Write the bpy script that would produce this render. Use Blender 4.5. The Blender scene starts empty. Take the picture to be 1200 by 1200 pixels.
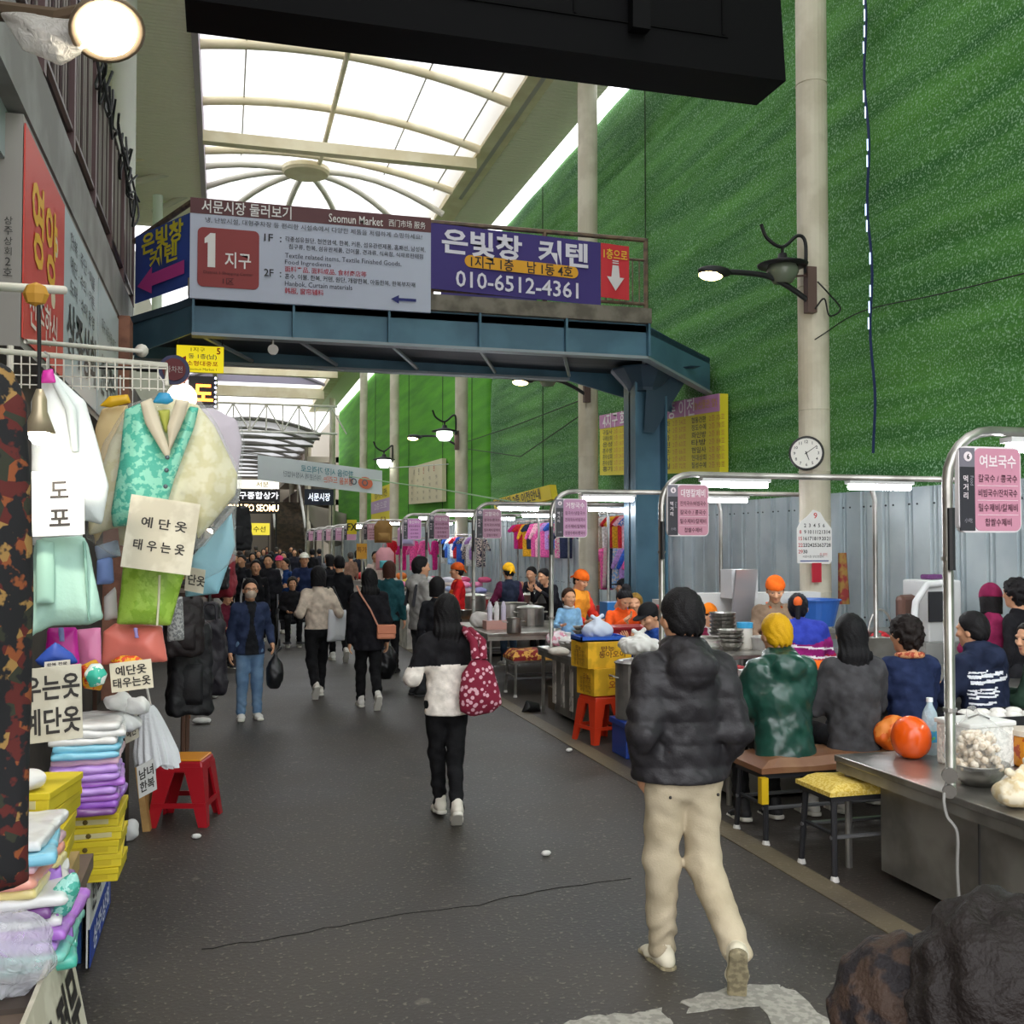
import bpy, math, random
import numpy as np
from mathutils import Vector, Matrix, Euler

SC = bpy.context.scene
C = SC.collection
rnd = random.Random(7)
# ------------------------------------------------------------------ camera, sky, exposure
F, CX, CY, CAMH = 1200.0, 600.0, 600.0, 2.0
YAW, PITCH = math.atan(338 / 1200), math.atan(35 / 1200)
cam_d = bpy.data.cameras.new('camera')
cam_d.sensor_width, cam_d.lens = 36.0, 36.0
cam_d.clip_start, cam_d.clip_end = 0.05, 500
cam = bpy.data.objects.new('camera', cam_d)
C.objects.link(cam)
cam.location = (0, 0, CAMH)
cam.rotation_euler = (math.pi / 2 + PITCH, 0, -YAW)
SC.camera = cam
W = bpy.data.worlds.new('sky')
SC.world = W
W.use_nodes = True
wn, wl = W.node_tree.nodes, W.node_tree.links
bg = wn['Background']
tc = wn.new('ShaderNodeTexCoord'); sep = wn.new('ShaderNodeSeparateXYZ'); rmp = wn.new('ShaderNodeValToRGB')
wl.new(tc.outputs['Generated'], sep.inputs[0]); wl.new(sep.outputs['Z'], rmp.inputs[0]); wl.new(rmp.outputs[0], bg.inputs[0])
rmp.color_ramp.elements[0].position, rmp.color_ramp.elements[0].color = 0.0, (0.42, 0.40, 0.38, 1)
rmp.color_ramp.elements[1].position, rmp.color_ramp.elements[1].color = 0.45, (1.0, 1.03, 1.08, 1)
bg.inputs[1].default_value = 1.75
SC.view_settings.view_transform = 'Standard'
SC.view_settings.look = 'None'
SC.view_settings.gamma = 1.0
SC.view_settings.use_curve_mapping = False
SC.view_settings.exposure = 1.3
SC.cycles.max_bounces = 8
SC.cycles.transparent_max_bounces = 16
SC.cycles.sample_clamp_indirect = 4.0

# ------------------------------------------------------------------ pixel -> world
_f = Vector((math.sin(YAW) * math.cos(PITCH), math.cos(YAW) * math.cos(PITCH), math.sin(PITCH)))
_r = Vector((math.cos(YAW), -math.sin(YAW), 0))
_u = _r.cross(_f)
EYE = Vector((0, 0, CAMH))
def ray(px, py): return _f + _r * ((px - CX) / F) + _u * ((CY - py) / F)
def D(px, py, d): return EYE + ray(px, py) * d
def AX(px, py, x): v = ray(px, py); return EYE + v * (x / v.x)
def AY(px, py, y): v = ray(px, py); return EYE + v * (y / v.y)
def AZ(px, py, z=0.0): v = ray(px, py); return EYE + v * ((z - CAMH) / v.z)
def depth(p): return (Vector(p) - EYE).dot(_f)

# ------------------------------------------------------------------ materials
def lin(h):
    if not isinstance(h, str): return tuple(h[:3]) + (1,)
    h = h.lstrip('#')
    c = [int(h[i:i + 2], 16) / 255 for i in (0, 2, 4)]
    return tuple(x / 12.92 if x <= 0.04045 else ((x + 0.055) / 1.055) ** 2.4 for x in c) + (1,)
_m = {}
def mat(col, rough=0.7, metal=0.0, emit=0.0, noise=None, bump=None, alpha=1.0, trans=0.0, coat=0.0, col2=None, spec=None):
    """a procedural surface: base colour, optional second colour mixed by noise (scale, contrast), optional bump (scale, strength)"""
    key = (col, rough, metal, emit, noise, bump, alpha, trans, coat, col2, spec)
    if key in _m: return _m[key]
    m = bpy.data.materials.new('surface'); m.use_nodes = True
    n, l = m.node_tree.nodes, m.node_tree.links
    b = n['Principled BSDF']
    c = lin(col)
    b.inputs['Base Color'].default_value = c
    b.inputs['Roughness'].default_value = rough
    b.inputs['Metallic'].default_value = metal
    b.inputs['Alpha'].default_value = alpha
    b.inputs['Transmission Weight'].default_value = trans
    b.inputs['Coat Weight'].default_value = coat
    if spec is not None: b.inputs['Specular IOR Level'].default_value = spec
    if emit:
        b.inputs['Emission Color'].default_value = c
        b.inputs['Emission Strength'].default_value = emit
    if noise or bump:
        t = n.new('ShaderNodeTexCoord')
    if noise:
        nz = n.new('ShaderNodeTexNoise'); nz.inputs['Scale'].default_value = noise[0]; nz.inputs['Detail'].default_value = 4
        l.new(t.outputs['Object'], nz.inputs['Vector'])
        r = n.new('ShaderNodeValToRGB')
        w = 0.5 * (1 - noise[1]) * 0.5
        r.color_ramp.elements[0].position = 0.28 + w; r.color_ramp.elements[1].position = 0.72 - w
        r.color_ramp.elements[0].color = c
        r.color_ramp.elements[1].color = lin(col2) if col2 else tuple(min(1, x * 1.35 + 0.004) for x in c[:3]) + (1,)
        l.new(nz.outputs['Fac'], r.inputs[0]); l.new(r.outputs[0], b.inputs['Base Color'])
    if bump:
        nb = n.new('ShaderNodeTexNoise'); nb.inputs['Scale'].default_value = bump[0]; nb.inputs['Detail'].default_value = 3
        l.new(t.outputs['Object'], nb.inputs['Vector'])
        bp = n.new('ShaderNodeBump'); bp.inputs['Strength'].default_value = bump[1]; bp.inputs['Distance'].default_value = 0.01
        l.new(nb.outputs['Fac'], bp.inputs['Height']); l.new(bp.outputs[0], b.inputs['Normal'])
    _m[key] = m
    return m
def film(col='ffffff', clear=0.7, rough=0.15):
    key = ('film', col, clear, rough)
    if key in _m: return _m[key]
    m = bpy.data.materials.new('plastic_film'); m.use_nodes = True
    n, l = m.node_tree.nodes, m.node_tree.links
    b = n['Principled BSDF']; b.inputs['Base Color'].default_value = lin(col); b.inputs['Roughness'].default_value = rough
    t = n.new('ShaderNodeBsdfTransparent'); x = n.new('ShaderNodeMixShader'); x.inputs[0].default_value = 1 - clear
    lw = n.new('ShaderNodeLayerWeight'); lw.inputs[0].default_value = 0.08
    tx = n.new('ShaderNodeTexCoord'); nb = n.new('ShaderNodeTexNoise'); nb.inputs['Scale'].default_value = 22; nb.inputs['Distortion'].default_value = 1.5; l.new(tx.outputs['Object'], nb.inputs['Vector'])
    bp = n.new('ShaderNodeBump'); bp.inputs['Strength'].default_value = .8; bp.inputs['Distance'].default_value = .02; l.new(nb.outputs['Fac'], bp.inputs['Height']); l.new(bp.outputs[0], b.inputs['Normal'])
    ma = n.new('ShaderNodeMath'); ma.operation = 'ADD'; ma.use_clamp = True; ma.inputs[1].default_value = 1 - clear
    l.new(lw.outputs['Facing'], ma.inputs[0]); l.new(ma.outputs[0], x.inputs[0])
    l.new(t.outputs[0], x.inputs[1]); l.new(b.outputs[0], x.inputs[2]); l.new(x.outputs[0], n['Material Output'].inputs[0])
    _m[key] = m
    return m
def glow(col, s):
    return mat(col, emit=s)
STEEL = lambda: mat('b9b6b0', 0.32, 0.85, noise=(3, 0.5), col2='8f8c86')
SATIN = lambda: mat('a09c94', 0.42, 0.6, noise=(2.5, 0.6), col2='77736c')
DARKM = lambda: mat('232325', 0.5, 0.3)
SKIN = lambda: mat('d9a27e', 0.55, bump=(60, 0.1))
cloth = lambda c, r=0.85, c2=None: mat(c, r, noise=(9, 0.4), col2=c2, bump=(160, 0.25), spec=.2)

# ------------------------------------------------------------------ objects
def wloc(o):
    v = Vector((0, 0, 0))
    while o is not None: v += o.location; o = o.parent
    return v
def tag(o, label=None, cat=None, group=None, kind=None):
    if label: o['label'] = label
    if cat: o['category'] = cat
    if group: o['group'] = group
    if kind: o['kind'] = kind
    return o
def thing(name, label, cat, loc=(0, 0, 0), rz=0.0, group=None):
    o = bpy.data.objects.new(name, None); C.objects.link(o)
    o.empty_display_size = 0.1
    o.location = loc; o.rotation_euler = (0, 0, rz)
    return tag(o, label, cat, group)
def link_mesh(name, me, mats, parent=None, local=False, smooth=False):
    """me: mesh in world coordinates (or in the parent's own when local)"""
    for m in (mats if isinstance(mats, (list, tuple)) else [mats]): me.materials.append(m)
    o = bpy.data.objects.new(name, me); C.objects.link(o)
    if smooth and me.polygons:
        me.polygons.foreach_set('use_smooth', [True] * len(me.polygons))
    n = len(me.vertices)
    co = np.empty(n * 3, np.float32); me.vertices.foreach_get('co', co); co = co.reshape(-1, 3)
    if parent is not None:
        o.parent = parent
        if not local: me.transform(Matrix.Translation(-wloc(parent)))
    elif n and not local:
        lo, hi = co.min(0), co.max(0)
        c = Vector(((lo[0] + hi[0]) / 2, (lo[1] + hi[1]) / 2, lo[2]))
        me.transform(Matrix.Translation(-c)); o.location = c
    return o
def mesh(v, f, name='m'):
    me = bpy.data.meshes.new(name)
    me.from_pydata([tuple(map(float, p)) for p in v], [], [tuple(map(int, q)) for q in f])
    me.update()
    return me
class MB:
    """collects shapes into one mesh"""
    def __init__(s): s.v, s.f, s.mi, s.cur = [], [], [], 0
    def add(s, v, f):
        k = len(s.v); s.v += [tuple(p) for p in v]
        for q in f: s.f.append(tuple(i + k for i in q)); s.mi.append(s.cur)
        return s
    def box(s, c, size, rz=0.0, rx=0.0, ry=0.0):
        R = Euler((rx, ry, rz)).to_matrix(); c = Vector(c); v = []
        for z in (-.5, .5):
            for x, y in ((-.5, -.5), (.5, -.5), (.5, .5), (-.5, .5)):
                v.append(c + R @ Vector((x * size[0], y * size[1], z * size[2])))
        return s.add(v, HEX)
    def bx(s, x0, x1, y0, y1, z0, z1):
        return s.box(((x0 + x1) / 2, (y0 + y1) / 2, (z0 + z1) / 2), (abs(x1 - x0), abs(y1 - y0), abs(z1 - z0)))
    def hexa(s, p): return s.add(p, HEX)
    def cyl(s, a, b, r0, r1=None, n=12, caps=True):
        return s.tube([a, b], [r0, r0 if r1 is None else r1], n, caps)
    def tube(s, pts, r, n=8, caps=True, closed=False):
        pts = [Vector(p) for p in pts]; m = len(pts)
        rs = list(r) if isinstance(r, (list, tuple)) else [r] * m
        v, f = [], []; up = None
        for i, p in enumerate(pts):
            if closed: t = pts[(i + 1) % m] - pts[i - 1]
            else: t = pts[min(i + 1, m - 1)] - pts[max(i - 1, 0)]
            if t.length < 1e-9: t = Vector((0, 0, 1))
            t.normalize()
            if up is None: up = Vector((0, 0, 1)) if abs(t.z) < 0.9 else Vector((1, 0, 0))
            a = t.cross(up)
            if a.length < 1e-5: a = t.orthogonal()
            a.normalize(); b = a.cross(t).normalized(); up = b
            for k in range(n):
                q = 2 * math.pi * (k + 0.5) / n
                v.append(p + a * (rs[i] * math.cos(q)) + b * (rs[i] * math.sin(q)))
        for i in range(m if closed else m - 1):
            j = (i + 1) % m
            for k in range(n):
                l = (k + 1) % n
                f.append((i * n + k, j * n + k, j * n + l, i * n + l)[::-1])
        if caps and not closed:
            f.append(tuple(range(n))[::1]); f.append(tuple((m - 1) * n + k for k in range(n))[::-1])
        return s.add(v, f)
    def lathe(s, c, prof, n=20, axis=None):
        """prof: (radius, height) list along the axis (default z)"""
        c = Vector(c); R = Vector((0, 0, 1)).rotation_difference(Vector(axis)).to_matrix() if axis is not None else Matrix.Identity(3)
        v, f = [], []
        for r, h in prof:
            for k in range(n):
                q = 2 * math.pi * k / n
                v.append(c + R @ Vector((max(r, 1e-4) * math.cos(q), max(r, 1e-4) * math.sin(q), h)))
        for i in range(len(prof) - 1):
            for k in range(n):
                l = (k + 1) % n
                f.append((i * n + k, i * n + l, (i + 1) * n + l, (i + 1) * n + k))
        f.append(tuple(range(n))[::-1]); f.append(tuple((len(prof) - 1) * n + k for k in range(n)))
        return s.add(v, f)
    def ball(s, c, r, n=12, R=None):
        if not isinstance(r, (tuple, list)): r = (r, r, r)
        c = Vector(c); v, f = [], []; m = max(4, n // 2)
        for i in range(1, m):
            for k in range(n):
                a, q = math.pi * i / m, 2 * math.pi * k / n
                p = Vector((r[0] * math.sin(a) * math.cos(q), r[1] * math.sin(a) * math.sin(q), r[2] * math.cos(a)))
                v.append(c + (R @ p if R is not None else p))
        t, b = Vector((0, 0, r[2])), Vector((0, 0, -r[2]))
        v += [c + (R @ t if R is not None else t), c + (R @ b if R is not None else b)]
        T, B = len(v) - 2, len(v) - 1
        for k in range(n):
            l = (k + 1) % n
            f.append((T, k, l)); f.append((B, (m - 2) * n + l, (m - 2) * n + k))
            for i in range(m - 2): f.append((i * n + k, (i + 1) * n + k, (i + 1) * n + l, i * n + l))
        return s.add(v, f)
    def prism(s, poly, ext):
        """poly: 3-D points of a flat outline, ext: extrusion vector"""
        p = [Vector(q) for q in poly]; n = len(p); e = Vector(ext)
        f = [tuple(range(n))[::-1], tuple(range(n, 2 * n))] + [(i, (i + 1) % n, n + (i + 1) % n, n + i) for i in range(n)]
        return s.add(p + [q + e for q in p], f)
    def grid(s, fn, nu, nv):
        v = [fn(i / nu, j / nv) for j in range(nv + 1) for i in range(nu + 1)]
        w = nu + 1
        return s.add(v, [(j * w + i, j * w + i + 1, (j + 1) * w + i + 1, (j + 1) * w + i) for j in range(nv) for i in range(nu)])
    def slab(s, fn, nu, nv, off):
        """a closed sheet: the grid fn and a second grid at fn+off(u,v)"""
        w = nu + 1; N = w * (nv + 1)
        a = [Vector(fn(i / nu, j / nv)) for j in range(nv + 1) for i in range(nu + 1)]
        b = [a[j * w + i] + Vector(off(i / nu, j / nv)) for j in range(nv + 1) for i in range(nu + 1)]
        f = []
        for j in range(nv):
            for i in range(nu):
                q = (j * w + i, j * w + i + 1, (j + 1) * w + i + 1, (j + 1) * w + i)
                f.append(q); f.append(tuple(N + k for k in q[::-1]))
        rim = [i for i in range(w)] + [j * w + nu for j in range(1, nv + 1)] + [nv * w + i for i in range(nu - 1, -1, -1)] + [j * w for j in range(nv - 1, 0, -1)]
        for k in range(len(rim)):
            x, y = rim[k], rim[(k + 1) % len(rim)]
            f.append((y, x, N + x, N + y))
        return s.add(a + b, f)
    def build(s, name, m, parent=None, smooth=False, bevel=0, local=False):
        me = mesh(s.v, s.f)
        o = link_mesh(name, me, m, parent, local, smooth)
        if any(s.mi): me.polygons.foreach_set('material_index', s.mi)
        if bevel:
            b = o.modifiers.new('b', 'BEVEL'); b.width = bevel; b.segments = 2; b.limit_method = 'ANGLE'; b.angle_limit = 0.7
        return o
HEX = [(3, 2, 1, 0), (4, 5, 6, 7), (0, 1, 5, 4), (1, 2, 6, 5), (2, 3, 7, 6), (3, 0, 4, 7)]
def curve(pts, k=6):
    """a smooth line through the points"""
    p = [Vector(q) for q in pts]; p = [p[0] * 2 - p[1]] + p + [p[-1] * 2 - p[-2]]; out = []
    for i in range(1, len(p) - 2):
        for j in range(k):
            t = j / k; a, b, c, d = p[i - 1:i + 3]
            out.append(.5 * (2 * b + (c - a) * t + (2 * a - 5 * b + 4 * c - d) * t * t + (3 * b - a - 3 * c + d) * t ** 3))
    return out + [p[-2]]
def struct(name, mb, m, smooth=False, bevel=0):
    o = mb.build(name, m, None, smooth, bevel); o['kind'] = 'structure'; return o
def dup(o, loc=None, rz=None, label=None, group=None, swap=None, parent=None, scale=None):
    c = o.copy(); C.objects.link(c)
    if parent is not None: c.parent = parent
    if loc is not None: c.location = loc
    if rz is not None: c.rotation_euler = (0, 0, rz)
    if scale is not None: c.scale = (scale,) * 3
    if label: c['label'] = label
    if group: c['group'] = group
    if swap and c.type == 'MESH':
        for s in c.material_slots:
            if s.material in swap:
                nm = swap[s.material]; s.link = 'OBJECT'; s.material = nm
    for ch in list(o.children): dup(ch, swap=swap, parent=c)
    return c
# ------------------------------------------------------------------ signed distance shapes -> mesh (surface nets)
def surfnet(fn, lo, hi, h):
    lo = np.array(lo, np.float32) - 1.5 * h; hi = np.array(hi, np.float32) + 1.5 * h
    n = np.maximum(3, np.ceil((hi - lo) / h).astype(int) + 1)
    ax = [lo[i] + h * np.arange(n[i], dtype=np.float32) for i in range(3)]
    X, Y, Z = np.meshgrid(*ax, indexing='ij')
    P = np.stack([X.ravel(), Y.ravel(), Z.ravel()], 1)
    V = fn(P).reshape(n).astype(np.float32)
    S = V < 0
    cn = n - 1
    cnt = np.zeros(cn, np.int8)
    for a in (0, 1):
        for b in (0, 1):
            for c in (0, 1): cnt += S[a:a + cn[0], b:b + cn[1], c:c + cn[2]]
    M = (cnt > 0) & (cnt < 8)
    I, J, K = np.nonzero(M)
    idx = np.full(cn, -1, np.int64); idx[I, J, K] = np.arange(len(I))
    acc = np.zeros((len(I), 3)); num = np.zeros(len(I))
    cor = [(a, b, c) for a in (0, 1) for b in (0, 1) for c in (0, 1)]
    for p in cor:
        for ax_ in range(3):
            if p[ax_]: continue
            q = list(p); q[ax_] = 1
            va = V[I + p[0], J + p[1], K + p[2]]; vb = V[I + q[0], J + q[1], K + q[2]]
            m = (va < 0) != (vb < 0)
            t = np.where(m, va / np.where(m, va - vb, 1), 0)
            e = np.zeros((len(I), 3)); e[:] = p; e[:, ax_] = t
            acc += e * m[:, None]; num += m
    v = acc / np.maximum(num, 1)[:, None]
    v = lo + h * (np.stack([I, J, K], 1) + v)
    F_ = []
    for a in range(3):
        b, c = (a + 1) % 3, (a + 2) % 3
        sl0 = [slice(None)] * 3; sl1 = [slice(None)] * 3
        sl0[a] = slice(0, n[a] - 1); sl1[a] = slice(1, n[a])
        A, B = S[tuple(sl0)], S[tuple(sl1)]
        E = A != B
        e = np.stack(np.nonzero(E), 1)
        ok = (e[:, b] > 0) & (e[:, c] > 0) & (e[:, b] < cn[b]) & (e[:, c] < cn[c])
        e = e[ok]; fl = A[e[:, 0], e[:, 1], e[:, 2]]
        def g(db, dc):
            w = e.copy(); w[:, b] += db; w[:, c] += dc
            return idx[w[:, 0], w[:, 1], w[:, 2]]
        q = np.stack([g(-1, -1), g(0, -1), g(0, 0), g(-1, 0)], 1)
        q[~fl] = q[~fl][:, ::-1]
        F_.append(q)
    return v, np.concatenate(F_)
def np_mesh(parts, name='m'):
    """parts: list of (verts, quads, matidx) -> one mesh"""
    me = bpy.data.meshes.new(name)
    V, Q, Mi, k = [], [], [], 0
    for p in parts:
        V.append(p[0]); Q.append(p[1] + k); k += len(p[0])
        Mi.append(np.full(len(p[1]), p[2], np.int32) if np.isscalar(p[2]) else p[2])
    V = np.concatenate(V).astype(np.float32); Q = np.concatenate(Q).astype(np.int32); Mi = np.concatenate(Mi).astype(np.int32)
    me.vertices.add(len(V)); me.vertices.foreach_set('co', V.ravel())
    me.loops.add(Q.size); me.loops.foreach_set('vertex_index', Q.ravel())
    me.polygons.add(len(Q)); me.polygons.foreach_set('loop_start', np.arange(0, Q.size, 4, dtype=np.int32))
    me.polygons.foreach_set('material_index', Mi); me.polygons.foreach_set('use_smooth', np.ones(len(Q), bool))
    me.update(calc_edges=True); me.validate()
    return me
def smin(a, b, k):
    h = np.maximum(k - np.abs(a - b), 0) / k
    return np.minimum(a, b) - h * h * k * 0.25
def cone(P, a, b, ra, rb):
    a = np.array(a, np.float32); b = np.array(b, np.float32); d = b - a
    t = np.clip((P - a) @ d / max(float(d @ d), 1e-9), 0, 1)
    q = P - a - t[:, None] * d
    return np.sqrt((q * q).sum(1)) - (ra + (rb - ra) * t)
def ell(P, c, r):
    p = P - np.array(c, np.float32); r = np.array(r, np.float32)
    k0 = np.sqrt(((p / r) ** 2).sum(1)); k1 = np.sqrt(((p / (r * r)) ** 2).sum(1)) + 1e-9
    return k0 * (k0 - 1) / k1
def loft(P, st, R=None, k=0.03):
    """st: (centre, rx, ry) stations; R columns = right, forward"""
    ux = np.array((1, 0, 0) if R is None else R[0], np.float32); out = None
    for (c0, x0, y0), (c1, x1, y1) in zip(st[:-1], st[1:]):
        a = np.array(c0, np.float32); d = np.array(c1, np.float32) - a
        L = math.sqrt(float(d @ d)) + 1e-9; w = d / L
        t = np.clip((P - a) @ d / (L * L), 0, 1)
        q = P - a - t[:, None] * d
        u = ux - w * float(ux @ w); u = u / np.linalg.norm(u); v = np.cross(w, u)
        rx, ry = x0 + (x1 - x0) * t, y0 + (y1 - y0) * t; rm = np.minimum(rx, ry)
        e = np.sqrt((q @ u / rx) ** 2 + (q @ v / ry) ** 2 + (q @ w / rm) ** 2)
        s = (e - 1) * rm
        out = s if out is None else smin(out, s, k)
    return out
def wob(P, f, seed=0.0):
    """cheap smooth wrinkles, about -1..1"""
    x, y, z = P[:, 0] * f + seed, P[:, 1] * f + seed * 1.7, P[:, 2] * f + seed * 0.6
    return (np.sin(x + 1.3 * np.sin(y * 0.9 + z * 0.5)) * np.sin(z * 1.1 + 1.2 * np.sin(x * 0.7 + y)) + 0.5 * np.sin(2.3 * x + 1.9 * z + 1.5 * np.sin(y * 2.1)) * np.sin(1.7 * y + z)) / 1.4
def polydist(x, z, poly):
    """signed distance to a 2-D outline (negative inside)"""
    d = np.full(x.shape, 1e9, np.float32); ins = np.zeros(x.shape, bool)
    n = len(poly)
    for i in range(n):
        (ax, az), (bx, bz) = poly[i], poly[(i + 1) % n]
        ex, ez = bx - ax, bz - az
        t = np.clip(((x - ax) * ex + (z - az) * ez) / (ex * ex + ez * ez + 1e-12), 0, 1)
        d = np.minimum(d, np.hypot(x - ax - t * ex, z - az - t * ez))
        c = ((az > z) != (bz > z))
        ins ^= c & (x < (bx - ax) * (z - az) / ((bz - az) if abs(bz - az) > 1e-12 else 1e-12) + ax)
    return np.where(ins, -d, d)
def soft(poly, thick, fold=0.0, freq=25.0, h=0.012, seed=0.0, vert=True, extra=None):
    """a soft hanging or stuffed shape with outline poly in x-z: rounded rims, folds"""
    xs = [p[0] for p in poly]; zs = [p[1] for p in poly]
    def fn(P):
        d = polydist(P[:, 0], P[:, 2], poly)
        half = thick * np.sqrt(np.clip(-d / max(thick * 1.6, 1e-3), 0.02, 1))
        off = fold * np.sin(P[:, 0] * freq + seed + (0.8 * np.sin(P[:, 2] * freq * 0.3 + seed)) ) if vert else fold * wob(P * (1, 0, 1), freq, seed)
        s = np.maximum(d, np.abs(P[:, 1] - off) - half)
        return s if extra is None else extra(P, s)
    t = thick + abs(fold) + 0.01
    return surfnet(fn, (min(xs), -t, min(zs)), (max(xs), t, max(zs)), h)
def place_np(vq, loc, rz=0.0, R=None, flip=False):
    v, q = vq[0], vq[1]
    M_ = np.array(R if R is not None else Matrix.Rotation(rz, 3, 'Z'))
    return v @ M_.T + np.array(loc), (q[:, ::-1] if flip else q)
def soft_obj(name, vq, m, loc, rz=0.0, parent=None, mi=0):
    me = np_mesh([(*place_np(vq, loc, rz), mi)])
    return link_mesh(name, me, m, parent)

# ------------------------------------------------------------------ lettering
_fc = {}
def glyphs(s, bold=0.0):
    k = (s, bold)
    if k in _fc: return _fc[k]
    cu = bpy.data.curves.new('t', 'FONT'); cu.body = s; cu.size = 1; cu.resolution_u = 2; cu.offset = bold; cu.fill_mode = 'FRONT'
    o = bpy.data.objects.new('t', cu); C.objects.link(o)
    dg = bpy.context.evaluated_depsgraph_get(); dg.update()
    e = o.evaluated_get(dg); me = e.to_mesh()
    v = np.array([p.co[:2] for p in me.vertices], float).reshape(-1, 2); f = [tuple(p.vertices) for p in me.polygons]
    e.to_mesh_clear(); bpy.data.objects.remove(o); bpy.data.curves.remove(cu)
    _fc[k] = (v, f)
    return _fc[k]
class Board:
    """a flat sign: origin = its centre, u to the reader's right, v up, n towards the reader; lettering is laid in metres"""
    def __init__(s, c, u, v, w, h):
        s.c, s.u, s.v = Vector(c), Vector(u).normalized(), Vector(v).normalized()
        s.n = s.u.cross(s.v).normalized(); s.w, s.h = w, h; s.b = {}
    @classmethod
    def quad(cls, tl, tr, bl):
        tl, tr, bl = Vector(tl), Vector(tr), Vector(bl)
        return cls((tr + bl) / 2, tr - tl, tl - bl, (tr - tl).length, (tl - bl).length)
    def at(s, x, y, o=0.0): return s.c + s.u * (x * s.w / 2) + s.v * (y * s.h / 2) + s.n * o
    def mb(s, key):
        if key not in s.b: s.b[key] = MB()
        return s.b[key]
    def panel(s, mb, x0, x1, y0, y1, o=0.0, t=0.02):
        """a slab over that share of the board, its face at height o"""
        p = [s.at(x0, y0, o - t), s.at(x1, y0, o - t), s.at(x1, y0, o), s.at(x0, y0, o), s.at(x0, y1, o - t), s.at(x1, y1, o - t), s.at(x1, y1, o), s.at(x0, y1, o)]
        return mb.hexa([p[0], p[1], p[2], p[3], p[4], p[5], p[6], p[7]])
    def rrect(s, mb, x0, x1, y0, y1, r, o=0.0, t=0.004):
        """rounded slab, r in metres"""
        a, b = abs(x1 - x0) * s.w / 2, abs(y1 - y0) * s.h / 2; c = s.at((x0 + x1) / 2, (y0 + y1) / 2, o)
        r = min(r, a / 2, b / 2); pts = []
        for qx, qy, q0 in ((1, 1, 0), (-1, 1, 90), (-1, -1, 180), (1, -1, 270)):
            for k in range(5):
                q = math.radians(q0 + k * 22.5)
                pts.append(c + s.u * (qx * (a / 2 - r) + r * math.cos(q)) + s.v * (qy * (b / 2 - r) + r * math.sin(q)))
        mb.prism([p - s.n * t for p in pts], s.n * t); return mb
    def text(s, key, t, x, y, size, w=None, o=0.004, bold=0.0, vertical=False, rot=0.0, mirror=False, align='c', squeeze=None):
        """size: glyph height in metres; w: fit the width in metres; x, y in -1..1"""
        if vertical:
            n = len(t)
            for i, ch in enumerate(t): s.text(key, ch, x, y + ((n - 1) / 2 - i) * size * 1.25 * 2 / s.h, size, None, o, bold)
            return
        v, f = glyphs(t, bold)
        if not len(v): return
        lo, hi = v.min(0), v.max(0)
        q = (v - (lo + hi) / 2); H_ = max(hi[1] - lo[1], 0.6)
        k = size / H_; kx = k if w is None else w / (hi[0] - lo[0])
        if align == 'l': q[:, 0] += (hi[0] - lo[0]) / 2
        q = q * (kx, k)
        if mirror: q[:, 0] *= -1
        cr, sr = math.cos(rot), math.sin(rot)
        q = np.stack([q[:, 0] * cr - q[:, 1] * sr, q[:, 0] * sr + q[:, 1] * cr], 1)
        c = s.at(x, y, o)
        s.mb(key).add([c + s.u * a + s.v * b for a, b in q], f)
    def shape(s, key, pts, o=0.004):
        p = [s.at(x, y, o) for x, y in pts]; s.mb(key).add(p, [tuple(range(len(p)))])
    def finish(s, parent, cols, name='lettering'):
        for k, m in s.b.items():
            s.mb(k).build(name, cols[k] if not isinstance(cols[k], str) else mat(cols[k], 0.6), parent)
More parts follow.
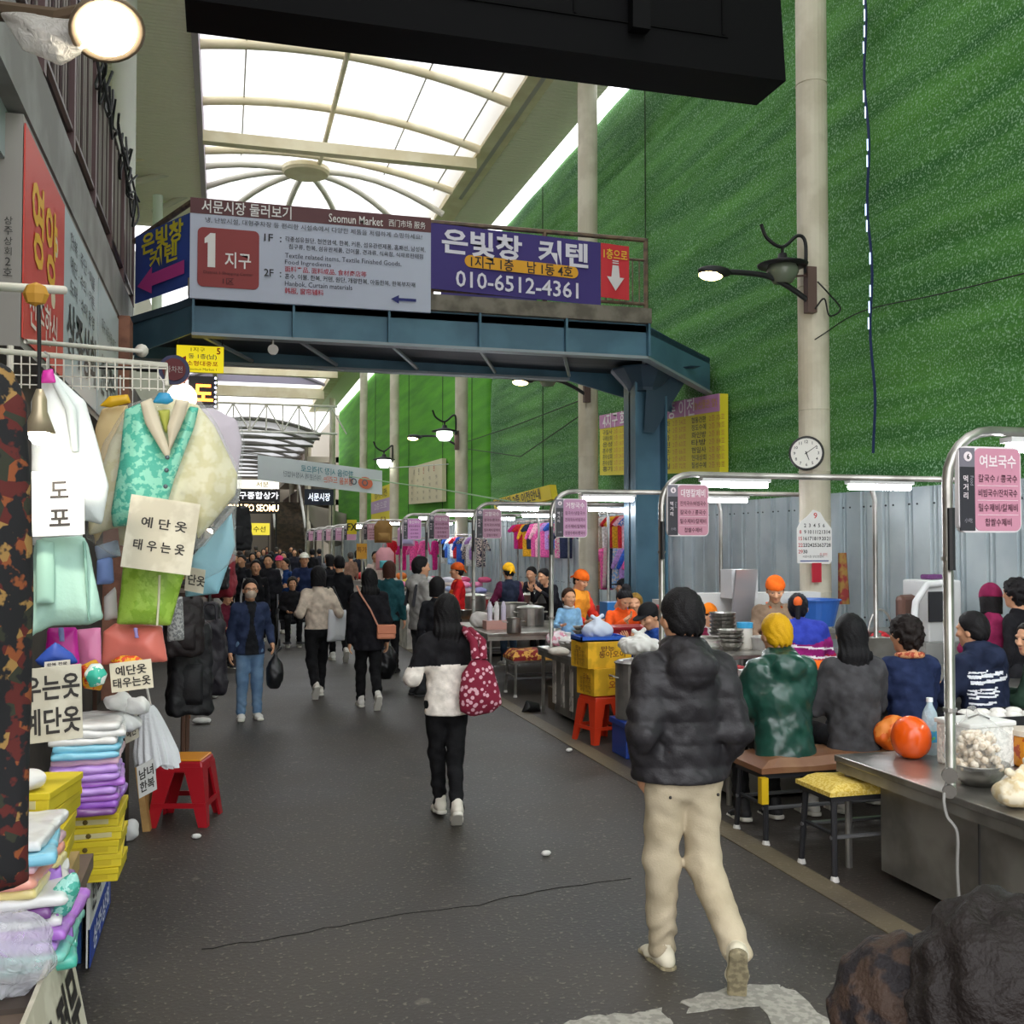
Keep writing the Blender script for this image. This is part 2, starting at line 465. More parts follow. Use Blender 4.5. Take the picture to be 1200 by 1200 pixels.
# ================================================================== THE PLACE
def asphalt(name, c1, c2, c3):
    m = bpy.data.materials.new(name); m.use_nodes = True
    n, l = m.node_tree.nodes, m.node_tree.links; b = n['Principled BSDF']
    t = n.new('ShaderNodeTexCoord')
    def nz(sc, det):
        q = n.new('ShaderNodeTexNoise'); q.inputs['Scale'].default_value = sc; q.inputs['Detail'].default_value = det
        l.new(t.outputs['Object'], q.inputs['Vector']); return q
    a, s, k = nz(0.9, 6), nz(42, 2), nz(9, 6)
    r = n.new('ShaderNodeValToRGB'); r.color_ramp.elements[0].color = lin(c1); r.color_ramp.elements[1].color = lin(c2)
    r.color_ramp.elements[0].position, r.color_ramp.elements[1].position = 0.32, 0.72
    l.new(a.outputs['Fac'], r.inputs[0])
    r2 = n.new('ShaderNodeValToRGB'); r2.color_ramp.elements[0].position = 0.66; r2.color_ramp.elements[1].position = 0.74
    l.new(k.outputs['Fac'], r2.inputs[0])
    mx = n.new('ShaderNodeMixRGB'); mx.inputs[2].default_value = lin(c3); l.new(r.outputs[0], mx.inputs[1])
    mul = n.new('ShaderNodeMath'); mul.operation = 'MULTIPLY'; mul.inputs[1].default_value = 0.35; l.new(r2.outputs[0], mul.inputs[0]); l.new(mul.outputs[0], mx.inputs[0])
    r3 = n.new('ShaderNodeValToRGB'); r3.color_ramp.elements[0].position = 0.62; r3.color_ramp.elements[1].position = 0.70
    l.new(s.outputs['Fac'], r3.inputs[0])
    m2 = n.new('ShaderNodeMath'); m2.operation = 'MULTIPLY'; m2.inputs[1].default_value = 0.5; l.new(r3.outputs[0], m2.inputs[0])
    mx2 = n.new('ShaderNodeMixRGB'); mx2.inputs[2].default_value = lin(c3); l.new(mx.outputs[0], mx2.inputs[1]); l.new(m2.outputs[0], mx2.inputs[0])
    l.new(mx2.outputs[0], b.inputs['Base Color'])
    rr = n.new('ShaderNodeMapRange'); rr.inputs[3].default_value = 0.38; rr.inputs[4].default_value = 0.72; l.new(a.outputs['Fac'], rr.inputs[0]); l.new(rr.outputs[0], b.inputs['Roughness'])
    bp = n.new('ShaderNodeBump'); bp.inputs['Strength'].default_value = 0.5; bp.inputs['Distance'].default_value = 0.006
    l.new(s.outputs['Fac'], bp.inputs['Height']); l.new(bp.outputs[0], b.inputs['Normal'])
    return m
struct('floor', MB().bx(-5, 3.28, -5, 120, -0.1, 0), asphalt('asphalt', '2a2623', '433e38', '857d70'))
struct('floor_paved_side', MB().bx(3.46, 9, -5, 120, -0.1, 0), asphalt('worn_concrete', '2c2825', '4a433c', '6b6358'))
struct('floor_kerb_strip', MB().bx(3.28, 3.46, -5, 120, -0.1, 0.006), asphalt('kerb', '4f473b', '73684f', '877c68'))
# worn white paint and cracks on the asphalt
def ground_patch(name, px, m, z=0.004, jit=0.02, n=5):
    pts = [AZ(x, y, z) for x, y in px]; out = []
    for i, p in enumerate(pts):
        q = pts[(i + 1) % len(pts)]
        for k in range(n):
            w = p.lerp(q, k / n); out.append((w.x + rnd.uniform(-jit, jit), w.y + rnd.uniform(-jit, jit), z - 0.004))
    struct(name, MB().prism(out, (0, 0, 0.004)), m)
PAINT = mat('a29e94', 0.8, noise=(26, 0.3), col2='8a877e', bump=(60, .4))
ground_patch('floor_marking_bar', [(800, 1170), (840, 1160), (905, 1152), (930, 1160), (1010, 1225), (950, 1235), (885, 1178), (810, 1187)], PAINT)
ground_patch('floor_marking_stroke', [(640, 1205), (690, 1192), (745, 1186), (772, 1182), (790, 1205), (760, 1235), (640, 1235)], PAINT)
def crack(name, px):
    m = MB(); pts = []
    for (a, b), (c, d) in zip(px[:-1], px[1:]):
        for k in range(6): pts.append(AZ(a + (c - a) * k / 6 + rnd.uniform(-2, 2), b + (d - b) * k / 6 + rnd.uniform(-1.2, 1.2), 0.001))
    m.tube(pts, 0.0028, 4); struct(name, m, mat('1c1a18', 0.9))
crack('floor_crack', [(235, 1113), (330, 1098), (430, 1078), (560, 1060), (640, 1042), (760, 1026)])

for k, (x, y) in enumerate([(667, 881), (447, 776), (733, 862), (640, 1003), (230, 983)]):
    p = AZ(x, y); me = MB().ball(p + Vector((0, 0, .018)), (.035, .022, .018), 8)
    tag(me.build('paper_scrap', mat('d8d6d0'), smooth=True), 'scrap of white litter on the asphalt ' + ['beside the yellow cartons', 'behind the two dark-trousered walkers', 'near the steel pot stack', 'left of the walking man in beige trousers', 'beside the red stool'][k], 'litter', 'litter on the ground')

# ---- right: green turf-clad wall above a grey ribbed steel hoarding
def turf(name, c1, c2, c3, speck):
    m = bpy.data.materials.new(name); m.use_nodes = True
    n, l = m.node_tree.nodes, m.node_tree.links; b = n['Principled BSDF']; b.inputs['Roughness'].default_value = 0.85
    t = n.new('ShaderNodeTexCoord'); mp = n.new('ShaderNodeMapping'); mp.inputs['Scale'].default_value = (1, 0.12, 1.6); l.new(t.outputs['Object'], mp.inputs[0])
    a = n.new('ShaderNodeTexNoise'); a.inputs['Scale'].default_value = 2.2; a.inputs['Detail'].default_value = 8; l.new(mp.outputs[0], a.inputs['Vector'])
    r = n.new('ShaderNodeValToRGB'); r.color_ramp.elements[0].color = lin(c1); r.color_ramp.elements[1].color = lin(c2); r.color_ramp.elements[0].position, r.color_ramp.elements[1].position = .35, .68
    l.new(a.outputs['Fac'], r.inputs[0])
    s = n.new('ShaderNodeTexNoise'); s.inputs['Scale'].default_value = 42; s.inputs['Detail'].default_value = 3; l.new(t.outputs['Object'], s.inputs['Vector'])
    r3 = n.new('ShaderNodeValToRGB'); r3.color_ramp.elements[0].position = .52; r3.color_ramp.elements[1].position = .70; l.new(s.outputs['Fac'], r3.inputs[0])
    m2 = n.new('ShaderNodeMath'); m2.operation = 'MULTIPLY'; m2.inputs[1].default_value = speck; l.new(r3.outputs[0], m2.inputs[0])
    mx = n.new('ShaderNodeMixRGB'); mx.inputs[2].default_value = lin(c3); l.new(r.outputs[0], mx.inputs[1]); l.new(m2.outputs[0], mx.inputs[0]); l.new(mx.outputs[0], b.inputs['Base Color'])
    bp = n.new('ShaderNodeBump'); bp.inputs['Strength'].default_value = .7; bp.inputs['Distance'].default_value = .03; l.new(s.outputs['Fac'], bp.inputs['Height']); l.new(bp.outputs[0], b.inputs['Normal'])
    return m
WX, WTOP, HTOP = 7.6, 10.9, 2.61
def drape(y0, y1, amp, nu, nv):
    def fn(u, v):
        y, z = y0 + (y1 - y0) * u, HTOP - .15 + (WTOP - HTOP + .15) * v
        seam = sum(math.exp(-((z - s - .05 * math.sin(y * .7 + s)) / .09) ** 2) for s in (3.9, 5.3, 6.75, 8.1, 9.5))
        return (WX + amp * (math.sin(z * 4.3 + math.sin(y * .6) * 1.2) * .4 + .4 * math.sin(y * 2.1 + z * 1.3) + 1.6 * seam), y, z)
    return MB().slab(fn, nu, nv, lambda u, v: (.2, 0, 0))
struct('wall_right', drape(-5, 29.3, .02, 120, 90), turf('green_turf', '236420', '55963a', 'a4cfa6', .85), smooth=True)
struct('wall_right_far', drape(29.3, 71, .012, 60, 40), turf('green_sheet', '3f8a10', '55a512', '63ae30', .25), smooth=True)
seams = [17.6, 24, 31.5, 36, 43, 46, 53]
for y in seams:
    struct('trim_wall_seam', MB().tube([(WX - .05, y, HTOP), (WX - .05, y, WTOP - .1)], .014, 6), mat('24401c'))
def hoard(y0, y1):
    per, prof = .42, [(0, 0), (.012, .05), (.30, .05), (.312, .0), (.345, 0), (.357, .035), (.395, .035), (.407, 0)]
    pts = []; y = y0
    while y < y1:
        for a, b in prof: pts.append((7.42 - b, y + a))
        y += per
    m = MB(); n = len(pts)
    m.add([(x, y, 0) for x, y in pts] + [(x, y, HTOP) for x, y in pts], [(i, n + i, n + i + 1, i + 1) for i in range(n - 1)])
    m.box((7.46, (y0 + y1) / 2, HTOP / 2), (.03, y1 - y0, HTOP))
    return m
struct('wall_right_hoarding', hoard(-4, 71), mat('bac6c9', .45, .1, noise=(1.3, .5), col2='a6b4ba'))
screws = MB()
for i in range(60):
    for z in (2.42, 1.1):
        screws.cyl((7.375, 2 + i * .42 + .1, z), (7.36, 2 + i * .42 + .1, z), .011, n=6); screws.cyl((7.375, 2 + i * .42 + .24, z), (7.36, 2 + i * .42 + .24, z), .011, n=6)
struct('trim_hoarding_screws', screws, mat('40464a', .5, .4))
# tall round columns carrying the roof
CREAM = mat('cfc8b4', .55, noise=(2, .4), col2='bfb7a2')
for i, y in enumerate([10.95, 18.0, 28.6, 40.6, 50, 65]):
    cx_ = 6.9 if i == 0 else 6.55
    m = MB().cyl((cx_, y, 0), (cx_, y, 11.2), .185, n=24)
    for z in (1.4, 2.25, 2.85, 3.6, 5.1, 7.6): m.tube([(cx_ + .188 * math.cos(a), y + .188 * math.sin(a), z) for a in [k * math.pi / 10 for k in range(20)]], .006, 5, closed=True)
    struct('pillar', m, CREAM, smooth=False)
struct('pillar', MB().cyl((-1.62, 17.6, 0), (-1.62, 17.6, 11.2), .19, n=24), mat('ecebe4', .6), smooth=True)
struct('pillar', MB().cyl((-1.35, 22, 5.5), (-1.35, 22, 9.1), .1, n=16), mat('c9d6c2', .6), smooth=True)

# ---- roof: cream eave beams, soffits, arched translucent canopy
ROOFC = mat('efe5c6', .6, noise=(1.5, .5), col2='e2d5b2')
SOFF = mat('f0ead8', .7)
struct('beam_right', MB().bx(5.6, 6.13, -6, 31, 11.0, 11.75).bx(5.45, 5.62, -6, 31, 11.6, 11.9), ROOFC)
def corrug(x0, x1, y0, y1, z):
    m = MB(); n = int((y1 - y0) / .13); pr = []
    for i in range(n): pr += [(y0 + i * .13, 0), (y0 + i * .13 + .1, 0), (y0 + i * .13 + .115, .03)]
    k = len(pr)
    m.add([(x0, y, z + b) for y, b in pr] + [(x1, y, z + b) for y, b in pr], [(i, i + 1, k + i + 1, k + i) for i in range(k - 1)])
    return m.bx(x0, x1, y0, y1, z + .04, z + .12)
struct('ceiling_soffit_right', corrug(6.13, 7.3, -5, 31, 11.05), SOFF)
struct('ceiling_soffit_left', corrug(-2.6, -.62, -5, 31, 11.05), SOFF)
struct('beam_left', MB().bx(-.62, -.5, -5, 31, 10.95, 11.6), mat('b5a8b4', .6))
CXR, HS, RISE = 1.6, 4.0, .58
arc = lambda x: 11.0 + RISE * (1 - ((x - CXR) / HS) ** 2)
def canopy_mat(g=1.0):
    m = bpy.data.materials.new('translucent_canopy'); m.use_nodes = True
    n, l = m.node_tree.nodes, m.node_tree.links
    a = n.new('ShaderNodeBsdfTranslucent'); a.inputs[0].default_value = (.53 * g, .52 * g, .51 * g, 1)
    b = n.new('ShaderNodeBsdfDiffuse'); b.inputs[0].default_value = (.85, .85, .84, 1)
    x = n.new('ShaderNodeMixShader'); x.inputs[0].default_value = .22
    l.new(a.outputs[0], x.inputs[1]); l.new(b.outputs[0], x.inputs[2]); l.new(x.outputs[0], n['Material Output'].inputs[0])
    return m
CANOPY = canopy_mat()
RX, RZ = HS + .35, .08
struct('roof_canopy', MB().grid(lambda u, v: (CXR + (2 * u - 1) * RX, -2 + 28 * v, arc(CXR + (2 * u - 1) * RX) + RZ), 24, 12), CANOPY, smooth=True)
def dome(u, v):
    q = math.pi * u; r = .02 + .98 * v
    return (CXR + RX * math.cos(q) * r, 26 + 5.0 * math.sin(q) * r, 11.0 + RZ + RISE * (1 - r * r))
struct('roof_dome_end', MB().grid(dome, 24, 8), CANOPY, smooth=True)
for y in [17.4, 20.0, 22.6, 25.5]:
    struct('roof_arch', MB().tube([(CXR + HS * (k / 10 - 1), y, arc(CXR + HS * (k / 10 - 1))) for k in range(21)], .095, 10), ROOFC, smooth=True)
struct('roof_tie_beam', MB().bx(-.5, 5.6, 22.9, 23.15, 10.68, 10.92), ROOFC)
struct('roof_purlin', MB().tube([(2.25, y, arc(2.25) - .06) for y in (17.4, 20, 22.6, 25.5, 26)], .06, 8), ROOFC, smooth=True)
for x in (.35, 3.9, 5.2):
    struct('trim_canopy_seam', MB().tube([(x, y, arc(x) + .05) for y in range(8, 27)], .018, 5), mat('b7b4a6'))
struct('roof_hub', MB().lathe((1.95, 26.3, 11.36), [(.0, 0), (.55, 0), (.6, .06), (.6, .16), (.5, .2)], 24), ROOFC)
for q in (5, 32, 62, 92, 122, 150, 176):
    a = math.radians(q); e = (CXR + HS * math.cos(a), 26.2 + 4.6 * math.sin(a), 10.75)
    struct('roof_dome_rib', MB().tube([Vector((1.95, 26.3, 11.46)).lerp(Vector(e), t) + Vector((0, 0, .32 * math.sin(math.pi * t))) for t in [k / 8 for k in range(9)]], .08, 8), mat('d6d2c4', .5), smooth=True)
# farther bays seen under the footbridge
FARC = mat('c9bd98', .6)
struct('beam_right_far', MB().bx(5.6, 6.13, 33, 72, 11.0, 11.75), ROOFC)
struct('ceiling_soffit_far', MB().bx(6.13, 7.2, 31, 72, 11.05, 11.15), SOFF)
struct('beam_left_far', MB().bx(-.62, -.4, 31, 72, 10.95, 11.6), FARC)
struct('wall_left_upper_far', MB().bx(-3, -2.7, 31, 110, 0, 11), mat('9c9a8a'))
struct('roof_canopy_far', MB().grid(lambda u, v: (CXR + (2 * u - 1) * RX, 32.5 + 36 * v, arc(CXR + (2 * u - 1) * RX) + .3), 16, 8), CANOPY, smooth=True)
for y, z in ((54, 10.85), (61.5, 10.75)): struct('roof_tie_beam', MB().bx(-2, 5.7, y, y + .4, z - .25, z + .35), ROOFC)
gab = [(CXR + HS * (k / 8 - 1), 60, 11.1 + .9 * (1 - (k / 8 - 1) ** 2)) for k in range(17)]
struct('roof_gable_arch', MB().tube(gab, .1, 8), mat('8a8590', .6))
struct('roof_gable_panel', MB().prism([(p[0], 60.05, p[2]) for p in gab], (0, .06, 0)), mat('9b94a8', .6))
WHITE = mat('d9d6d0', .5)
tr = MB(); y = 62.5
for z in (8.55, 10.2): tr.tube([(-2, y, z), (6.6, y, z)], .07, 6)
for k in range(9):
    x = -1.4 + k * .95
    tr.tube([(x, y, 8.55), (x, y, 10.2)], .045, 6)
    tr.tube([(x, y, 8.55 if k % 2 else 10.2), (x + .95, y, 10.2 if k % 2 else 8.55)], .045, 6)
struct('roof_truss', tr, WHITE)
struct('roof_low_canopy', MB().grid(lambda u, v: (CXR + (2 * u - 1) * 4.2, 64 + 50 * v, 8.7 + .9 * (1 - (2 * u - 1) ** 2)), 12, 6), canopy_mat(.5), smooth=True)
for k in range(9):
    yy = 64.5 + k * 5
    struct('roof_low_arch', MB().tube([(CXR + 4.2 * (j / 8 - 1), yy, 8.65 + .9 * (1 - (j / 8 - 1) ** 2)) for j in range(17)], .13, 6), mat('8f8c86', .6))
    struct('roof_low_tie', MB().tube([(-2.6, yy + 1, 8.5), (5.8, yy + 1, 8.5)], .09, 6), mat('7d7a74', .6))
# building beyond the wall's end, with galleries and a stair
bd = MB().bx(6.3, 9, 73, 112, 0, 3).bx(5.6, 9, 73, 112, 7.6, 8.0).bx(5.6, 9, 73, 112, 4.6, 5.0).bx(7.6, 9, 73, 112, 3, 11).bx(-3, 9, 113, 113.5, 0, 9)
struct('wall_far_building', bd, mat('8d8475', .7))
for z in (5.0, 8.0):
    r = MB().tube([(5.65, 73.2, z + 1.1), (5.65, 104, z + 1.1)], .05, 6)
    for k in range(40): r.tube([(5.65, 73.2 + k * .77, z), (5.65, 73.2 + k * .77, z + 1.1)], .03, 4)
    struct('trim_gallery_rail', r, mat('5c4a42', .5))
for yy in (74, 82, 92): struct('pillar', MB().cyl((5.75, yy, 0), (5.75, yy, 9), .22, n=12), CREAM, smooth=True)
st = MB()
for k in range(12): st.bx(3.3, 5.3, 70 + k * .5, 70.5 + k * .5, 0, 1.9 + k * .27)
struct('stairs', st, mat('5a4a3a', .7, noise=(3, .5), col2='3a322a'))
struct('trim_stair_rail', MB().tube([(3.3, 70, 2.9), (3.3, 76, 6.1)], .09, 6).tube([(5.3, 70, 2.9), (5.3, 76, 6.1)], .09, 6), WHITE)
sag = MB().slab(lambda u, v: (5.2 + 2.4 * u, 66 + .3 * math.sin(u * 9), 4.4 - 1.3 * math.sin(math.pi * u * .8) * v - 1.0 * v - u * .6), 14, 6, lambda u, v: (0, .04, 0))
tag(sag.build('dust_sheet', mat('a8a094', .9), smooth=True), 'pale dust sheet sagging beside the far stairs', 'sheet')

# ---- left: shop building with a balcony
LX = -1.35
struct('wall_left', MB().bx(-1.7, LX - .12, 1.0, 60, 0, 4.6), mat('3b3532', .8, noise=(2, .6), col2='544a44'))
struct('wall_left_upper', MB().bx(-3.2, -2.6, -3, 31, 5.4, 11.05), mat('b9bfa2', .75, noise=(1, .5), col2='a9b194'))
struct('ceiling_balcony', MB().bx(-2.65, -1.3, 2.0, 15.9, 4.89, 5.44), mat('9c9b98', .8, noise=(1.4, .5), col2='85837f'))
struct('wall_left_fascia', MB().bx(-1.7, -1.42, 2.0, 16, 4.55, 4.9), mat('a9b3b5', .7))
rail = thing('balcony_railing', 'dark brown metal balcony railing of upright bars above the left shop', 'railing', (-1.33, 9, 5.44))
BRN = mat('4b3c3c', .45, .3)
MB().tube([(-1.33, 3, 6.95), (-1.33, 15.9, 6.95)], .03, 6).tube([(-1.33, 3, 5.62), (-1.33, 15.9, 5.62)], .035, 6).build('top_rail', BRN, rail)
for k in range(9):
    MB().bx(-1.37, -1.29, 3.4 + k * 1.55, 3.5 + k * 1.55, 5.44, 6.97).build('post', mat('5d4747', .5, .2), rail)
for k in range(90):
    MB().cyl((-1.33, 3.1 + k * .142, 5.6), (-1.33, 3.1 + k * .142, 6.95), .012, n=5, caps=False).build('bar', mat('8c8480', .4, .4) if k % 3 else BRN, rail)
tag(MB().bx(-1.62, -1.56, 3, 15.9, 5.45, 6.7).build('balcony_screen', mat('8a827c', .7, noise=(6, .7), col2='4b4450')), 'brownish board screen standing behind the balcony railing', 'screen')
cb = MB()
for k in range(14):
    y0 = 10.5 + k * .36
    cb.tube(curve([(-1.25 + rnd.uniform(-.06, .06), y0 + t * .8, 6.95 + rnd.uniform(-.12, .25) - .3 * math.sin(math.pi * t)) for t in (0, .25, .5, .75, 1)], 3), .016, 5)
tag(cb.build('cable_tangle', mat('1d1d20', .6)), 'black tangle of cables lying along the top of the balcony railing', 'cables')

# shop sign box on the wall, three panels seen edge-on
sg = thing('shop_sign_box', 'long shop sign box, red and white panels with Korean lettering, under the balcony', 'sign', (-1.38, 10.5, 3.35))
y0, y1, y2, y3 = 7.4, 9.15, 11.5, 13.7
MB().bx(-1.47, -1.31, y0, y3, 3.3, 4.86).build('box', mat('9a9690', .7), sg)
Bn = lambda a, b: Board(Vector((-1.30, (a + b) / 2, 4.08)), (0, -1, 0), (0, 0, 1), b - a, 1.44)
b = Board(Vector((-1.30, (y0 + y1) / 2, 4.08)), (0, 1, 0), (0, 0, 1), y1 - y0, 1.44); b.n = Vector((1, 0, 0))
b.panel(b.mb('p'), -1, 1, -1, 1, .006, .01); b.mb('p').build('red_panel', mat('d8483c', .5), sg); b.b.clear()
b.text('y', '영양', -.1, .25, .62, 1.1, .012, .02); b.text('w', '전주한식', -.1, -.62, .3, 1.2, .012, .01)
for q in (.3, -.3): b.mb('w2').ball(b.at(.45 + q * .2, .05 + q, .005), (.004, .12, .09), 8)
b.finish(sg, {'y': 'f0b52c', 'w': 'efe6da', 'w2': 'e9d9b8'})
b = Board(Vector((-1.30, (y1 + y2) / 2, 4.08)), (0, 1, 0), (0, 0, 1), y2 - y1, 1.44); b.n = Vector((1, 0, 0))
b.panel(b.mb('p'), -1, 1, -1, 1, .006, .01); b.mb('p').build('white_panel', mat('bcc8cc', .5), sg); b.b.clear()
b.text('k', '상주상회', 0, -.35, .5, 2.0, .012, .02)
for q in range(3): b.text('k', ['한복 · 주단 · 이불', '예단 · 수의 · 커튼', '도매 · 소매 환영'][q], 0, .75 - q * .28, .14, 1.7, .012)
b.finish(sg, {'k': '3a3d40'})
b = Board(Vector((-1.30, (y2 + y3) / 2, 4.08)), (0, 1, 0), (0, 0, 1), y3 - y2, 1.44); b.n = Vector((1, 0, 0))
b.panel(b.mb('p'), -.93, 1, -1, 1, .006, .01); b.mb('p').build('white_panel', mat('b4c0c4', .5), sg); b.b.clear()
b.text('k', '한복주단', 0, -.35, .45, 1.6, .012, .02); b.text('k', '대구 서문시장 1지구', 0, .4, .16, 1.5, .012); b.finish(sg, {'k': '3a3d40'})
e = Board.quad(Vector((-1.47, 7.39, 4.8)), Vector((-1.31, 7.39, 4.8)), Vector((-1.47, 7.39, 3.4)))
e.text('k', '상주상회2호', 0, -.2, .055, None, .004, 0, True); e.finish(sg, {'k': '33302e'})
struct('pillar_shop', MB().bx(-1.5, -1.18, 13.9, 14.4, 0, 4.9), mat('9b6a55', .7, noise=(5, .5), col2='7d5444'))

# ---- dark hanging display box across the top of the view
yb = 7.0
pbl, pbr = AY(216, 27, yb), AY(921, 95, yb)
top = 1.6
pts = [Vector((pbl.x, yb, pbr.z)), Vector((pbr.x, yb, pbr.z)), Vector((pbr.x - .02, yb + .42, pbr.z - .02)), Vector((pbl.x, yb + .42, pbr.z - .02)),
       Vector((pbl.x, yb, pbr.z + top)), Vector((pbr.x - .1, yb, pbr.z + top)), Vector((pbr.x - .1, yb + .5, pbr.z + top)), Vector((pbl.x, yb + .5, pbr.z + top))]
hb = thing('hanging_display_box', 'big black display box hanging over the street, seen from its dark back', 'display', pts[0])
BLK = mat('060608', .7, spec=.1)
MB().hexa(pts).build('casing', BLK, hb)
sx = pbr.x
for a in ((sx - .55, sx - .53), (sx - 1.75, sx - 1.73)): MB().bx(a[0], a[1], yb - .012, yb, pbr.z + .28, pbr.z + 1.6).build('panel_seam', mat('020203', .7, spec=.1), hb)
MB().bx(pbl.x + .2, sx - .5, yb - .012, yb, pbr.z + .27, pbr.z + .29).build('panel_seam', mat('020203', .7, spec=.1), hb)
MB().bx(sx - 1.32, sx - 1.18, yb - .1, yb - .01, pbr.z + .2, pbr.z + .9).build('bracket', mat('0c0c0e', .7, spec=.1), hb)
for x in (pbl.x + .8, sx - .9): MB().cyl((x, yb + .25, pbr.z + top), (x, yb + .25, 11.1), .03).build('hanger_rod', DARKM(), hb)
# ================================================================== FOOTBRIDGE AND ITS SIGNS
YB = 13.9
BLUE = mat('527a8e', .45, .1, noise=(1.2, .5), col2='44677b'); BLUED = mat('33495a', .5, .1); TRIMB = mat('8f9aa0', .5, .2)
br = thing('footbridge', 'blue steel footbridge spanning the street between building and turf wall', 'bridge', (3, 15, 4.7))
zt, zb = 5.2, 4.72
xl, xr = AY(225, 350, YB).x, AY(757, 380, YB).x
left_end, right_end = Vector((-1.3, YB + 1.6, 0)), Vector((7.42, YB + 1.3, 0))
def girder(name, a, b, ya, yb_, z0a, z0b, z1a, z1b, side=-1):
    t = .06
    MB().hexa([(a, ya, z0a), (b, yb_, z0b), (b, yb_ + t, z0b), (a, ya + t, z0a), (a, ya, z1a), (b, yb_, z1b), (b, yb_ + t, z1b), (a, ya + t, z1a)]).build(name, BLUE, br)
girder('front_girder', xl, xr, YB, YB, zb, zb, zt, zt)
girder('splayed_girder', -1.3, xl, YB + 1.4, YB, zb - .1, zb, zt - .1, zt)
girder('splayed_girder', xr, 7.5, YB, YB + 1.0, zb - .02, zb - .32, zt, zt - .28)
girder('rear_girder', -1.3, 5.4, YB + 2.2, YB + 2.2, zb, zb, zt, zt)
girder('rear_girder', 5.4, 7.4, YB + 2.2, YB + 2.2, zb, zb - .5, zt, zt)
MB().bx(xl, xr, YB - .08, YB + .12, zb - .04, zb).bx(-1.3, 5.5, YB + 2.1, YB + 2.3, zb - .04, zb).hexa([(xr, YB - .08, zb - .04), (7.5, YB + .92, zb - .36), (7.5, YB + 1.12, zb - .36), (xr, YB + .12, zb - .04), (xr, YB - .08, zb), (7.5, YB + .92, zb - .32), (7.5, YB + 1.12, zb - .32), (xr, YB + .12, zb)]).build('bottom_flange', TRIMB, br)
MB().prism([(-1.3, YB + 1.3, zt - .15), (xl, YB, zt - .12), (xr, YB, zt - .12), (7.5, YB + 1.0, zt - .35), (7.5, YB + 2.25, zt - .3), (-1.3, YB + 2.25, zt - .15)], (0, 0, .1)).build('deck', BLUED, br)
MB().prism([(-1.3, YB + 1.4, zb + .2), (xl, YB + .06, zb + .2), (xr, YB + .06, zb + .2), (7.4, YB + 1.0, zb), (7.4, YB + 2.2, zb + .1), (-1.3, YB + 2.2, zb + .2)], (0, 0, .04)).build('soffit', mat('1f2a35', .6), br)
for x in [xl + .02 + k * (xr - xl) / 5 for k in range(6)]:
    MB().bx(x - .015, x + .015, YB - .09, YB, zb, zt).build('stiffener', BLUE, br)
    MB().tube([(x, YB + .08, zb + .04), (x + .8, YB + 2.15, zb + .04)], .03, 5).build('cross_brace', TRIMB, br)
MB().bx(xl - .05, xr + .05, YB - .1, YB + .1, zt, zt + .22).build('kerb', mat('7d776c', .8, noise=(4, .5), col2='5e594f'), br)
cx0 = 6.42; cy0 = YB + 1.1
MB().bx(cx0 - .27, cx0 + .27, cy0 - .03, cy0 + .03, 0, zb).bx(cx0 - .27, cx0 - .235, cy0 - .24, cy0 + .24, 0, zb).bx(cx0 + .235, cx0 + .27, cy0 - .24, cy0 + .24, 0, zb).build('column', BLUE, br)
MB().hexa([(cx0 - .09, cy0 - .3, zb - .1), (cx0 + .09, cy0 - .3, zb - .1), (cx0 + .09, cy0 - .15, zb - 1.0), (cx0 - .09, cy0 - .15, zb - 1.0), (cx0 + .5, cy0 - .6, zb), (cx0 + .68, cy0 - .6, zb), (cx0 + .68, cy0 - .3, zb), (cx0 + .5, cy0 - .3, zb)]).build('knee_brace', BLUED, br)
MB().lathe((cx0, cy0, zb - .35), [(.28, 0), (.3, .05), (.55, .33), (.55, .36)], 12).build('column_head', BLUED, br)
MB().tube([(AY(320, 393, YB).x, YB, zb - .02), (AY(320, 393, YB).x, YB, zb - .1)], .015, 6).lathe((AY(320, 393, YB).x, YB - .02, zb - .17), [(.05, -.02), (.07, -.02), (.07, .02), (.05, .02)], 14, axis=(0, 1, 0)).build('shackle', STEEL(), br)
# railing
rl = thing('footbridge_railing', 'rusty brown handrail with thin bars along the footbridge deck', 'railing', (3, YB, zt + .2))
RUST = mat('5d4f45', .6, .2, noise=(9, .5), col2='7a6552')
MB().tube([(xl, YB, zt + 1.25), (xr, YB, zt + 1.25)], .035, 6).tube([(xl, YB, zt + .95), (xr, YB, zt + .95)], .02, 6).tube([(xl, YB, zt + .3), (xr, YB, zt + .3)], .025, 6).build('handrail', RUST, rl)
for x in (xl, 1.1, 2.75, 4.4, xr): MB().cyl((x, YB, zt + .2), (x, YB, zt + 1.27), .035, n=8).build('post', RUST, rl)
for k in range(60):
    x = xl + .1 + k * (xr - xl - .1) / 60
    MB().cyl((x, YB, zt + .28), (x, YB, zt + .96), .01, n=4, caps=False).build('bar', RUST, rl)
MB().tube([(-1.25, YB + 1.4, zt + 1.05), (xl, YB, zt + 1.25)], .04, 6).build('side_rail', RUST, rl)
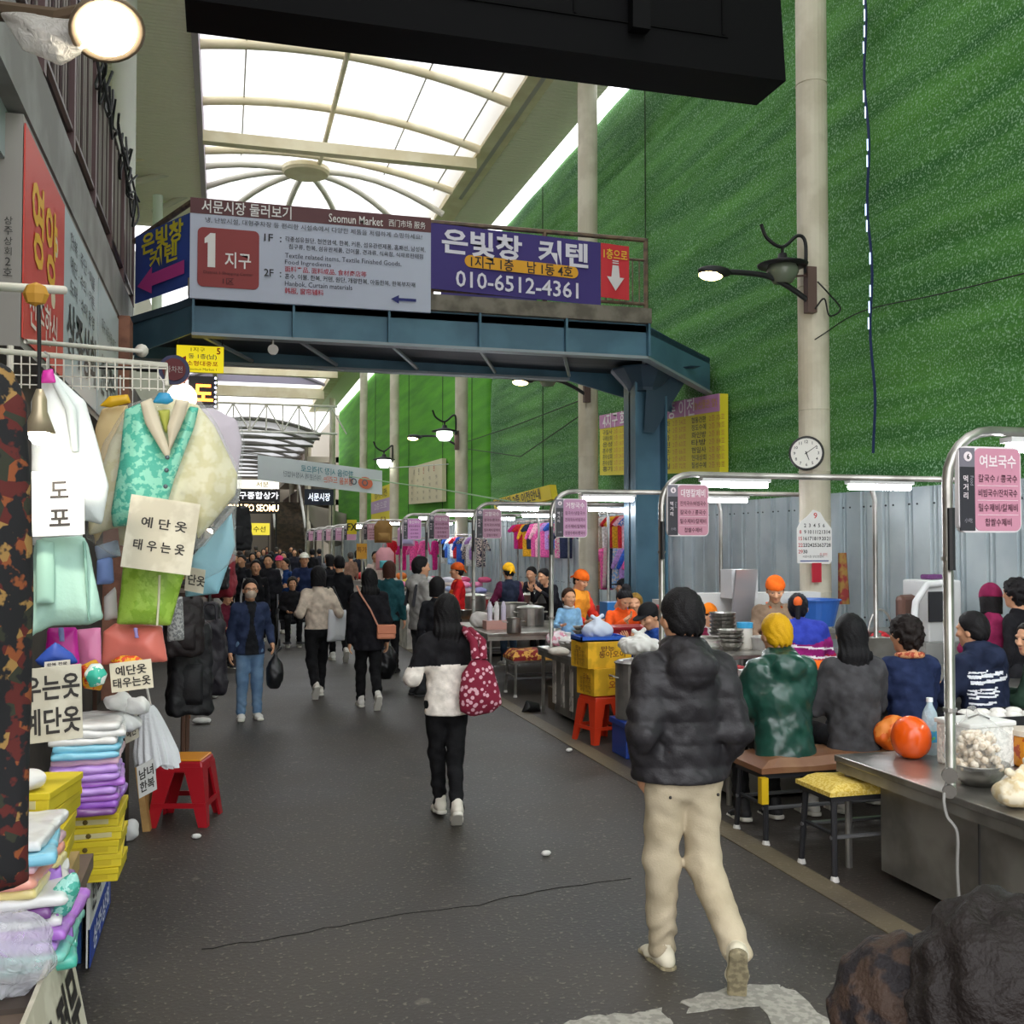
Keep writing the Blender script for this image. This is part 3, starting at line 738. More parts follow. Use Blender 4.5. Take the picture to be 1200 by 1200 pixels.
# main market guide sign
tl, trr, bl = AY(223, 231, YB - .12), AY(505, 262, YB - .12), AY(224, 349, YB - .12)
g = Board.quad(tl, Vector((trr.x, trr.y, tl.z)), Vector((tl.x, tl.y, bl.z)))
sn = thing('market_guide_sign', 'large pale market guide board with maroon header and red district tile', 'sign', g.c)
g.panel(g.mb('a'), -1, 1, -1, .69, 0, .06); g.mb('a').build('panel', mat('b9bfd2', .5), sn); g.b.clear()
g.panel(g.mb('a'), -1, 1, .69, 1, .004, .06); g.mb('a').build('header', mat('5a2a2e', .5), sn); g.b.clear()
g.rrect(g.mb('a'), -.94, -.45, -.76, .42, .07, .012, .012); g.mb('a').build('district_tile', mat('8f2f2f', .5), sn); g.b.clear()
TW = g.w
def T(key, t, x, y, hgt, wshare, bold=0.0): g.text(key, t, x, y, hgt, TW * wshare, .016, bold, align='l')
T('w', '서문시장 둘러보기', -.91, .84, .17, .36, .012); T('w', 'Seomun Market', .12, .82, .115, .23, .005); T('w', '西门市场 服务', .63, .82, .1, .16)
T('k', '냉, 난방시설, 대형주차장 등 편리한 시설속에서 다양한 제품을 저렴하게 쇼핑하세요!', -.88, .57, .075, .9)
g.shape('w', [(-.80, -.37), (-.80, .31), (-.84, .31), (-.885, .2), (-.885, .1), (-.86, .12), (-.86, -.37)], .018); g.text('w', '지구', -.62, -.2, .21, .33, .018, .012)
g.text('m', 'District 1 Shopping Center', -.695, -.48, .05, .62, .018); g.text('m', '1区', -.695, -.63, .08, .14, .018)
T('k', '1F  :', -.41, .31, .1, .07, .01); T('k', '각종섬유원단, 천연염색, 한복, 커튼, 섬유관련제품, 홈패션, 남성복,', -.24, .31, .075, .595, .006); T('k', '침구류, 한복, 섬유완제품, 건어물, 견과류, 식육점, 식재료판매점', -.21, .16, .07, .57, .006)
T('n', 'Textile related items, Textile Finished Goods,', -.24, -.03, .075, .49); T('n', 'Food Ingredients', -.24, -.17, .075, .19); T('r', '面料产品, 面料成品, 食材商店等', -.24, -.3, .08, .34, .006)
T('k', '2F  :', -.41, -.4, .1, .07, .01); T('k', '혼수, 이불, 한복, 커텐, 원단, 개량한복, 아동한복, 한복부자재', -.24, -.45, .075, .55, .006); T('n', 'Hanbok, Curtain materials', -.24, -.6, .075, .28); T('r', '韩服, 窗帘辅料', -.24, -.74, .085, .16, .008)
g.shape('b', [(.65, -.77), (.72, -.68), (.72, -.74), (.87, -.74), (.87, -.80), (.72, -.80), (.72, -.86)], .016)
g.finish(sn, {'w': 'e8e4e2', 'k': '25232c', 'n': '3d3c4a', 'r': 'b3283a', 'm': '4a1518', 'b': '1c2470'})
# purple curtain-shop banner with red end
def banner(name, label, tl, tr_, bl, m, sagf=.03):
    b = Board.quad(tl, tr_, bl)
    t = thing(name, label, 'banner', b.c)
    MB().slab(lambda u, v: b.at(2 * u - 1, 2 * v - 1, .012 * math.sin(u * 11) * math.sin(v * 3)), 24, 6, lambda u, v: b.n * -.012).build('cloth', m, t, smooth=False)
    return b, t
y = YB - .1
p0, p1 = AY(505, 261, y), AY(737, 303, y); zq = AY(505, 335, y).z
b, t = banner('curtain_shop_banner', 'purple cloth banner with white Korean lettering and yellow strip on the footbridge rail', Vector((p0.x, y, p0.z)), Vector((AY(704, 300, y).x, y, p0.z - .08)), Vector((p0.x, y, AY(505, 338, y).z)), mat('3d2f78', .7))
b.text('w', '은빛창  커텐', -.02, .5, .36, b.w * .86, .02, .03); b.rrect(b.mb('y'), -.62, .72, -.24, .14, .12, .018, .004)
b.text('k', '1지구 1층    남 1동 4호', .05, -.05, .17, b.w * .6, .024, .012); b.text('w', '010-6512-4361', 0, -.62, .23, b.w * .72, .02, .012)
b.finish(t, {'w': 'dedbe8', 'y': 'e2a321', 'k': '1c1a22'})
x0, x1 = AY(704, 300, y).x + .005, AY(737, 300, y).x
b = Board.quad(Vector((x0, y, p0.z - .08)), Vector((x1, y, p0.z - .1)), Vector((x0, y, AY(705, 348, y).z)))
MB().slab(lambda u, v: b.at(2 * u - 1, 2 * v - 1, .006 * math.sin(u * 7)), 8, 4, lambda u, v: b.n * -.012).build('red_end', mat('c92c36', .7), t)
b.text('y', '1층으로', 0, .62, .15, b.w * .85, .02, .012)
b.shape('w', [(0, -.72), (.62, -.22), (.3, -.22), (.22, .22), (-.22, .22), (-.3, -.22), (-.62, -.22)], .02)
for q in (.28, .36): b.shape('w', [(-.22, q), (.22, q), (.22, q + .04), (-.22, q + .04)], .02)
b.finish(t, {'y': 'e8c13a', 'w': 'd9d4d6'})
# small blue banner on the splayed left end
tl, tr_, bl = Vector((-1.22, YB + 1.25, 0)), Vector((xl - .02, YB - .08, 0)), None
ztop = 2 + (635 - 268) / 1200 * 13.9; zbot = 2 + (635 - 347) / 1200 * 13.9
b, t = banner('blue_arrow_banner', 'blue cloth banner with yellow lettering and magenta arrow at the footbridge left end', Vector((tl.x, tl.y, ztop + .03)), Vector((tr_.x, tr_.y, ztop + .03)), Vector((tl.x, tl.y, zbot)), mat('3a55b0', .7))
b.text('y', '은빛창', .05, .62, .3, b.w * .75, .025, .03); b.text('y', '커텐', .1, .08, .26, b.w * .5, .025, .03)
b.shape('m', [(-.85, -.55), (-.3, -.12), (-.3, -.32), (.85, -.28), (.85, -.66), (-.3, -.68), (-.3, -.9)], .025)
b.finish(t, {'y': 'e8dc3a', 'm': 'd84aa4'})
# second banner glimpsed through the rail
b, t = banner('rear_rail_banner', 'dark violet banner glimpsed low through the bars of the footbridge rail', Vector((3.3, YB + 2.0, zt + .78)), Vector((4.9, YB + 2.0, zt + .78)), Vector((3.3, YB + 2.0, zt + .25)), mat('4a3f82', .7))
b.text('w', '은빛창 커텐', 0, 0, .3, b.w * .8, .03, .02); b.finish(t, {'w': 'd0cce0'})
# items dumped on the deck
tag(soft_obj('tarpaulin_bundle', soft([(-.55, 0), (.5, 0), (.55, .15), (.3, .42), (.0, .5), (-.35, .38)], .3, .02, 9, .04), mat('17171a', .45), (AY(482, 250, YB + .9).x, YB + .9, zt + 1.0)), 'black tarpaulin bundle poking above the guide sign on the footbridge', 'bundle')
tag(soft_obj('plastic_bundle', soft([(-.6, 0), (.7, 0), (.65, .2), (.2, .33), (-.4, .28)], .25, .02, 9, .04), film('d8dce0', .35), (AY(270, 240, YB + .9).x, YB + .9, zt + 1.02)), 'clear plastic bundle behind the left top of the guide sign', 'bundle')
tag(soft_obj('sack', soft([(-.4, 0), (.4, 0), (.38, .12), (.1, .25), (-.3, .2)], .2, .01, 9, .04), mat('c9c4b4'), (AY(408, 240, YB + .9).x, YB + .9, zt + 1.05)), 'pale sack behind the middle of the guide sign', 'sack')
# signs under the bridge, left
def plain_sign(name, label, tl, br_, y, m, thick=.05):
    a, c = AY(*tl, y), AY(*br_, y)
    b = Board.quad(Vector((a.x, y, a.z)), Vector((c.x, y, a.z)), Vector((a.x, y, c.z)))
    t = thing(name, label, 'sign', b.c); b.panel(b.mb('p'), -1, 1, -1, 1, 0, thick); b.mb('p').build('panel', m, t); b.b.clear()
    return b, t
b, t = plain_sign('exit_guide_sign', 'yellow hanging guide sign numbered 5 under the footbridge', (207, 404), (262, 437), 14.6, glow('e3cf22', .35))
b.text('k', '1지구', -.1, .7, .06, b.w * .3, .01); b.text('b', '동 1층(남)', .1, .16, .08, b.w * .6, .01, .01); b.text('r', '소형대중포', .1, -.36, .07, b.w * .66, .01, .012); b.text('k', 'Seomun Market 1', .1, -.8, .035, b.w * .6, .01); b.text('r', '5', .78, .64, .09, .05, .01, .03)
b.shape('r', [(-.92, -.1), (-.6, .18), (-.6, -.36)], .01); b.finish(t, {'k': '3a3520', 'b': '2c3a6a', 'r': 'c23a22'})
MB().bx(b.c.x - .3, b.c.x - .28, 14.58, 14.6, b.c.z + .2, zb + .2).bx(b.c.x + .28, b.c.x + .3, 14.58, 14.6, b.c.z + .2, zb + .2).build('hanger', DARKM(), t)
p = AY(204, 433, 11.5)
t = thing('round_sign', 'round dark red sign with navy rim on a left wall arm', 'sign', p)
MB().lathe(p + Vector((0, .05, 0)), [(.0, -.04), (.16, -.04), (.16, .04), (0, .04)], 28, axis=(0, -1, 0)).build('rim', mat('262b5c', .4), t)
MB().lathe(p, [(.0, 0), (.12, 0), (.12, .012), (0, .012)], 28, axis=(0, -1, 0)).build('face', mat('6e1c24', .5), t)
b = Board(p + Vector((0, -.015, 0)), (1, 0, 0), (0, 0, 1), .24, .24); b.text('w', '마차전', 0, 0, .07, .17); b.finish(t, {'w': 'c9b9b4'})
MB().tube([p + Vector((0, .05, 0)), p + Vector((-.9, .05, .0))], .02, 6).build('arm', DARKM(), t)
b, t = plain_sign('led_sign', 'upright black sign with glowing orange LED letters beside the round sign', (221, 440), (252, 520), 12.5, mat('0d0d16', .5), .12)
b.text('o', '도', .1, .5, .2, .22, .01, .03); b.text('o', '매', .1, -.3, .2, .22, .01, .03); b.finish(t, {'o': glow('ff7a2a', 3.0)})
lb = MB()
for k in range(14): lb.ball(b.at(1.0, .95 - k * .14, .0), .014, 6)
lb.build('edge_bulbs', glow('cfd8ff', 2), t)
MB().tube([b.c + Vector((0, .1, 0)), b.c + Vector((-1.3, .1, 0))], .03, 6).build('arm', DARKM(), t)
p = D(213, 466, 11.9)
t = thing('globe_lamp', 'round glowing lamp behind the hanging garments beside the LED sign', 'lamp', p)
MB().ball(p, .17, 20).build('globe', glow('ffe2c4', 2.5), t, smooth=True); MB().cyl(p + Vector((0, 0, .15)), p + Vector((0, 0, .3)), .04).tube([p + Vector((0, 0, .3)), p + Vector((-.5, 0, .3))], .018, 6).build('bracket', DARKM(), t)
# banner strung across the street, seen from behind
y = 35
p0, p1 = AY(302, 533, y), AY(448, 549, y)
b, t = banner('street_banner', 'white banner strung across the street, its lettering showing through reversed', Vector((p0.x, y, p0.z)), Vector((p1.x, y, p0.z - .45)), Vector((p0.x, y, AY(302, 562, y).z)), mat('c9cfd2', .7))
b.text('t', '한마음 시장 가격으로', .1, .35, .24, b.w * .42, .04, .01, mirror=True); b.text('o', '행복을 드리는', .28, -.28, .24, b.w * .24, .04, .01, mirror=True); b.text('k', '여러분께 시장사업단', -.3, -.25, .2, b.w * .3, .04, mirror=True)
b.mb('o').add([b.at(.72 + .12 * math.cos(q), -.2 + .5 * math.sin(q), .04) for q in [k * .4 for k in range(16)]], [tuple(range(16))]); b.text('k', 'o o', .62, -.2, .3, .6, .045)
b.finish(t, {'t': '3a7f8a', 'o': 'cf6a4a', 'k': '55606a'})
MB().tube([p1 + Vector((0, 0, .0)), (WX - .05, y, p1.z + .2)], .015, 5).tube([p0, (-1.3, y, p0.z + .3)], .015, 5).build('rope', mat('d0d0d0'), t)
# far signs at the street's end
def far_sign(name, label, x0, y0, x1, y1, yy, m, lines, cols):
    b, t = plain_sign(name, label, (x0, y0), (x1, y1), yy, m, .2)
    for key, s_, x, yv, hh, ww in lines: b.text(key, s_, x, yv, hh * b.h, ww * b.w, .03, .01)
    MB().bx(b.c.x - b.w * .45, b.c.x - b.w * .42, yy + .02, yy + .1, 0, b.c.z).bx(b.c.x + b.w * .42, b.c.x + b.w * .45, yy + .02, yy + .1, 0, b.c.z).build('post', DARKM(), t)
    b.finish(t, cols); return t
far_sign('arcade_name_sign', 'black arcade name sign with white Korean lettering at the street end', 262, 573, 328, 588, 58, mat('16141c', .5), [('w', '구종합상가', .25, 0, .6, .7)], {'w': glow('e8e8f0', .8)})
far_sign('led_ticker', 'LED ticker reading a welcome in glowing letters under the arcade name sign', 262, 588, 328, 602, 57.9, mat('100c0a', .5), [('o', 'WELCOME TO SEOMU', -.3, 0, .6, 1.25)], {'o': glow('ffd9a0', 2.2)})
far_sign('far_market_sign', 'dark navy sign with white lettering beside the far stairs', 357, 573, 391, 592, 60, mat('1c2238', .5), [('w', '서문시장', 0, 0, .5, .75)], {'w': glow('d8e0f0', .7)})
far_sign('far_yellow_sign', 'small yellow shop sign low at the far end of the left side', 292, 613, 316, 627, 55, glow('c8b83a', .5), [('k', '수선', 0, 0, .5, .6)], {'k': '5a4a1a'})
far_sign('far_white_sign', 'small bright white sign above the arcade name sign', 278, 562, 327, 573, 58.5, glow('dedcd0', .6), [('y', '서문', .2, 0, .6, .3)], {'y': 'a8862a'})
# ================================================================== RIGHT SIDE: LAMPS, BOARDS, STALLS
# street lamps and lanterns on the columns
def street_lamp(a, h, y, label):
    pa, ph = AY(a[0], a[1], y), AY(h[0], h[1], y)
    t = thing('street_lamp', label, 'lamp', pa)
    mid = pa.lerp(ph, .45) + Vector((0, 0, .12 * (pa - ph).length))
    MB().tube(curve([pa, pa.lerp(mid, .5) + Vector((0, 0, .03)), mid, mid.lerp(ph, .6) + Vector((0, 0, .03)), ph + Vector((.18, 0, .02))]), .033, 8).build('arm', DARKM(), t, smooth=True)
    MB().tube([pa + Vector((0, 0, .3)), pa.lerp(mid, .9)], .014, 5).bx(pa.x - .03, pa.x + .09, y - .05, y + .05, pa.z - .15, pa.z + .4).build('bracket', mat('5f4a44', .6), t)
    MB().ball(ph + Vector((.05, 0, .03)), (.22, .1, .07), 14).build('housing', DARKM(), t, smooth=True)
    MB().ball(ph + Vector((0, 0, -.015)), (.15, .09, .06), 14).build('lens', glow('ffe6a0', 9), t, smooth=True)
def lantern(c, y, px_pole, label, lit, s=1.0):
    p = AY(c[0], c[1], y); q = AY(px_pole, c[1], y)
    t = thing('lantern', label, 'lamp', p)
    R = .2 * s
    MB().lathe(p, [(R * .55, -R), (R * .95, -R * .4), (R * .9, 0)], 18).build('globe', glow('e9f0ea', 3) if lit else mat('6f7868', .2, trans=.0), t, smooth=True)
    MB().lathe(p, [(R * 1.45, 0), (R * 1.5, .02), (R * .7, R * .35), (R * .3, R * .45), (R * .25, R * .75), (0, R * .8)], 18).build('cap', DARKM(), t, smooth=True)
    top = p + Vector((0, 0, R * .8))
    MB().tube(curve([top + Vector((-.28 * s, 0, .32 * s)), top + Vector((-.2 * s, 0, .16 * s)), top + Vector((0, 0, .07 * s)), top + Vector((.2 * s, 0, .22 * s)), Vector((q.x, y, top.z + .15 * s)), Vector((q.x, y, top.z - .22 * s))]), .022 * s, 7).build('scroll_arm', DARKM(), t, smooth=True)
    MB().tube([top, top + Vector((0, 0, .07 * s))], .02 * s, 6).build('stem', DARKM(), t)
street_lamp((947, 352), (833, 321), 10.75, 'lit street lamp arm reaching left from the nearest tall column')
street_lamp((686, 462), (610, 447), 17.8, 'lit street lamp arm on the column behind the yellow notice board')
street_lamp((534, 521), (484, 513), 28.4, 'lit street lamp arm on the third tall column')
lantern((917, 312), 10.75, 944, 'unlit dark lantern hanging on a scroll arm of the nearest tall column', False, 1.0)
lantern((521, 506), 28.3, 534, 'glowing lantern on a scroll arm of the third tall column', True, 1.25)
lantern((450, 539), 40.3, 460, 'small glowing lantern on the fourth column, near the street banner', True, 1.5)
lantern((642, 441), 17.6, 684, 'unlit lantern half hidden under the footbridge at the second column', False, .9)
# light string down the turf
pts = [AX(1012 + 2 * math.sin(k * .8) + k * .45, -20 + k * 19, WX - .14) for k in range(30)]
t = thing('light_string', 'dark blue cable of small white lights hanging down the turf wall', 'light string', pts[-1])
MB().tube(pts, .018, 6).build('cable', mat('1b2a55', .5), t)
lb = MB()
for i, p in enumerate(pts[:-8]):
    if i not in (5, 6, 9, 12, 13, 16, 18): lb.tube([p + Vector((-.022, 0, .07)), p + Vector((-.022, .0, -.07))], .008, 5)
lb.build('bulbs', glow('c8dcff', .9), t)
cw = [AX(955, 398, 6.7)] + [AX(x, y, WX - .08) for x, y in ((1010, 365), (1100, 345), (1210, 318))]
tag(MB().tube(curve(cw), .008, 5).build('wall_cable', mat('1a1d18')), 'thin dark cable running up the turf right of the nearest column', 'cable')
loop = [AY(958, 330, 10.7), AY(972, 345, 10.66), AY(985, 362, 10.7), AY(972, 370, 10.68), AY(966, 350, 10.66), AY(955, 362, 10.7)]
tag(MB().tube(curve(loop), .01, 6).build('loose_wire', mat('1a1a1a')), 'loose black wire looped on the nearest column below its lantern', 'wire')
sagw = [AX(380, 572, 5), AX(470, 578, 6.8), AX(560, 582, 6.9), AX(640, 590, 7.2)]
tag(MB().tube([D(352, 548, 40), D(420, 560, 34), D(520, 574, 28), D(600, 588, 22), D(640, 592, 19)], .018, 5).build('overhead_cord', mat('8fb08a')), 'pale cord strung in front of the far turf wall', 'cord')
tag(MB().tube([AX(540, 520, WX - .1), AX(600, 500, WX - .1), AX(688, 466, WX - .1)], .014, 5).tube([AX(540, 525, WX - .1), AX(610, 535, WX - .1), AX(690, 480, WX - .1)], .014, 5).build('sagging_cable', mat('20301a')), 'dark cables sagging across the turf between second and third columns', 'cable')
# notice boards
def quad_board(name, label, cat, tl, tr_, bl, m, th=.15):
    b = Board.quad(tl, tr_, bl); t = thing(name, label, cat, b.c)
    b.panel(b.mb('p'), -1, 1, -1, 1, 0, th); b.mb('p').build('panel', m, t); b.b.clear(); return b, t
X = WX - .2
b, t = quad_board('notice_board', 'big yellow relocation notice with pink header behind the blue bridge column', 'sign', AX(703, 487, X), AX(843, 461, X), AX(703, 557, X), mat('e2d32c', .6))
b.panel(b.mb('p'), -1, 1, .55, 1, .01, .02); b.mb('p').build('header', mat('c88abb', .6), t); b.b.clear()
b.text('w', '4지구 화재대체상가 2층 이전', -.12, .77, .3, b.w * .8, .02, .015); b.text('y', '(농산물관 앞)', .82, .77, .16, b.w * .16, .02)
names = ['구일사', '구래상회', '은성', '혼수방', '혼수상회', '혼수상점', '홍기', '대원수예', '미성침구', '대성무역', '백합상구', '서울침구', '고려사', '한일사', '무궁화', '금성사', '삼화', '유진', '청운', '동아사', '부일', '협동건판', '정도수예', '화인방', '타방', '현일사', '현대상회', '칠성수예']
for i, s_ in enumerate(names):
    c_, r_ = divmod(i, 7)
    b.text('k', s_, -.82 + c_ * .52, .4 - r_ * .2, .1, b.w * .1, .02, .01); b.text('o', '2층 %d호' % (12 + i * 3), -.58 + c_ * .52, .4 - r_ * .2, .1, b.w * .1, .02)
b.finish(t, {'w': 'f2ecf0', 'y': 'd8b020', 'k': '3d3820', 'o': 'c98a3a'})
b, t = quad_board('notice_board', 'cream notice board with small lettering between third and fourth columns', 'sign', AX(479, 548, X), AX(518, 537, X), AX(479, 591, X), mat('cdc4a2', .6))
for i, (s_, c_) in enumerate(zip('이전안내문', 'kkrkr')): b.text(c_, s_, -.6 + i * .3, .65, .26, None, .02, .02)
for r in range(4):
    for q in range(5): b.text('k', rnd.choice(['한복', '이불', '수예', '커텐']), -.75 + q * .37, .2 - r * .32, .13, .3, .02)
b.finish(t, {'k': '4a463a', 'r': 'b0503a'})
b, t = quad_board('notice_board', 'yellow and lilac notice board beside the fourth column', 'sign', AX(435, 575, X), AX(459, 566, X), AX(435, 612, X), mat('e0d030', .6))
b.panel(b.mb('p'), -1, 1, -.5, .25, .01, .02); b.mb('p').build('band', mat('b79fc4', .6), t); b.b.clear()
b.text('k', '상가이전', 0, .6, .4, b.w * .6, .02); b.text('w', '2층으로', 0, -.1, .35, b.w * .6, .02); b.finish(t, {'k': '4a4420', 'w': 'eae4ea'})
b, t = quad_board('hanging_banner', 'crooked yellow banner sagging in front of the wall behind the third and fourth stalls', 'banner', AX(578, 586, 7.1), AX(644, 568, 7.1), AX(580, 600, 7.1), mat('ddc62e', .7))
b.text('k', '대체상가 2층 이전안내', -.1, .1, .3, b.w * .8, .02, .02); b.finish(t, {'k': '3a3a20'})
# wall clock on the nearest column
pc = AX(944, 531, 6.70) if False else AY(945, 531, 10.76)
ax_ = Vector((-.55, -.83, 0)).normalized()
ck = thing('wall_clock', 'round black-rimmed wall clock on the nearest tall column', 'clock', pc)
MB().lathe(pc, [(0, -.15), (.2, -.15), (.205, 0), (.195, .012), (.18, .012), (.178, 0), (0, 0)], 32, axis=ax_).build('case', mat('151515', .35), ck, smooth=False)
MB().lathe(pc, [(0, 0), (.178, 0), (.178, .004), (0, .004)], 32, axis=ax_).build('dial', mat('e6e4dc', .5), ck)
b = Board(pc + ax_ * .008, Vector((0, 0, 1)).cross(ax_), (0, 0, 1), .36, .36)
for k in range(12): q = math.radians(90 - 30 * (k + 1)); b.text('k', str(k + 1), .76 * math.cos(q), .76 * math.sin(q), .036, None, .001, .01)
b.finish(ck, {'k': '1c1c1c'}, 'numerals')
def hand(a, L, w, name):
    q = math.radians(90 - a); d_ = (math.cos(q), math.sin(q)); n_ = (-d_[1], d_[0]); m_ = MB()
    m_.prism([b.at(-.12 * d_[0] + n_[0] * w, -.12 * d_[1] + n_[1] * w, .004), b.at(-.12 * d_[0] - n_[0] * w, -.12 * d_[1] - n_[1] * w, .004), b.at(L * d_[0] - n_[0] * w * .6, L * d_[1] - n_[1] * w * .6, .004), b.at(L * d_[0] + n_[0] * w * .6, L * d_[1] + n_[1] * w * .6, .004)], b.n * .002)
    m_.build(name, mat('181818'), ck)
hand(160, .5, .035, 'hour_hand'); hand(55, .78, .025, 'minute_hand')
# paper calendar on the same column
y = 10.72; q0, q1 = AY(934, 597, y), AY(975, 661, y)
cl = thing('paper_calendar', 'paper month calendar tied to the nearest column under the clock', 'calendar', (q0 + q1) / 2)
b = Board.quad(q0, Vector((q1.x, y, q0.z)), Vector((q0.x, y, q1.z)))
oc = [(-1, -.95), (.85, -1), (1, -.88), (1, .3), (.6, .62), (.35, .9), (-.05, 1), (-.4, .75), (-.8, .55), (-1, .3)]
MB().prism([b.at(x, z, -.012) for x, z in oc], b.n * .012).build('pages', mat('e2e0dc', .7), cl)
b.text('r', '9', .05, .78, .07, .05, .003, .02)
for i in range(30):
    r_, c_ = divmod(i + 0, 7)
    if r_ == 0 and (c_ < 1 or c_ > 5): continue
    b.text('r' if c_ == 0 else 'k', str(i + 1), -.82 + c_ * .27, .42 - r_ * .24, .045, None, .003, .02)
b.text('k', '서문시장 상인연합회', -.1, -.72, .03, .28, .003); b.text('r', '축 발전', .5, -.64, .035, .1, .003); b.shape('n', [(-.85, -.9), (.8, -.9), (.8, -.86), (-.85, -.86)], .003)
b.finish(cl, {'r': 'c25050', 'k': '33322f', 'n': '46508a'})
tag(MB().box(AY(957, 671, 10.72), (.12, .02, .23)).build('red_tag', mat('b51f33', .5)), 'small red tag fixed to the nearest column below the calendar', 'tag')
MB()
tag(MB().tube([AX(987, 648, 7.2), AX(989, 708, 7.2)], [.05, .07], 8).build('rolled_umbrella', mat('8c2c2c', .7, noise=(9, .4), col2='9a7a3a')), 'rolled red and brown umbrella leaning behind the nearest column', 'umbrella')

# ---- stalls: bent steel frame, lamps, hanging shop sign
SX = 3.72
SHOPS = [(4.63, '여보국수', ['칼국수 / 콩국수', '비빔국수/잔치국수', '밀수제비/칼제비', '찹쌀수제비'], 'first'),
         (8.34, '대명칼제비', ['잔치국수/비빔국수', '칼국수 / 콩국수', '밀수제비/칼제비', '찹쌀수제비'], 'second'),
         (11.5, '거창국수', ['칼국수/냉칼국수', '잔치국수/비빔국수', '손수제비/칼제비', '찹쌀수제비/콩국수'], 'third'),
         (15.4, '고향국수', ['칼국수/콩국수', '잔치국수/비빔', '밀수제비/칼제비', '찹쌀수제비'], 'fourth'),
         (19.2, '미성식당', ['칼국수/콩국수', '비빔국수/잔치', '손수제비', '칼제비'], 'fifth'),
         (22.1, '동산국수', ['칼국수/콩국수', '잔치국수', '손수제비', '보리밥'], 'sixth'),
         (28.6, '합천', ['칼국수/콩국수', '잔치국수', '수제비', '보리밥'], 'seventh'),
         (33.5, '삼미', ['국수', '수제비'], 'eighth'), (37, '진미', ['국수', '수제비'], 'ninth'), (40.5, '부부', ['국수', '수제비'], 'tenth'), (44.5, '남매', ['국수'], 'eleventh'), (49, '우리', ['국수'], 'twelfth')]
PINKS = ['c98aa0', 'c48a9c', 'c590b4', 'bf8fa6', 'bd86a4', 'd08ac8', 'c79aa8', 'c890b0', 'c08aa8', 'cf9ab0', 'c890b0', 'c890b0']
for i, (yp, nm, menu, nth) in enumerate(SHOPS):
    d_ = depth((SX, yp, 2)); tall = 2.6
    far = yp > 24
    fr = thing('stall_pole', f'bent stainless stall pole with lamp arm, {nth} in the row from the camera', 'pole', (SX, yp, 0 if far else .6))
    rr = .028 if not far else .035
    bend = [(SX + .28 - .28 * math.cos(a), yp, tall - .28 + .28 * math.sin(a)) for a in [k * math.pi / 12 for k in range(7)]]
    MB().tube([(SX, yp, 0.02 if far else .62 if i == 0 else .76)] + bend + [(7.3, yp, tall)], rr, 10).build('pole', STEEL(), fr, smooth=True)
    if not far:
        MB().tube([(6.0, yp + .15, 0.02), (6.0, yp + .15, tall - .2), (5.9, yp + .1, tall)], .024, 8).build('rear_post', STEEL(), fr, smooth=True)
        MB().tube([(SX - .01, yp - .04, tall - .42), (SX - .01, yp - .04, 1.85)], .02, 8).build('sign_tube', mat('1d1d20', .35), fr)
        MB().lathe((SX, yp, 1.9), [(.0, 0), (.036, 0), (.036, .02), (0, .02)], 10).lathe((SX, yp, 1.1), [(.0, 0), (.036, 0), (.036, .02), (0, .02)], 10).build('clamp', STEEL(), fr)
    for j, (xa, xb) in enumerate(((4.1, 4.78), (5.6, 6.3))):
        if i > 6 and j: continue
        fl = thing('fluorescent_lamp', f'{"street-side" if j == 0 else "wall-side"} fluorescent tube under the lamp arm of the {nth} stall pole', 'lamp', (xa, yp, tall - .1))
        MB().box(((xa + xb) / 2, yp, tall - .045), (xb - xa, .09, .03)).build('housing', mat('d8d8d8', .5), fl)
        MB().tube([(xa + .02, yp, tall - .085), (xb - .02, yp, tall - .085)], .027, 10).build('tube', glow('f4f8ff', 30), fl)
    b = Board(Vector((SX + .235, yp - .045, 2.28)), (1, 0, 0), (0, 0, 1), .40, .46)
    s = thing('stall_sign', f'pink and dark grey hanging menu sign{" reading " + nm if i < 3 else ""} on the {nth} stall pole from the camera', 'sign', b.c)
    b.rrect(b.mb('a'), -1, 1, -1, 1, .045, 0, .03); b.mb('a').build('rim', mat('e6e0e2', .4), s); b.b.clear()
    b.rrect(b.mb('a'), -.5, .96, -.96, .96, .035, .004, .006); b.mb('a').build('pink_panel', mat(PINKS[i], .45), s); b.b.clear()
    b.panel(b.mb('a'), -.97, -.5, -.96, .52, .0045, .006); b.mb('a').build('dark_panel', mat('2d2b33', .45), s); b.b.clear()
    b.panel(b.mb('a'), -.97, -.5, .52, .96, .0045, .006); b.mb('a').build('grey_panel', mat('77737e', .45), s); b.b.clear()
    b.mb('w').lathe(b.at(-.72, .76, .005), [(0, 0), (.026, 0), (.026, .002), (0, .002)], 16, axis=b.n); b.text('k', '6', -.72, .76, .03, .018, .009, .03)
    b.text('w', '먹거리', -.80, .05, .036, None, .007, .01, True); b.text('g', 'Food', -.6, .2, .02, .05, .007, 0, False, -math.pi / 2); b.text('g', '小吃', -.72, -.72, .024, .05, .007)
    b.text('w', nm, .23, .66, .072, .235, .007, .02)
    for k, ln in enumerate(menu):
        yy = .26 - k * .34
        b.text('d', ln, .23, yy, .042, .25 if len(ln) > 6 else .17, .007, .008)
        if k: b.panel(b.mb('w'), -.42, .88, yy + .165, yy + .175, .006, .002)
    b.finish(s, {'w': 'ecdfe4', 'k': '222222', 'g': '9a96a0', 'd': '4a2636'})

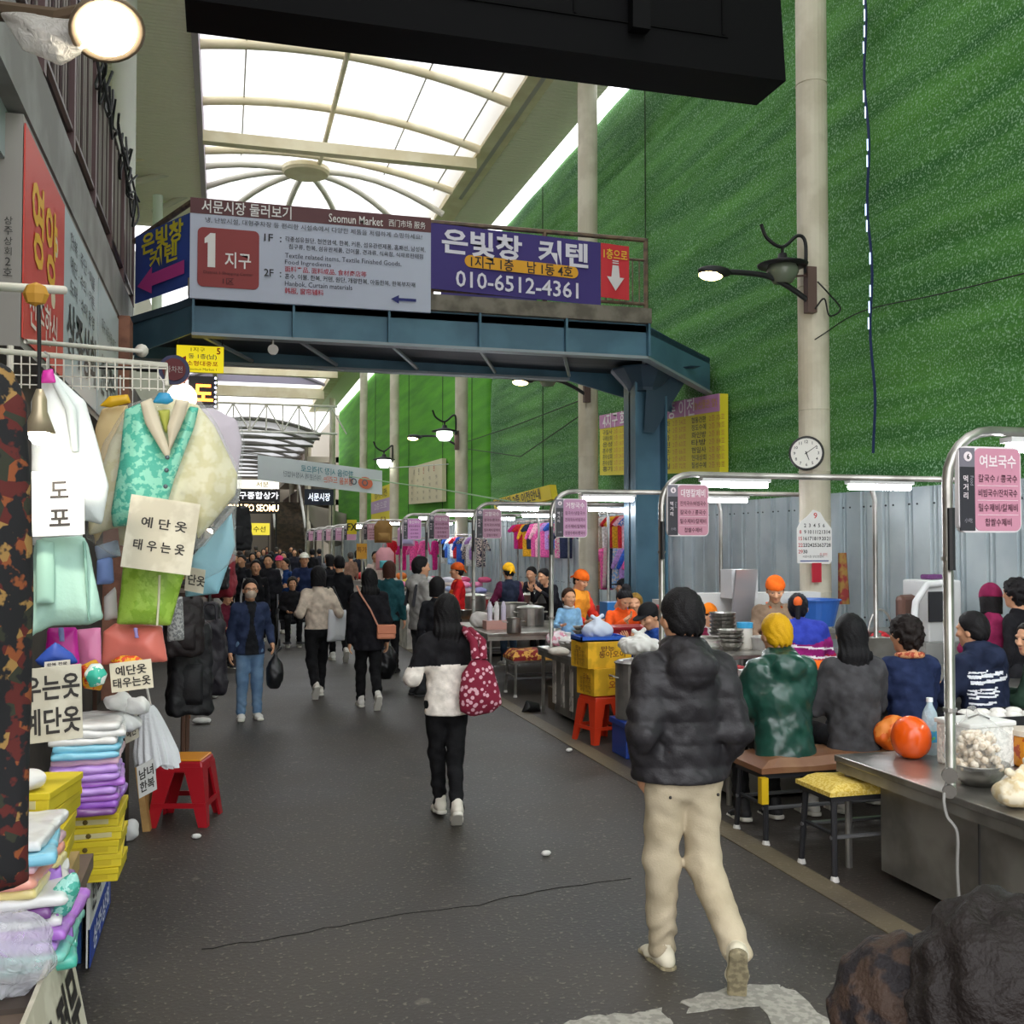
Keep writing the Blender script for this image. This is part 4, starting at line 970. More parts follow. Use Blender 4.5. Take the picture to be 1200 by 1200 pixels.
# ---- counters
def counter(label, x0, x1, y0, y1, h, marble=False, closed=True):
    t = thing('counter', label, 'counter', (x0, y0, 0))
    MB().bx(x0, x1, y0, y1, h - .04, h).build('top', STEEL(), t, bevel=.006)
    MB().bx(x0 + .01, x1 - .01, y0 + .01, y1 - .01, h - .1, h - .04).build('apron', SATIN(), t)
    e = .12
    if closed:
        MB().bx(x0 + e, x1 - e, y0 + e, y1 - .3, .05, h - .1).build('cabinet', SATIN(), t)
        for y in (y0 + e + .02, (y0 + y1) / 2):
            MB().tube([(x0 + e - .004, y + .38, .07), (x0 + e - .004, y + .38, h - .12)], .006, 4).build('seam', mat('3c3a38', .5), t)
    for x in (x0 + .06, x1 - .06):
        for y in (y0 + .06, y1 - .06): MB().cyl((x, y, 0), (x, y, h - .1), .022, n=8).build('leg', STEEL(), t)
    if marble:
        for k in range(4):
            MB().bx(x0 + e - .012, x0 + e, y0 + .16 + k * .3, y0 + .26 + k * .3, .14, h - .12).build('marble_strip', mat('d8d2ca', .35, noise=(7, .1), col2='a39d98'), t)
    return t
counter('long steel food counter nearest the camera, with an orange bag on its corner', 3.66, 6.6, 2.6, 5.62, .68)
counter('steel eating counter in front of the row of seated customers', 3.66, 6.8, 7.05, 8.9, .80)
counter('steel counter with white marble strips beside the yellow cartons', 3.58, 6.0, 10.2, 11.62, .77, True)
counter('open steel table with pots behind the flower-covered bench', 3.44, 5.55, 13.45, 15.5, .76, False, False)
counter('steel table under the fifth stall frame', 3.5, 6.2, 17.2, 18.5, .78)
counter('steel table under the sixth stall frame', 4.7, 6.2, 20.3, 22.2, .78)
# ---- small ware
def pot(loc, r, h, label, lid=True, m=None):
    m = m or STEEL(); t = thing('steel_pot', label, 'pot', loc); p = Vector(loc)
    MB().lathe(p, [(r * .96, 0), (r, .01), (r, h), (r * 1.06, h + .008), (r * 1.04, h - .004), (r * .97, h - .01)] + ([(r * .96, .03), (0, .03)] if not lid else []), 24).build('body', m, t, smooth=False)
    for s_ in (-1, 1): MB().tube([p + Vector((s_ * r, -.05, h * .75)), p + Vector((s_ * (r + .05), -.04, h * .78)), p + Vector((s_ * (r + .05), .04, h * .78)), p + Vector((s_ * r, .05, h * .75))], .008, 6).build('handle', m, t)
    if lid: MB().lathe(p + Vector((0, 0, h)), [(r * 1.05, 0), (r * .9, .025), (.03, .05), (.03, .08), (0, .085)], 24).build('lid', m, t)
    return t
def bowls(loc, r, n, label, dz=.028):
    for k in range(n):
        z = k * dz
        MBk = MB().lathe(Vector(loc) + Vector((0, 0, z)), [(r * .5, 0), (r * .85, r * .35), (r, r * .62), (r * 1.03, r * .64), (r * .97, r * .62), (r * .8, r * .34), (0, .02)], 18)
        tag(MBk.build('steel_bowl', STEEL()), label if n > 1 else label, 'bowl', 'stacked bowls: ' + label)
def basin(loc, r, h, col, label, name='plastic_basin'):
    return tag(MB().lathe(loc, [(r * .75, 0), (r, h), (r * 1.06, h), (r * 1.05, h - .015), (r * .97, h - .012), (r * .73, .015), (0, .015)], 24).build(name, mat(col, .35)), label, 'basin')
def carton(c, size, col, label, rz=0.0, name='carton', texts=(), tape='b98c3a'):
    t = thing(name, label, 'box', c)
    c = Vector(c); M_ = MB().box(c + Vector((0, 0, size[2] / 2)), size, rz); M_.build('body', mat(col, .7, noise=(5, .3)), t, bevel=.004)
    R = Matrix.Rotation(rz, 3, 'Z')
    MB().box(c + Vector((0, 0, size[2] + .001)), (size[0] * 1.001, .05, .002), rz).build('tape', mat(tape, .4), t)
    if texts:
        b = Board(c + R @ Vector((0, -size[1] / 2 - .001, size[2] / 2)), R @ Vector((1, 0, 0)), (0, 0, 1), size[0], size[2])
        for key, s_, x, yv, hh, ww in texts: b.text(key, s_, x, yv, hh * size[2], ww * size[0], .002, .015)
        b2 = Board(c + R @ Vector((-size[0] / 2 - .001, 0, size[2] / 2)), R @ Vector((0, -1, 0)), (0, 0, 1), size[1], size[2])
        for key, s_, x, yv, hh, ww in texts[:1]: b2.text(key, s_, x, yv, hh * size[2], ww * size[1], .002, .015)
        for k in range(4): b2.text('k', rnd.choice(['천연오이', '용량 10kg', '보관방법', '유통기한']), 0, .2 - k * .3, .07 * size[2] * 2, .6 * size[1], .002)
        b.b.update({k: v for k, v in b.b.items()}); b.finish(t, {'k': '6a3a1a', 'o': 'b5551c', 'w': 'e8dcb0'}); b2.finish(t, {'k': '7a4a1a', 'o': 'b5551c', 'w': 'e8dcb0'})
    return t
def stool(loc, h, w, col, topcol, label, rz=0.0):
    t = thing('plastic_stool', label, 'stool', loc); p = Vector(loc); R = Matrix.Rotation(rz, 3, 'Z'); m = mat(col, .35, bump=(20, .05))
    a, bq = w * .36, w * .5
    q = lambda x, y, z: p + R @ Vector((x, y, z))
    MB().hexa([q(-a * 1.06, -a * 1.1, h - .09), q(a * 1.1, -a * 1.1, h - .09), q(a * 1.1, a * 1.1, h - .09), q(-a * 1.1, a * 1.1, h - .09), q(-a, -a, h - .012), q(a, -a, h - .012), q(a, a, h - .012), q(-a, a, h - .012)]).build('rim', m, t, bevel=.012)
    MB().hexa([q(-a * .96, -a * .96, h - .012), q(a * .96, -a * .96, h - .012), q(a * .96, a * .96, h - .012), q(-a * .96, a * .96, h - .012), q(-a * .93, -a * .93, h), q(a * .93, -a * .93, h), q(a * .93, a * .93, h), q(-a * .93, a * .93, h)]).build('seat', mat(topcol, .4), t, bevel=.006)
    for sx_ in (-1, 1):
        for sy_ in (-1, 1):
            g_ = w * .2
            def L(z, k, g): x, y = sx_ * k, sy_ * k; return [q(x, y, z), q(x - sx_ * g, y, z), q(x - sx_ * g, y - sy_ * .018, z), q(x - sx_ * .018, y - sy_ * .018, z), q(x - sx_ * .018, y - sy_ * g, z), q(x, y - sy_ * g, z)]
            A, B_ = L(0, bq, g_ * .75), L(h - .05, a * 1.06, g_ * 1.6); mm = MB()
            mm.add(A + B_, [(0, 1, 2, 3, 4, 5)[::-1], (6, 7, 8, 9, 10, 11)] + [(i, (i + 1) % 6, 6 + (i + 1) % 6, 6 + i) for i in range(6)]); mm.build('leg', m, t)
    for k, zz in ((.32, .04),):
        e_ = bq + (a * 1.06 - bq) * k
        for i in range(4):
            Ri = Matrix.Rotation(i * math.pi / 2, 3, 'Z'); c_ = Ri @ Vector((0, -e_ + .009, h * k))
            MB().box(q(*c_), (2 * e_ - .02, .016, .035), rz + i * math.pi / 2).build('brace', m, t)
    return t
def lump(name, label, cat, loc, w, d_, h, m, seed=0.0, knot=False, res=.012, amp=.012, fr=22, group=None, r_=None):
    """a filled bag: bulging, wrinkled; optionally gathered to a knot on top"""
    def fn(P):
        s_ = ell(P, (0, 0, h * .42), (w / 2, d_ / 2, h * .46)) + amp * wob(P, fr, seed)
        s_ = np.maximum(s_, -P[:, 2] + .004)
        if knot: s_ = smin(s_, cone(P, (0, 0, h * .75), (.01, 0, h * 1.02), .03, .012) + .006 * np.sin(np.arctan2(P[:, 1], P[:, 0]) * 9), .06); s_ = smin(s_, np.minimum(cone(P, (0, 0, h), (.06, .02, h * 1.15), .008, .022), cone(P, (0, 0, h), (-.06, -.01, h * 1.12), .008, .022)), .02)
        return s_
    vq = surfnet(fn, (-w * .6, -d_ * .6, 0), (w * .6, d_ * .6, h * 1.2 if knot else h), res)
    return tag(soft_obj(name, vq, m, loc, r_ or 0.0), label, cat, group)
def on(px, py, z): return AZ(px, py, z)
# ---- nearest counter: goods
H0 = .68
p = on(1068, 888, H0); lump('orange_bag', 'round glossy orange plastic bag on the corner of the nearest counter', 'bag', p, .24, .24, .29, mat('e8570c', .25, coat=.3), 1, res=.008, amp=.004)
p = on(1133, 903, H0) + Vector((.16, .12, 0))
fb = thing('foam_box', 'white foam box with lid on the nearest counter beside the orange bag', 'box', p)
MB().box(p + Vector((0, 0, .12)), (.34, .26, .24), .1).build('body', mat('cfcdc6', .7, noise=(40, .2)), fb, bevel=.01); MB().box(p + Vector((0, 0, .255)), (.36, .28, .03), .1).build('lid', mat('d9d8d2', .7), fb, bevel=.008)
b = Board(p + Vector((-.02, -.135, .1)), (math.cos(.1), math.sin(.1), 0), (0, 0, 1), .3, .2); b.text('k', '취급주의', -.1, 0, .05, .16, .004); b.finish(fb, {'k': '4d4d4d'})
MB().tube([p + Vector((-.05, .0, .275)), p + Vector((.0, -.03, .3)), p + Vector((.06, -.05, .275))], .006, 5).build('strap', mat('2a2a2a'), fb)
p = on(1090, 884, H0)
wb = thing('water_bottle', 'clear water bottle with blue label behind the foam box', 'bottle', p)
MB().lathe(p, [(.04, 0), (.045, .02), (.047, .22), (.042, .26), (.018, .31), (.016, .33)], 16).build('body', film('cfe6ee', .45, .08), wb, smooth=True); MB().lathe(p + Vector((0, 0, .08)), [(.0465, 0), (.0465, .07)], 16).build('label_band', mat('3f9fd0', .5, noise=(20, .1), col2='6fc06a'), wb); MB().lathe(p + Vector((0, 0, .325)), [(.02, 0), (.02, .025), (0, .027)], 12).build('cap', mat('e8eef0', .4), wb)
lump('orange_shopping_bag', 'orange printed shopping bag on the brown bench beside the woman in the navy vest', 'bag', Vector((AY(1048, 860, 6.16).x, 6.16, .56)), .3, .2, .26, mat('e0641a', .4, noise=(9, .1), col2='e8883a'), 5, False, .01, .014, 22)
# tray of white buns
p = on(1165, 850, H0 + .1); p.z = H0
tr_ = thing('black_tray', 'black tray of white round dumplings at the back of the nearest counter', 'tray', p + Vector((.12, .1, 0)))
pt = p + Vector((.12, .1, 0)); MB().box(pt + Vector((0, 0, .11)), (.56, .34, .02)).build('base', mat('151517', .4), tr_)
for sx_, sy_, w_, d2 in ((0, -.17, .56, .012), (0, .17, .56, .012), (-.28, 0, .012, .34), (.28, 0, .012, .34)): MB().box(pt + Vector((sx_, sy_, .135)), (w_, d2, .06)).build('side', mat('17171a', .4), tr_)
MB().box(pt + Vector((0, 0, .05)), (.5, .3, .1)).build('stand', mat('2a2a2a', .5), tr_)
for i in range(4):
    for j in range(2): tag(MB().ball(pt + Vector((-.2 + i * .13, -.07 + j * .14, .15)), (.06, .06, .035), 12).build('dumpling', mat('e6e2da', .6), smooth=True), 'white round dumpling lying in the black tray', 'food', 'dumplings in the black tray')
# bowl with a bag of fish balls
p = on(1150, 922, H0) + Vector((.02, .05, 0))
tag(MB().lathe(p, [(.08, 0), (.13, .06), (.155, .12), (.165, .12), (.15, .11), (.12, .05), (0, .02)], 24).build('steel_bowl', STEEL(), smooth=True), 'steel bowl holding the bag of white mushrooms on the nearest counter edge', 'bowl')
mu = MB()
for k in range(150):
    a, r2, z = rnd.uniform(0, 6.28), rnd.random() ** .5, rnd.random()
    R2 = .155 * (1 - .55 * z) * r2; mu.ball(p + Vector((R2 * math.cos(a), R2 * math.sin(a), .1 + z * .17)), .02 + rnd.random() * .005, 8)
bagm = thing('mushroom_bag', 'knotted clear bag full of small white mushrooms in the steel bowl', 'bag', p + Vector((0, 0, .1)))
o = mu.build('mushrooms', mat('c9b59a', .6, noise=(30, .3), col2='e8dcc8'), bagm, smooth=True); o['kind'] = 'stuff'
def fnb(P): return smin(ell(P, (0, 0, .15), (.178, .178, .165)) + .008 * wob(P, 30), cone(P, (0, 0, .27), (-.05, -.02, .36), .05, .03) + .008 * wob(P, 50), .06)
vq = surfnet(fnb, (-.2, -.2, 0), (.2, .2, .4), .01); soft_obj('film', vq, film('f4f4f0', .9, .1), p + Vector((0, 0, .04)), 0, bagm)
p = on(1192, 948, H0) + Vector((.03, .03, 0)); lump('noodle_bag', 'knotted plastic bag of pale noodles at the front edge of the nearest counter', 'bag', p, .24, .2, .16, mat('d2bd93', .5, noise=(18, .3), col2='e4d8be'), 3, True, .009)
lump('noodle_bag', 'second pale plastic bag behind the noodle bag at the frame edge', 'bag', p + Vector((.2, .1, 0)), .2, .2, .18, mat('d8cfc0', .45), 5, True, .009)
p = on(1192, 868, H0) + Vector((.02, .02, 0))
tag(MB().lathe(p + Vector((0, -.02, .075)), [(0, 0), (.06, 0), (.065, .015), (.065, .17), (.055, .18), (0, .18)], 20, axis=(.4, .9, 0)).build('paper_roll', mat('e1ded8', .6)), 'white roll lying on its side beside the black tray', 'roll')
p = on(1205, 900, H0) + Vector((.06, .04, 0))
jr = thing('kimchi_jar', 'amber plastic jar of red kimchi with pale lid at the frame edge', 'jar', p)
MB().lathe(p, [(.1, 0), (.12, .02), (.12, .17), (.11, .19)], 20).build('body', mat('c27a18', .25, noise=(12, .1), col2='9a3a10'), jr, smooth=True); MB().lathe(p + Vector((0, 0, .185)), [(.125, 0), (.125, .03), (0, .035)], 20).build('lid', mat('cdbfae', .4), jr)
# hanging cable and hook at the near pole
t = thing('power_cable', 'grey power cable looped at the foot of the nearest stall pole', 'cable', (SX - .06, 4.6, .1)); 
MB().tube(curve([(SX - .03, 4.6, .78), (SX - .1, 4.56, .68), (SX - .1, 4.54, .58), (SX - .07, 4.5, .5), (SX - .08, 4.49, .3), (SX - .07, 4.48, .02)]), .009, 6).build('cord', mat('8f8d88', .5), t); MB().lathe((SX - .05, 4.58, .78), [(.0, 0), (.04, 0), (.04, .03), (0, .03)], 12, axis=(-.5, -.8, 0)).lathe((SX - .06, 4.57, .7), [(.0, 0), (.035, 0), (.035, .03), (0, .03)], 12, axis=(-.5, -.8, 0)).build('coupling', mat('6e6a64', .4, .5), t)
# benches
def bench(label, x0, x1, y0, y1, h, cushion, m, cloth_m=None, dark=True, splay=.06):
    t = thing('bench', label, 'bench', (x0, y0, 0)); fm = mat('3a3a3d', .35, .5) if dark else STEEL()
    MB().bx(x0, x1, y0, y1, h - .07, h - .03).build('frame', fm, t)
    for sx_, x in ((-1, x0 + .03), (1, x1 - .03)):
        for sy_, y in ((-1, y0 + .02), (1, y1 - .02)):
            MB().cyl((x + sx_ * splay * .3, y + sy_ * splay * .5, .03), (x, y, h - .05), .019, n=8).build('leg', fm, t); MB().lathe((x + sx_ * splay * .3, y + sy_ * splay * .5, 0), [(.028, 0), (.022, .025), (.01, .04)], 10).build('foot', mat('c9c6c0', .4), t)
        MB().cyl((x, y0 + .01, h * .5), (x, y1 - .01, h * .5), .014, n=6).build('stretcher', fm, t)
    for y in (y0 + .01, y1 - .01): MB().cyl((x0, y, h * .47), (x1, y, h * .47), .013, n=6).build('stretcher', mat('8d8d8f', .3, .7), t)
    def fn(u, v): return (x0 - .02 + (x1 - x0 + .04) * u, y0 - .02 + (y1 - y0 + .04) * v, h - .03 + cushion * min(1, 6 * min(u * 3, v, 1 - v, (1 - u) * 3) + .35) + .004 * math.sin(u * 40))
    MB().slab(fn, 40, 10, lambda u, v: (0, 0, -(fn(u, v)[2] - (h - .035)))).build('cushion', m, t, smooth=False)
    return t
bench('dark metal bench with yellow ribbed cushion by the nearest counter', 3.47, 5.9, 5.36, 5.70, .53, .06, mat('c9a83e', .75, noise=(60, .1), col2='dcc268', bump=(90, .4)))
bench('long bench with brown padded seat under the row of customers', 3.45, 6.5, 6.12, 6.5, .50, .09, mat('7a5238', .45, noise=(3, .5), col2='8f6a4a'))
tag(MB().box((3.44, 6.1, .36), (.05, .05, .17)).build('leg_wrap', mat('d2ac12', .5)), 'yellow tape wrapped round the leg of the brown bench', 'wrap')
FLOR = mat('8c2420', .8, noise=(16, .05), col2='d8a04a', bump=(80, .3))
bench('bench covered with red floral cloth in front of the open steel table', 3.62, 5.4, 12.75, 13.2, .5, .12, FLOR, dark=False)
bench('second red floral bench beyond the open steel table', 3.62, 5.4, 16.1, 16.5, .5, .1, FLOR, dark=False)
# by the third stall: cartons on a red stool, steel pot, blue tray
sp = Vector((3.66, 9.75, 0)); stool(sp, .47, .4, 'cf3a1c', 'cf3a1c', 'orange red plastic stool carrying the yellow cartons', .25)
carton(sp + Vector((.05, .02, .47)), (.42, .34, .27), 'cf9f1a', 'lower yellow printed carton on the orange red stool', .2, 'carton', [('k', '만능', .1, .4, .2, .3), ('o', '오이', .2, -.2, .3, .4)])
carton(sp + Vector((.04, .05, .74)), (.5, .36, .26), 'd6a41c', 'upper yellow printed carton carrying the blue tray', .15, 'carton', [('k', '만능', -.1, .5, .2, .3), ('k', '동아오이', .1, .05, .26, .6)])
tp = sp + Vector((.02, .08, 1.0)); bt = thing('blue_tray', 'blue plastic tray on top of the upper yellow carton', 'tray', tp)
MB().bx(tp.x - .24, tp.x + .24, tp.y - .16, tp.y + .16, tp.z, tp.z + .015).build('base', mat('1f4fae', .4), bt)
for a in ((-.24, -.225, -.16, .16), (.225, .24, -.16, .16), (-.24, .24, -.16, -.145), (-.24, .24, .145, .16)): MB().bx(tp.x + a[0], tp.x + a[1], tp.y + a[2], tp.y + a[3], tp.z, tp.z + .05).build('side', mat('2358ba', .4), bt)
lump('plastic_bag', 'white plastic bag lying in the blue tray', 'bag', tp + Vector((0, .02, .016)), .34, .22, .2, mat('cdd6e6', .35), 2, True, .01)
red = thing('red_crate', 'dark red plastic crate on the marble-strip counter behind the blue tray', 'crate', (4.1, 10.5, .77)); MB().bx(3.85, 4.5, 10.4, 10.75, .77, 1.06).build('body', mat('8e1418', .4), red, bevel=.015); MB().bx(3.83, 4.52, 10.38, 10.77, 1.05, 1.075).build('rim', mat('a01a1e', .4), red)
lump('white_bag', 'white plastic bag heaped on the steel pot beside the walking man', 'bag', (3.78, 9.0, .94), .40, .36, .2, mat('dcdad4', .4), 4, True, .009, .02, 30)
pot((3.76, 9.02, .34), .2, .52, 'tall steel pot behind the left arm of the walking man', True)
tag(MB().bx(3.58, 3.94, 8.84, 9.2, 0.0, .28).bx(3.56, 3.96, 8.82, 9.22, .28, .34).build('blue_crate', mat('1d3f94', .45), bevel=.01), 'blue plastic crate under the tall steel pot', 'crate')
basin((3.95, 10.9, .01), .15, .12, '2b86c8', 'blue plastic basin on the ground under the marble-strip counter')
tag(soft_obj('black_bag', soft([(-.12, 0), (.12, 0), (.1, .1), (-.06, .14)], .1, .01, 20, .012), mat('1b1b1c', .5), (3.5, 11.6, 0)), 'small black bag on the ground behind the marble-strip counter', 'bag')
bk = on(668, 762, .77); bowls(bk, .13, 2, 'shallow steel bowl of white tissue on the marble-strip counter'); lump('tissue_heap', 'heap of crumpled white tissue in the bowl on the marble-strip counter', 'tissue', bk + Vector((0, 0, .05)), .26, .24, .12, mat('e6e4e0', .8), 6, False, .012, .016, 40)
lump('cloth_bundle', 'pale beige cloth bundle at the corner of the marble-strip counter', 'cloth', on(655, 768, .77), .25, .2, .1, mat('d6cfc2'), 7)
lump('pink_bag', 'pink printed bag on the marble-strip counter before the child', 'bag', on(654, 757, .77), .3, .2, .2, mat('e79ab0', .5, noise=(14, .1), col2='f0e2e4'), 8)
bowls(on(678, 758, .77), .07, 5, 'steel cup in the stack in front of the child', .05)
tag(MB().lathe(on(664, 757, .77) + Vector((0, 0, 0)), [(.05, 0), (.055, .16), (.05, .16)], 14).build('tissue_cylinder', mat('e9e9e6', .6)), 'white printed tube standing before the child on the marble-strip counter', 'tube')
# second stall counter goods (behind the customers)
H1 = .80
tag(MB().bx(3.9, 5.6, 8.15, 8.9, .97, 1.0).bx(3.92, 3.96, 8.17, 8.88, .8, .97).bx(5.54, 5.58, 8.17, 8.88, .8, .97).build('steel_riser', STEEL()), 'raised steel shelf on the eating counter carrying bowl stacks', 'shelf')
for (px, py, r, n, lab) in ((847, 755, .13, 7, 'large steel bowl in the tall stack behind the walking man'), (856, 762, .12, 4, 'steel bowl in the low stack beside the blue-lidded jar')):
    bowls(on(px, py, 1.0), r, n, lab, .038)
p = on(873, 761, 1.0); jr = thing('plastic_jar', 'clear jar with light blue lid in front of the orange-capped cook', 'jar', p)
MB().lathe(p, [(.06, 0), (.07, .02), (.07, .2), (.065, .21)], 18).build('body', mat('d8d4c8', .3), jr, smooth=True); MB().lathe(p + Vector((0, 0, .2)), [(.075, 0), (.075, .05), (0, .055)], 18).build('lid', mat('3fa6d8', .35), jr)
basin(on(892, 761, 1.0), .12, .12, 'b5b3ae', 'grey mixing bowl beside the blue-lidded jar')
p = on(876, 802, H1); tag(MB().box(p + Vector((0, 0, .06)), (.16, .1, .13)).build('napkin_box', mat('d9d9dc', .6)), 'white printed napkin box on the eating counter left of the yellow-haired customer', 'box')
tag(MB().box(on(858, 800, H1) + Vector((0, 0, .07)), (.2, .14, .14)).build('spoon_box', mat('9a2028', .5)), 'red box on the eating counter behind the walking man', 'box')
tag(MB().lathe(on(843, 797, H1), [(.05, 0), (.055, .12), (.06, .13), (0, .135)], 14).build('blue_cup', mat('3fa0c8', .4)), 'light blue cup at the left end of the eating counter', 'cup')
pot(on(822, 788, H1), .17, .24, 'lidded steel pot behind the head of the walking man')
pot((4.35, 8.75, .8), .2, .3, 'steel stock pot on the far side of the eating counter', False)
for k, (x, y, r, h, lab, lid) in enumerate(((5.3, 8.5, .16, .16, 'wide low steel pan by the striped-topped woman', True), (6.1, 8.6, .18, .24, 'steel pot at the wall end of the eating counter', True), (4.9, 10.9, .17, .2, 'lidded steel pot at the back of the marble-strip counter', True), (5.5, 10.8, .2, .22, 'wide steel pan at the wall end of the marble-strip counter', False), (4.4, 14.6, .2, .26, 'steel pot in the middle of the open steel table', True), (5.0, 14.2, .17, .2, 'steel pan at the wall end of the open steel table', False), (4.3, 17.8, .22, .26, 'steel pot on the table under the fifth pole', True), (5.2, 17.8, .2, .3, 'tall steel pot on the table under the fifth pole', True))):
    pot((x, y, (.80, .80, .77, .77, .76, .76, .78, .78)[k]), r, h, lab, lid)
for k, (px, py, c_, nm_, lab) in enumerate(((905, 792, 'd8b43a', 'sauce_bottle', 'yellow sauce bottle on the eating counter'), (898, 788, 'b8281e', 'sauce_bottle', 'red sauce bottle on the eating counter'), (1052, 806, '1c1c20', 'sauce_bottle', 'black sauce bottle beside the white tissue pack'), (1022, 806, 'd8d4ce', 'sauce_bottle', 'white sauce bottle beside the upright steel plate'))):
    p = on(px, py, H1 if False else .8); MB_ = MB().lathe(p, [(.035, 0), (.04, .02), (.04, .12), (.018, .16), (.012, .2), (0, .205)], 12); tag(MB_.build(nm_, mat(c_, .3), smooth=True), lab, 'bottle')
for k in range(7):
    tag(MB().lathe((4.5 + (k % 4) * .17, 7.35 + (k // 4) * .2, .8), [(.04, 0), (.075, .04), (.08, .045), (.07, .04), (0, .01)], 14).build('side_dish', mat(['d8d8d4', '9aa0a4', 'b8402a'][k % 3], .35)), f'small {["white", "grey", "red"][k % 3]} side dish on the eating counter', 'dish', f'small {["white", "grey", "red"][k % 3]} side dishes on the eating counter')
tag(MB().lathe(on(862, 735, 1.0), [(.0, 0), (.1, 0), (.12, .1), (.12, .12), (0, .12)], 16).build('bucket', mat('8e9698', .4)), 'grey bucket before the orange-capped cook', 'bucket')
tag(MB().box(AY(872, 698, 9.6), (.28, .02, .55), 0.2, .15).build('standing_lid', mat('bdbcc0', .3, .6)), 'upright steel board left of the orange-capped cook', 'board')
tag(MB().box(AY(866, 684, 9.75), (.3, .25, .3)).build('white_box', mat('d5d5d5', .6)), 'white box behind the upright steel board', 'box')
tag(MB().bx(4.7, 6.3, 9.9, 10.15, .0, 1.45).build('white_cabinet', mat('cfcfcc', .6)), 'long low white cabinet behind the orange-capped cook', 'cabinet')
lump('maroon_bag', 'maroon plastic bag on the ledge right of the orange-capped cook', 'bag', AY(930, 742, 9.6), .34, .2, .2, mat('5a1f2e', .35), 3)
basin(AY(955, 733, 9.6), .26, .28, '2c5fae', 'blue plastic tub right of the orange-capped cook')
tag(soft_obj('rag_bundle', soft([(-.16, 0), (.16, 0), (.13, .08), (0, .12), (-.13, .07)], .1, .02, 20, .012), mat('8a5a34', .8), Vector((5.9, 9.5, 1.06))), 'brown rags on the ledge behind the woman with the orange hair tie', 'rags')
# first stall back: gear between the long-haired and navy customers
tag(MB().box(AZ(1032, 800, .8) + Vector((0, 0, .2)), (.42, .03, .38), -.1, .2).build('steel_plate', SATIN()), 'upright steel splash plate beside the long-haired customer', 'plate')
p = AZ(1045, 800, .8); tag(MB().box(p + Vector((0, -.1, .06)), (.2, .12, .12), .1).build('tissue_pack', mat('dde0e6', .6, noise=(20, .1), col2='9aa4c0')), 'white tissue pack against the upright steel plate', 'pack')
t = thing('hooped_basket', 'steel basket with tall hooped handle and red bag behind the steel plate', 'basket', AZ(1032, 765, .85)); p = AZ(1032, 765, .85)
MB().lathe(p, [(.13, 0), (.16, .14), (.15, .14), (.12, .01), (0, .01)], 18).build('bowl', STEEL(), t); MB().tube([p + Vector((.16 * math.cos(a) * 1.0, 0, .12 + .33 * math.sin(a))) for a in [k * math.pi / 10 for k in range(11)]], .012, 7).build('hoop', STEEL(), t)
lump('red_bag', 'small red bag in the hooped basket', 'bag', p + Vector((0, 0, .1)), .2, .18, .14, mat('c02430', .5), 2)
tag(MB().box(AX(1062, 712, 6.6), (.3, .1, .26), .4, 0, 0).build('brown_seatback', mat('5f4238', .5), bevel=.05), 'brown padded backrest above the curly-haired navy customer', 'backrest')
wd = thing('white_appliance', 'white water purifier with hose behind the curly-haired navy customer', 'appliance', AX(1090, 700, 7.0)); p = AX(1092, 715, 6.95)
MB().box(p + Vector((0, 0, 0)), (.4, .4, .62)).build('body', mat('d2d3d2', .5), wd, bevel=.02); MB().box(p + Vector((-.1, -.21, .05)), (.2, .02, .3)).build('dark_grille', mat('2c2c30', .5), wd); MB().tube([p + Vector((-.05, -.2, .28)), p + Vector((-.25, -.25, .27)), p + Vector((-.38, -.25, .1)), p + Vector((-.4, -.25, -.05))], .035, 9).build('hose', mat('c9cac9', .4), wd, smooth=True); MB().box(p + Vector((0, 0, -.62)), (.5, .45, .62)).build('stand', mat('9c9c98', .6), wd)
tag(MB().box(p + Vector((0, 0, .34)), (.2, .12, .05), .2).build('purple_case', mat('6a3a6e', .5), bevel=.015), 'purple case lying on the white water purifier', 'case')
tag(MB().bx(6.9, 7.3, 7.4, 8.0, 1.2, 1.24).bx(6.9, 7.3, 7.4, 8.0, .6, .64).bx(6.9, 6.94, 7.4, 7.44, 0, 1.5).bx(7.26, 7.3, 7.4, 7.44, 0, 1.5).bx(6.9, 6.94, 7.96, 8.0, 0, 1.5).bx(7.26, 7.3, 7.96, 8.0, 0, 1.5).build('yellow_rack', mat('b9b05a', .5)), 'pale yellow shelf rack by the hoarding near the white water purifier', 'rack')
tag(MB().bx(5.2, 7.2, 9.3, 9.8, 1.0, 1.06).bx(5.25, 5.3, 9.35, 9.4, 0, 1.0).bx(7.1, 7.15, 9.35, 9.4, 0, 1.0).bx(7.1, 7.15, 9.7, 9.75, 0, 1.0).bx(5.25, 5.3, 9.7, 9.75, 0, 1.0).build('work_table', STEEL()), 'grey work table by the hoarding behind the customers', 'table')
# third and fourth stall goods
pot(on(690, 735, .77) + Vector((.5, .3, 0)), .2, .25, 'wide steel pot right of the child on the marble-strip counter')
H3 = .76
pot(on(598, 730, H3), .24, .3, 'wide steel basin pot on the open steel table', False)
pot(on(600, 741, H3) + Vector((0, -.1, 0)), .1, .2, 'narrow steel canister on the open steel table', False)
cu = on(582, 737, H3); tag(MB().box(cu + Vector((0, 0, .06)), (.36, .2, .12), .05).build('cutlery_box', mat('c8968c', .6)), 'pink cutlery box on the open steel table', 'box')
for k in range(3):
    tag(MB().lathe(cu + Vector((-.1 + k * .1, 0, .121)), [(.035, 0), (.04, .2), (.02, .25), (.015, .27)], 10).build('cup_sleeve', mat(['d8d4e2', 'e4e2e0', 'cfc8dc'][k], .5)), ['left', 'middle', 'right'][k] + ' clear cup sleeve standing in the pink cutlery box', 'cup', 'cup sleeves in the pink cutlery box')
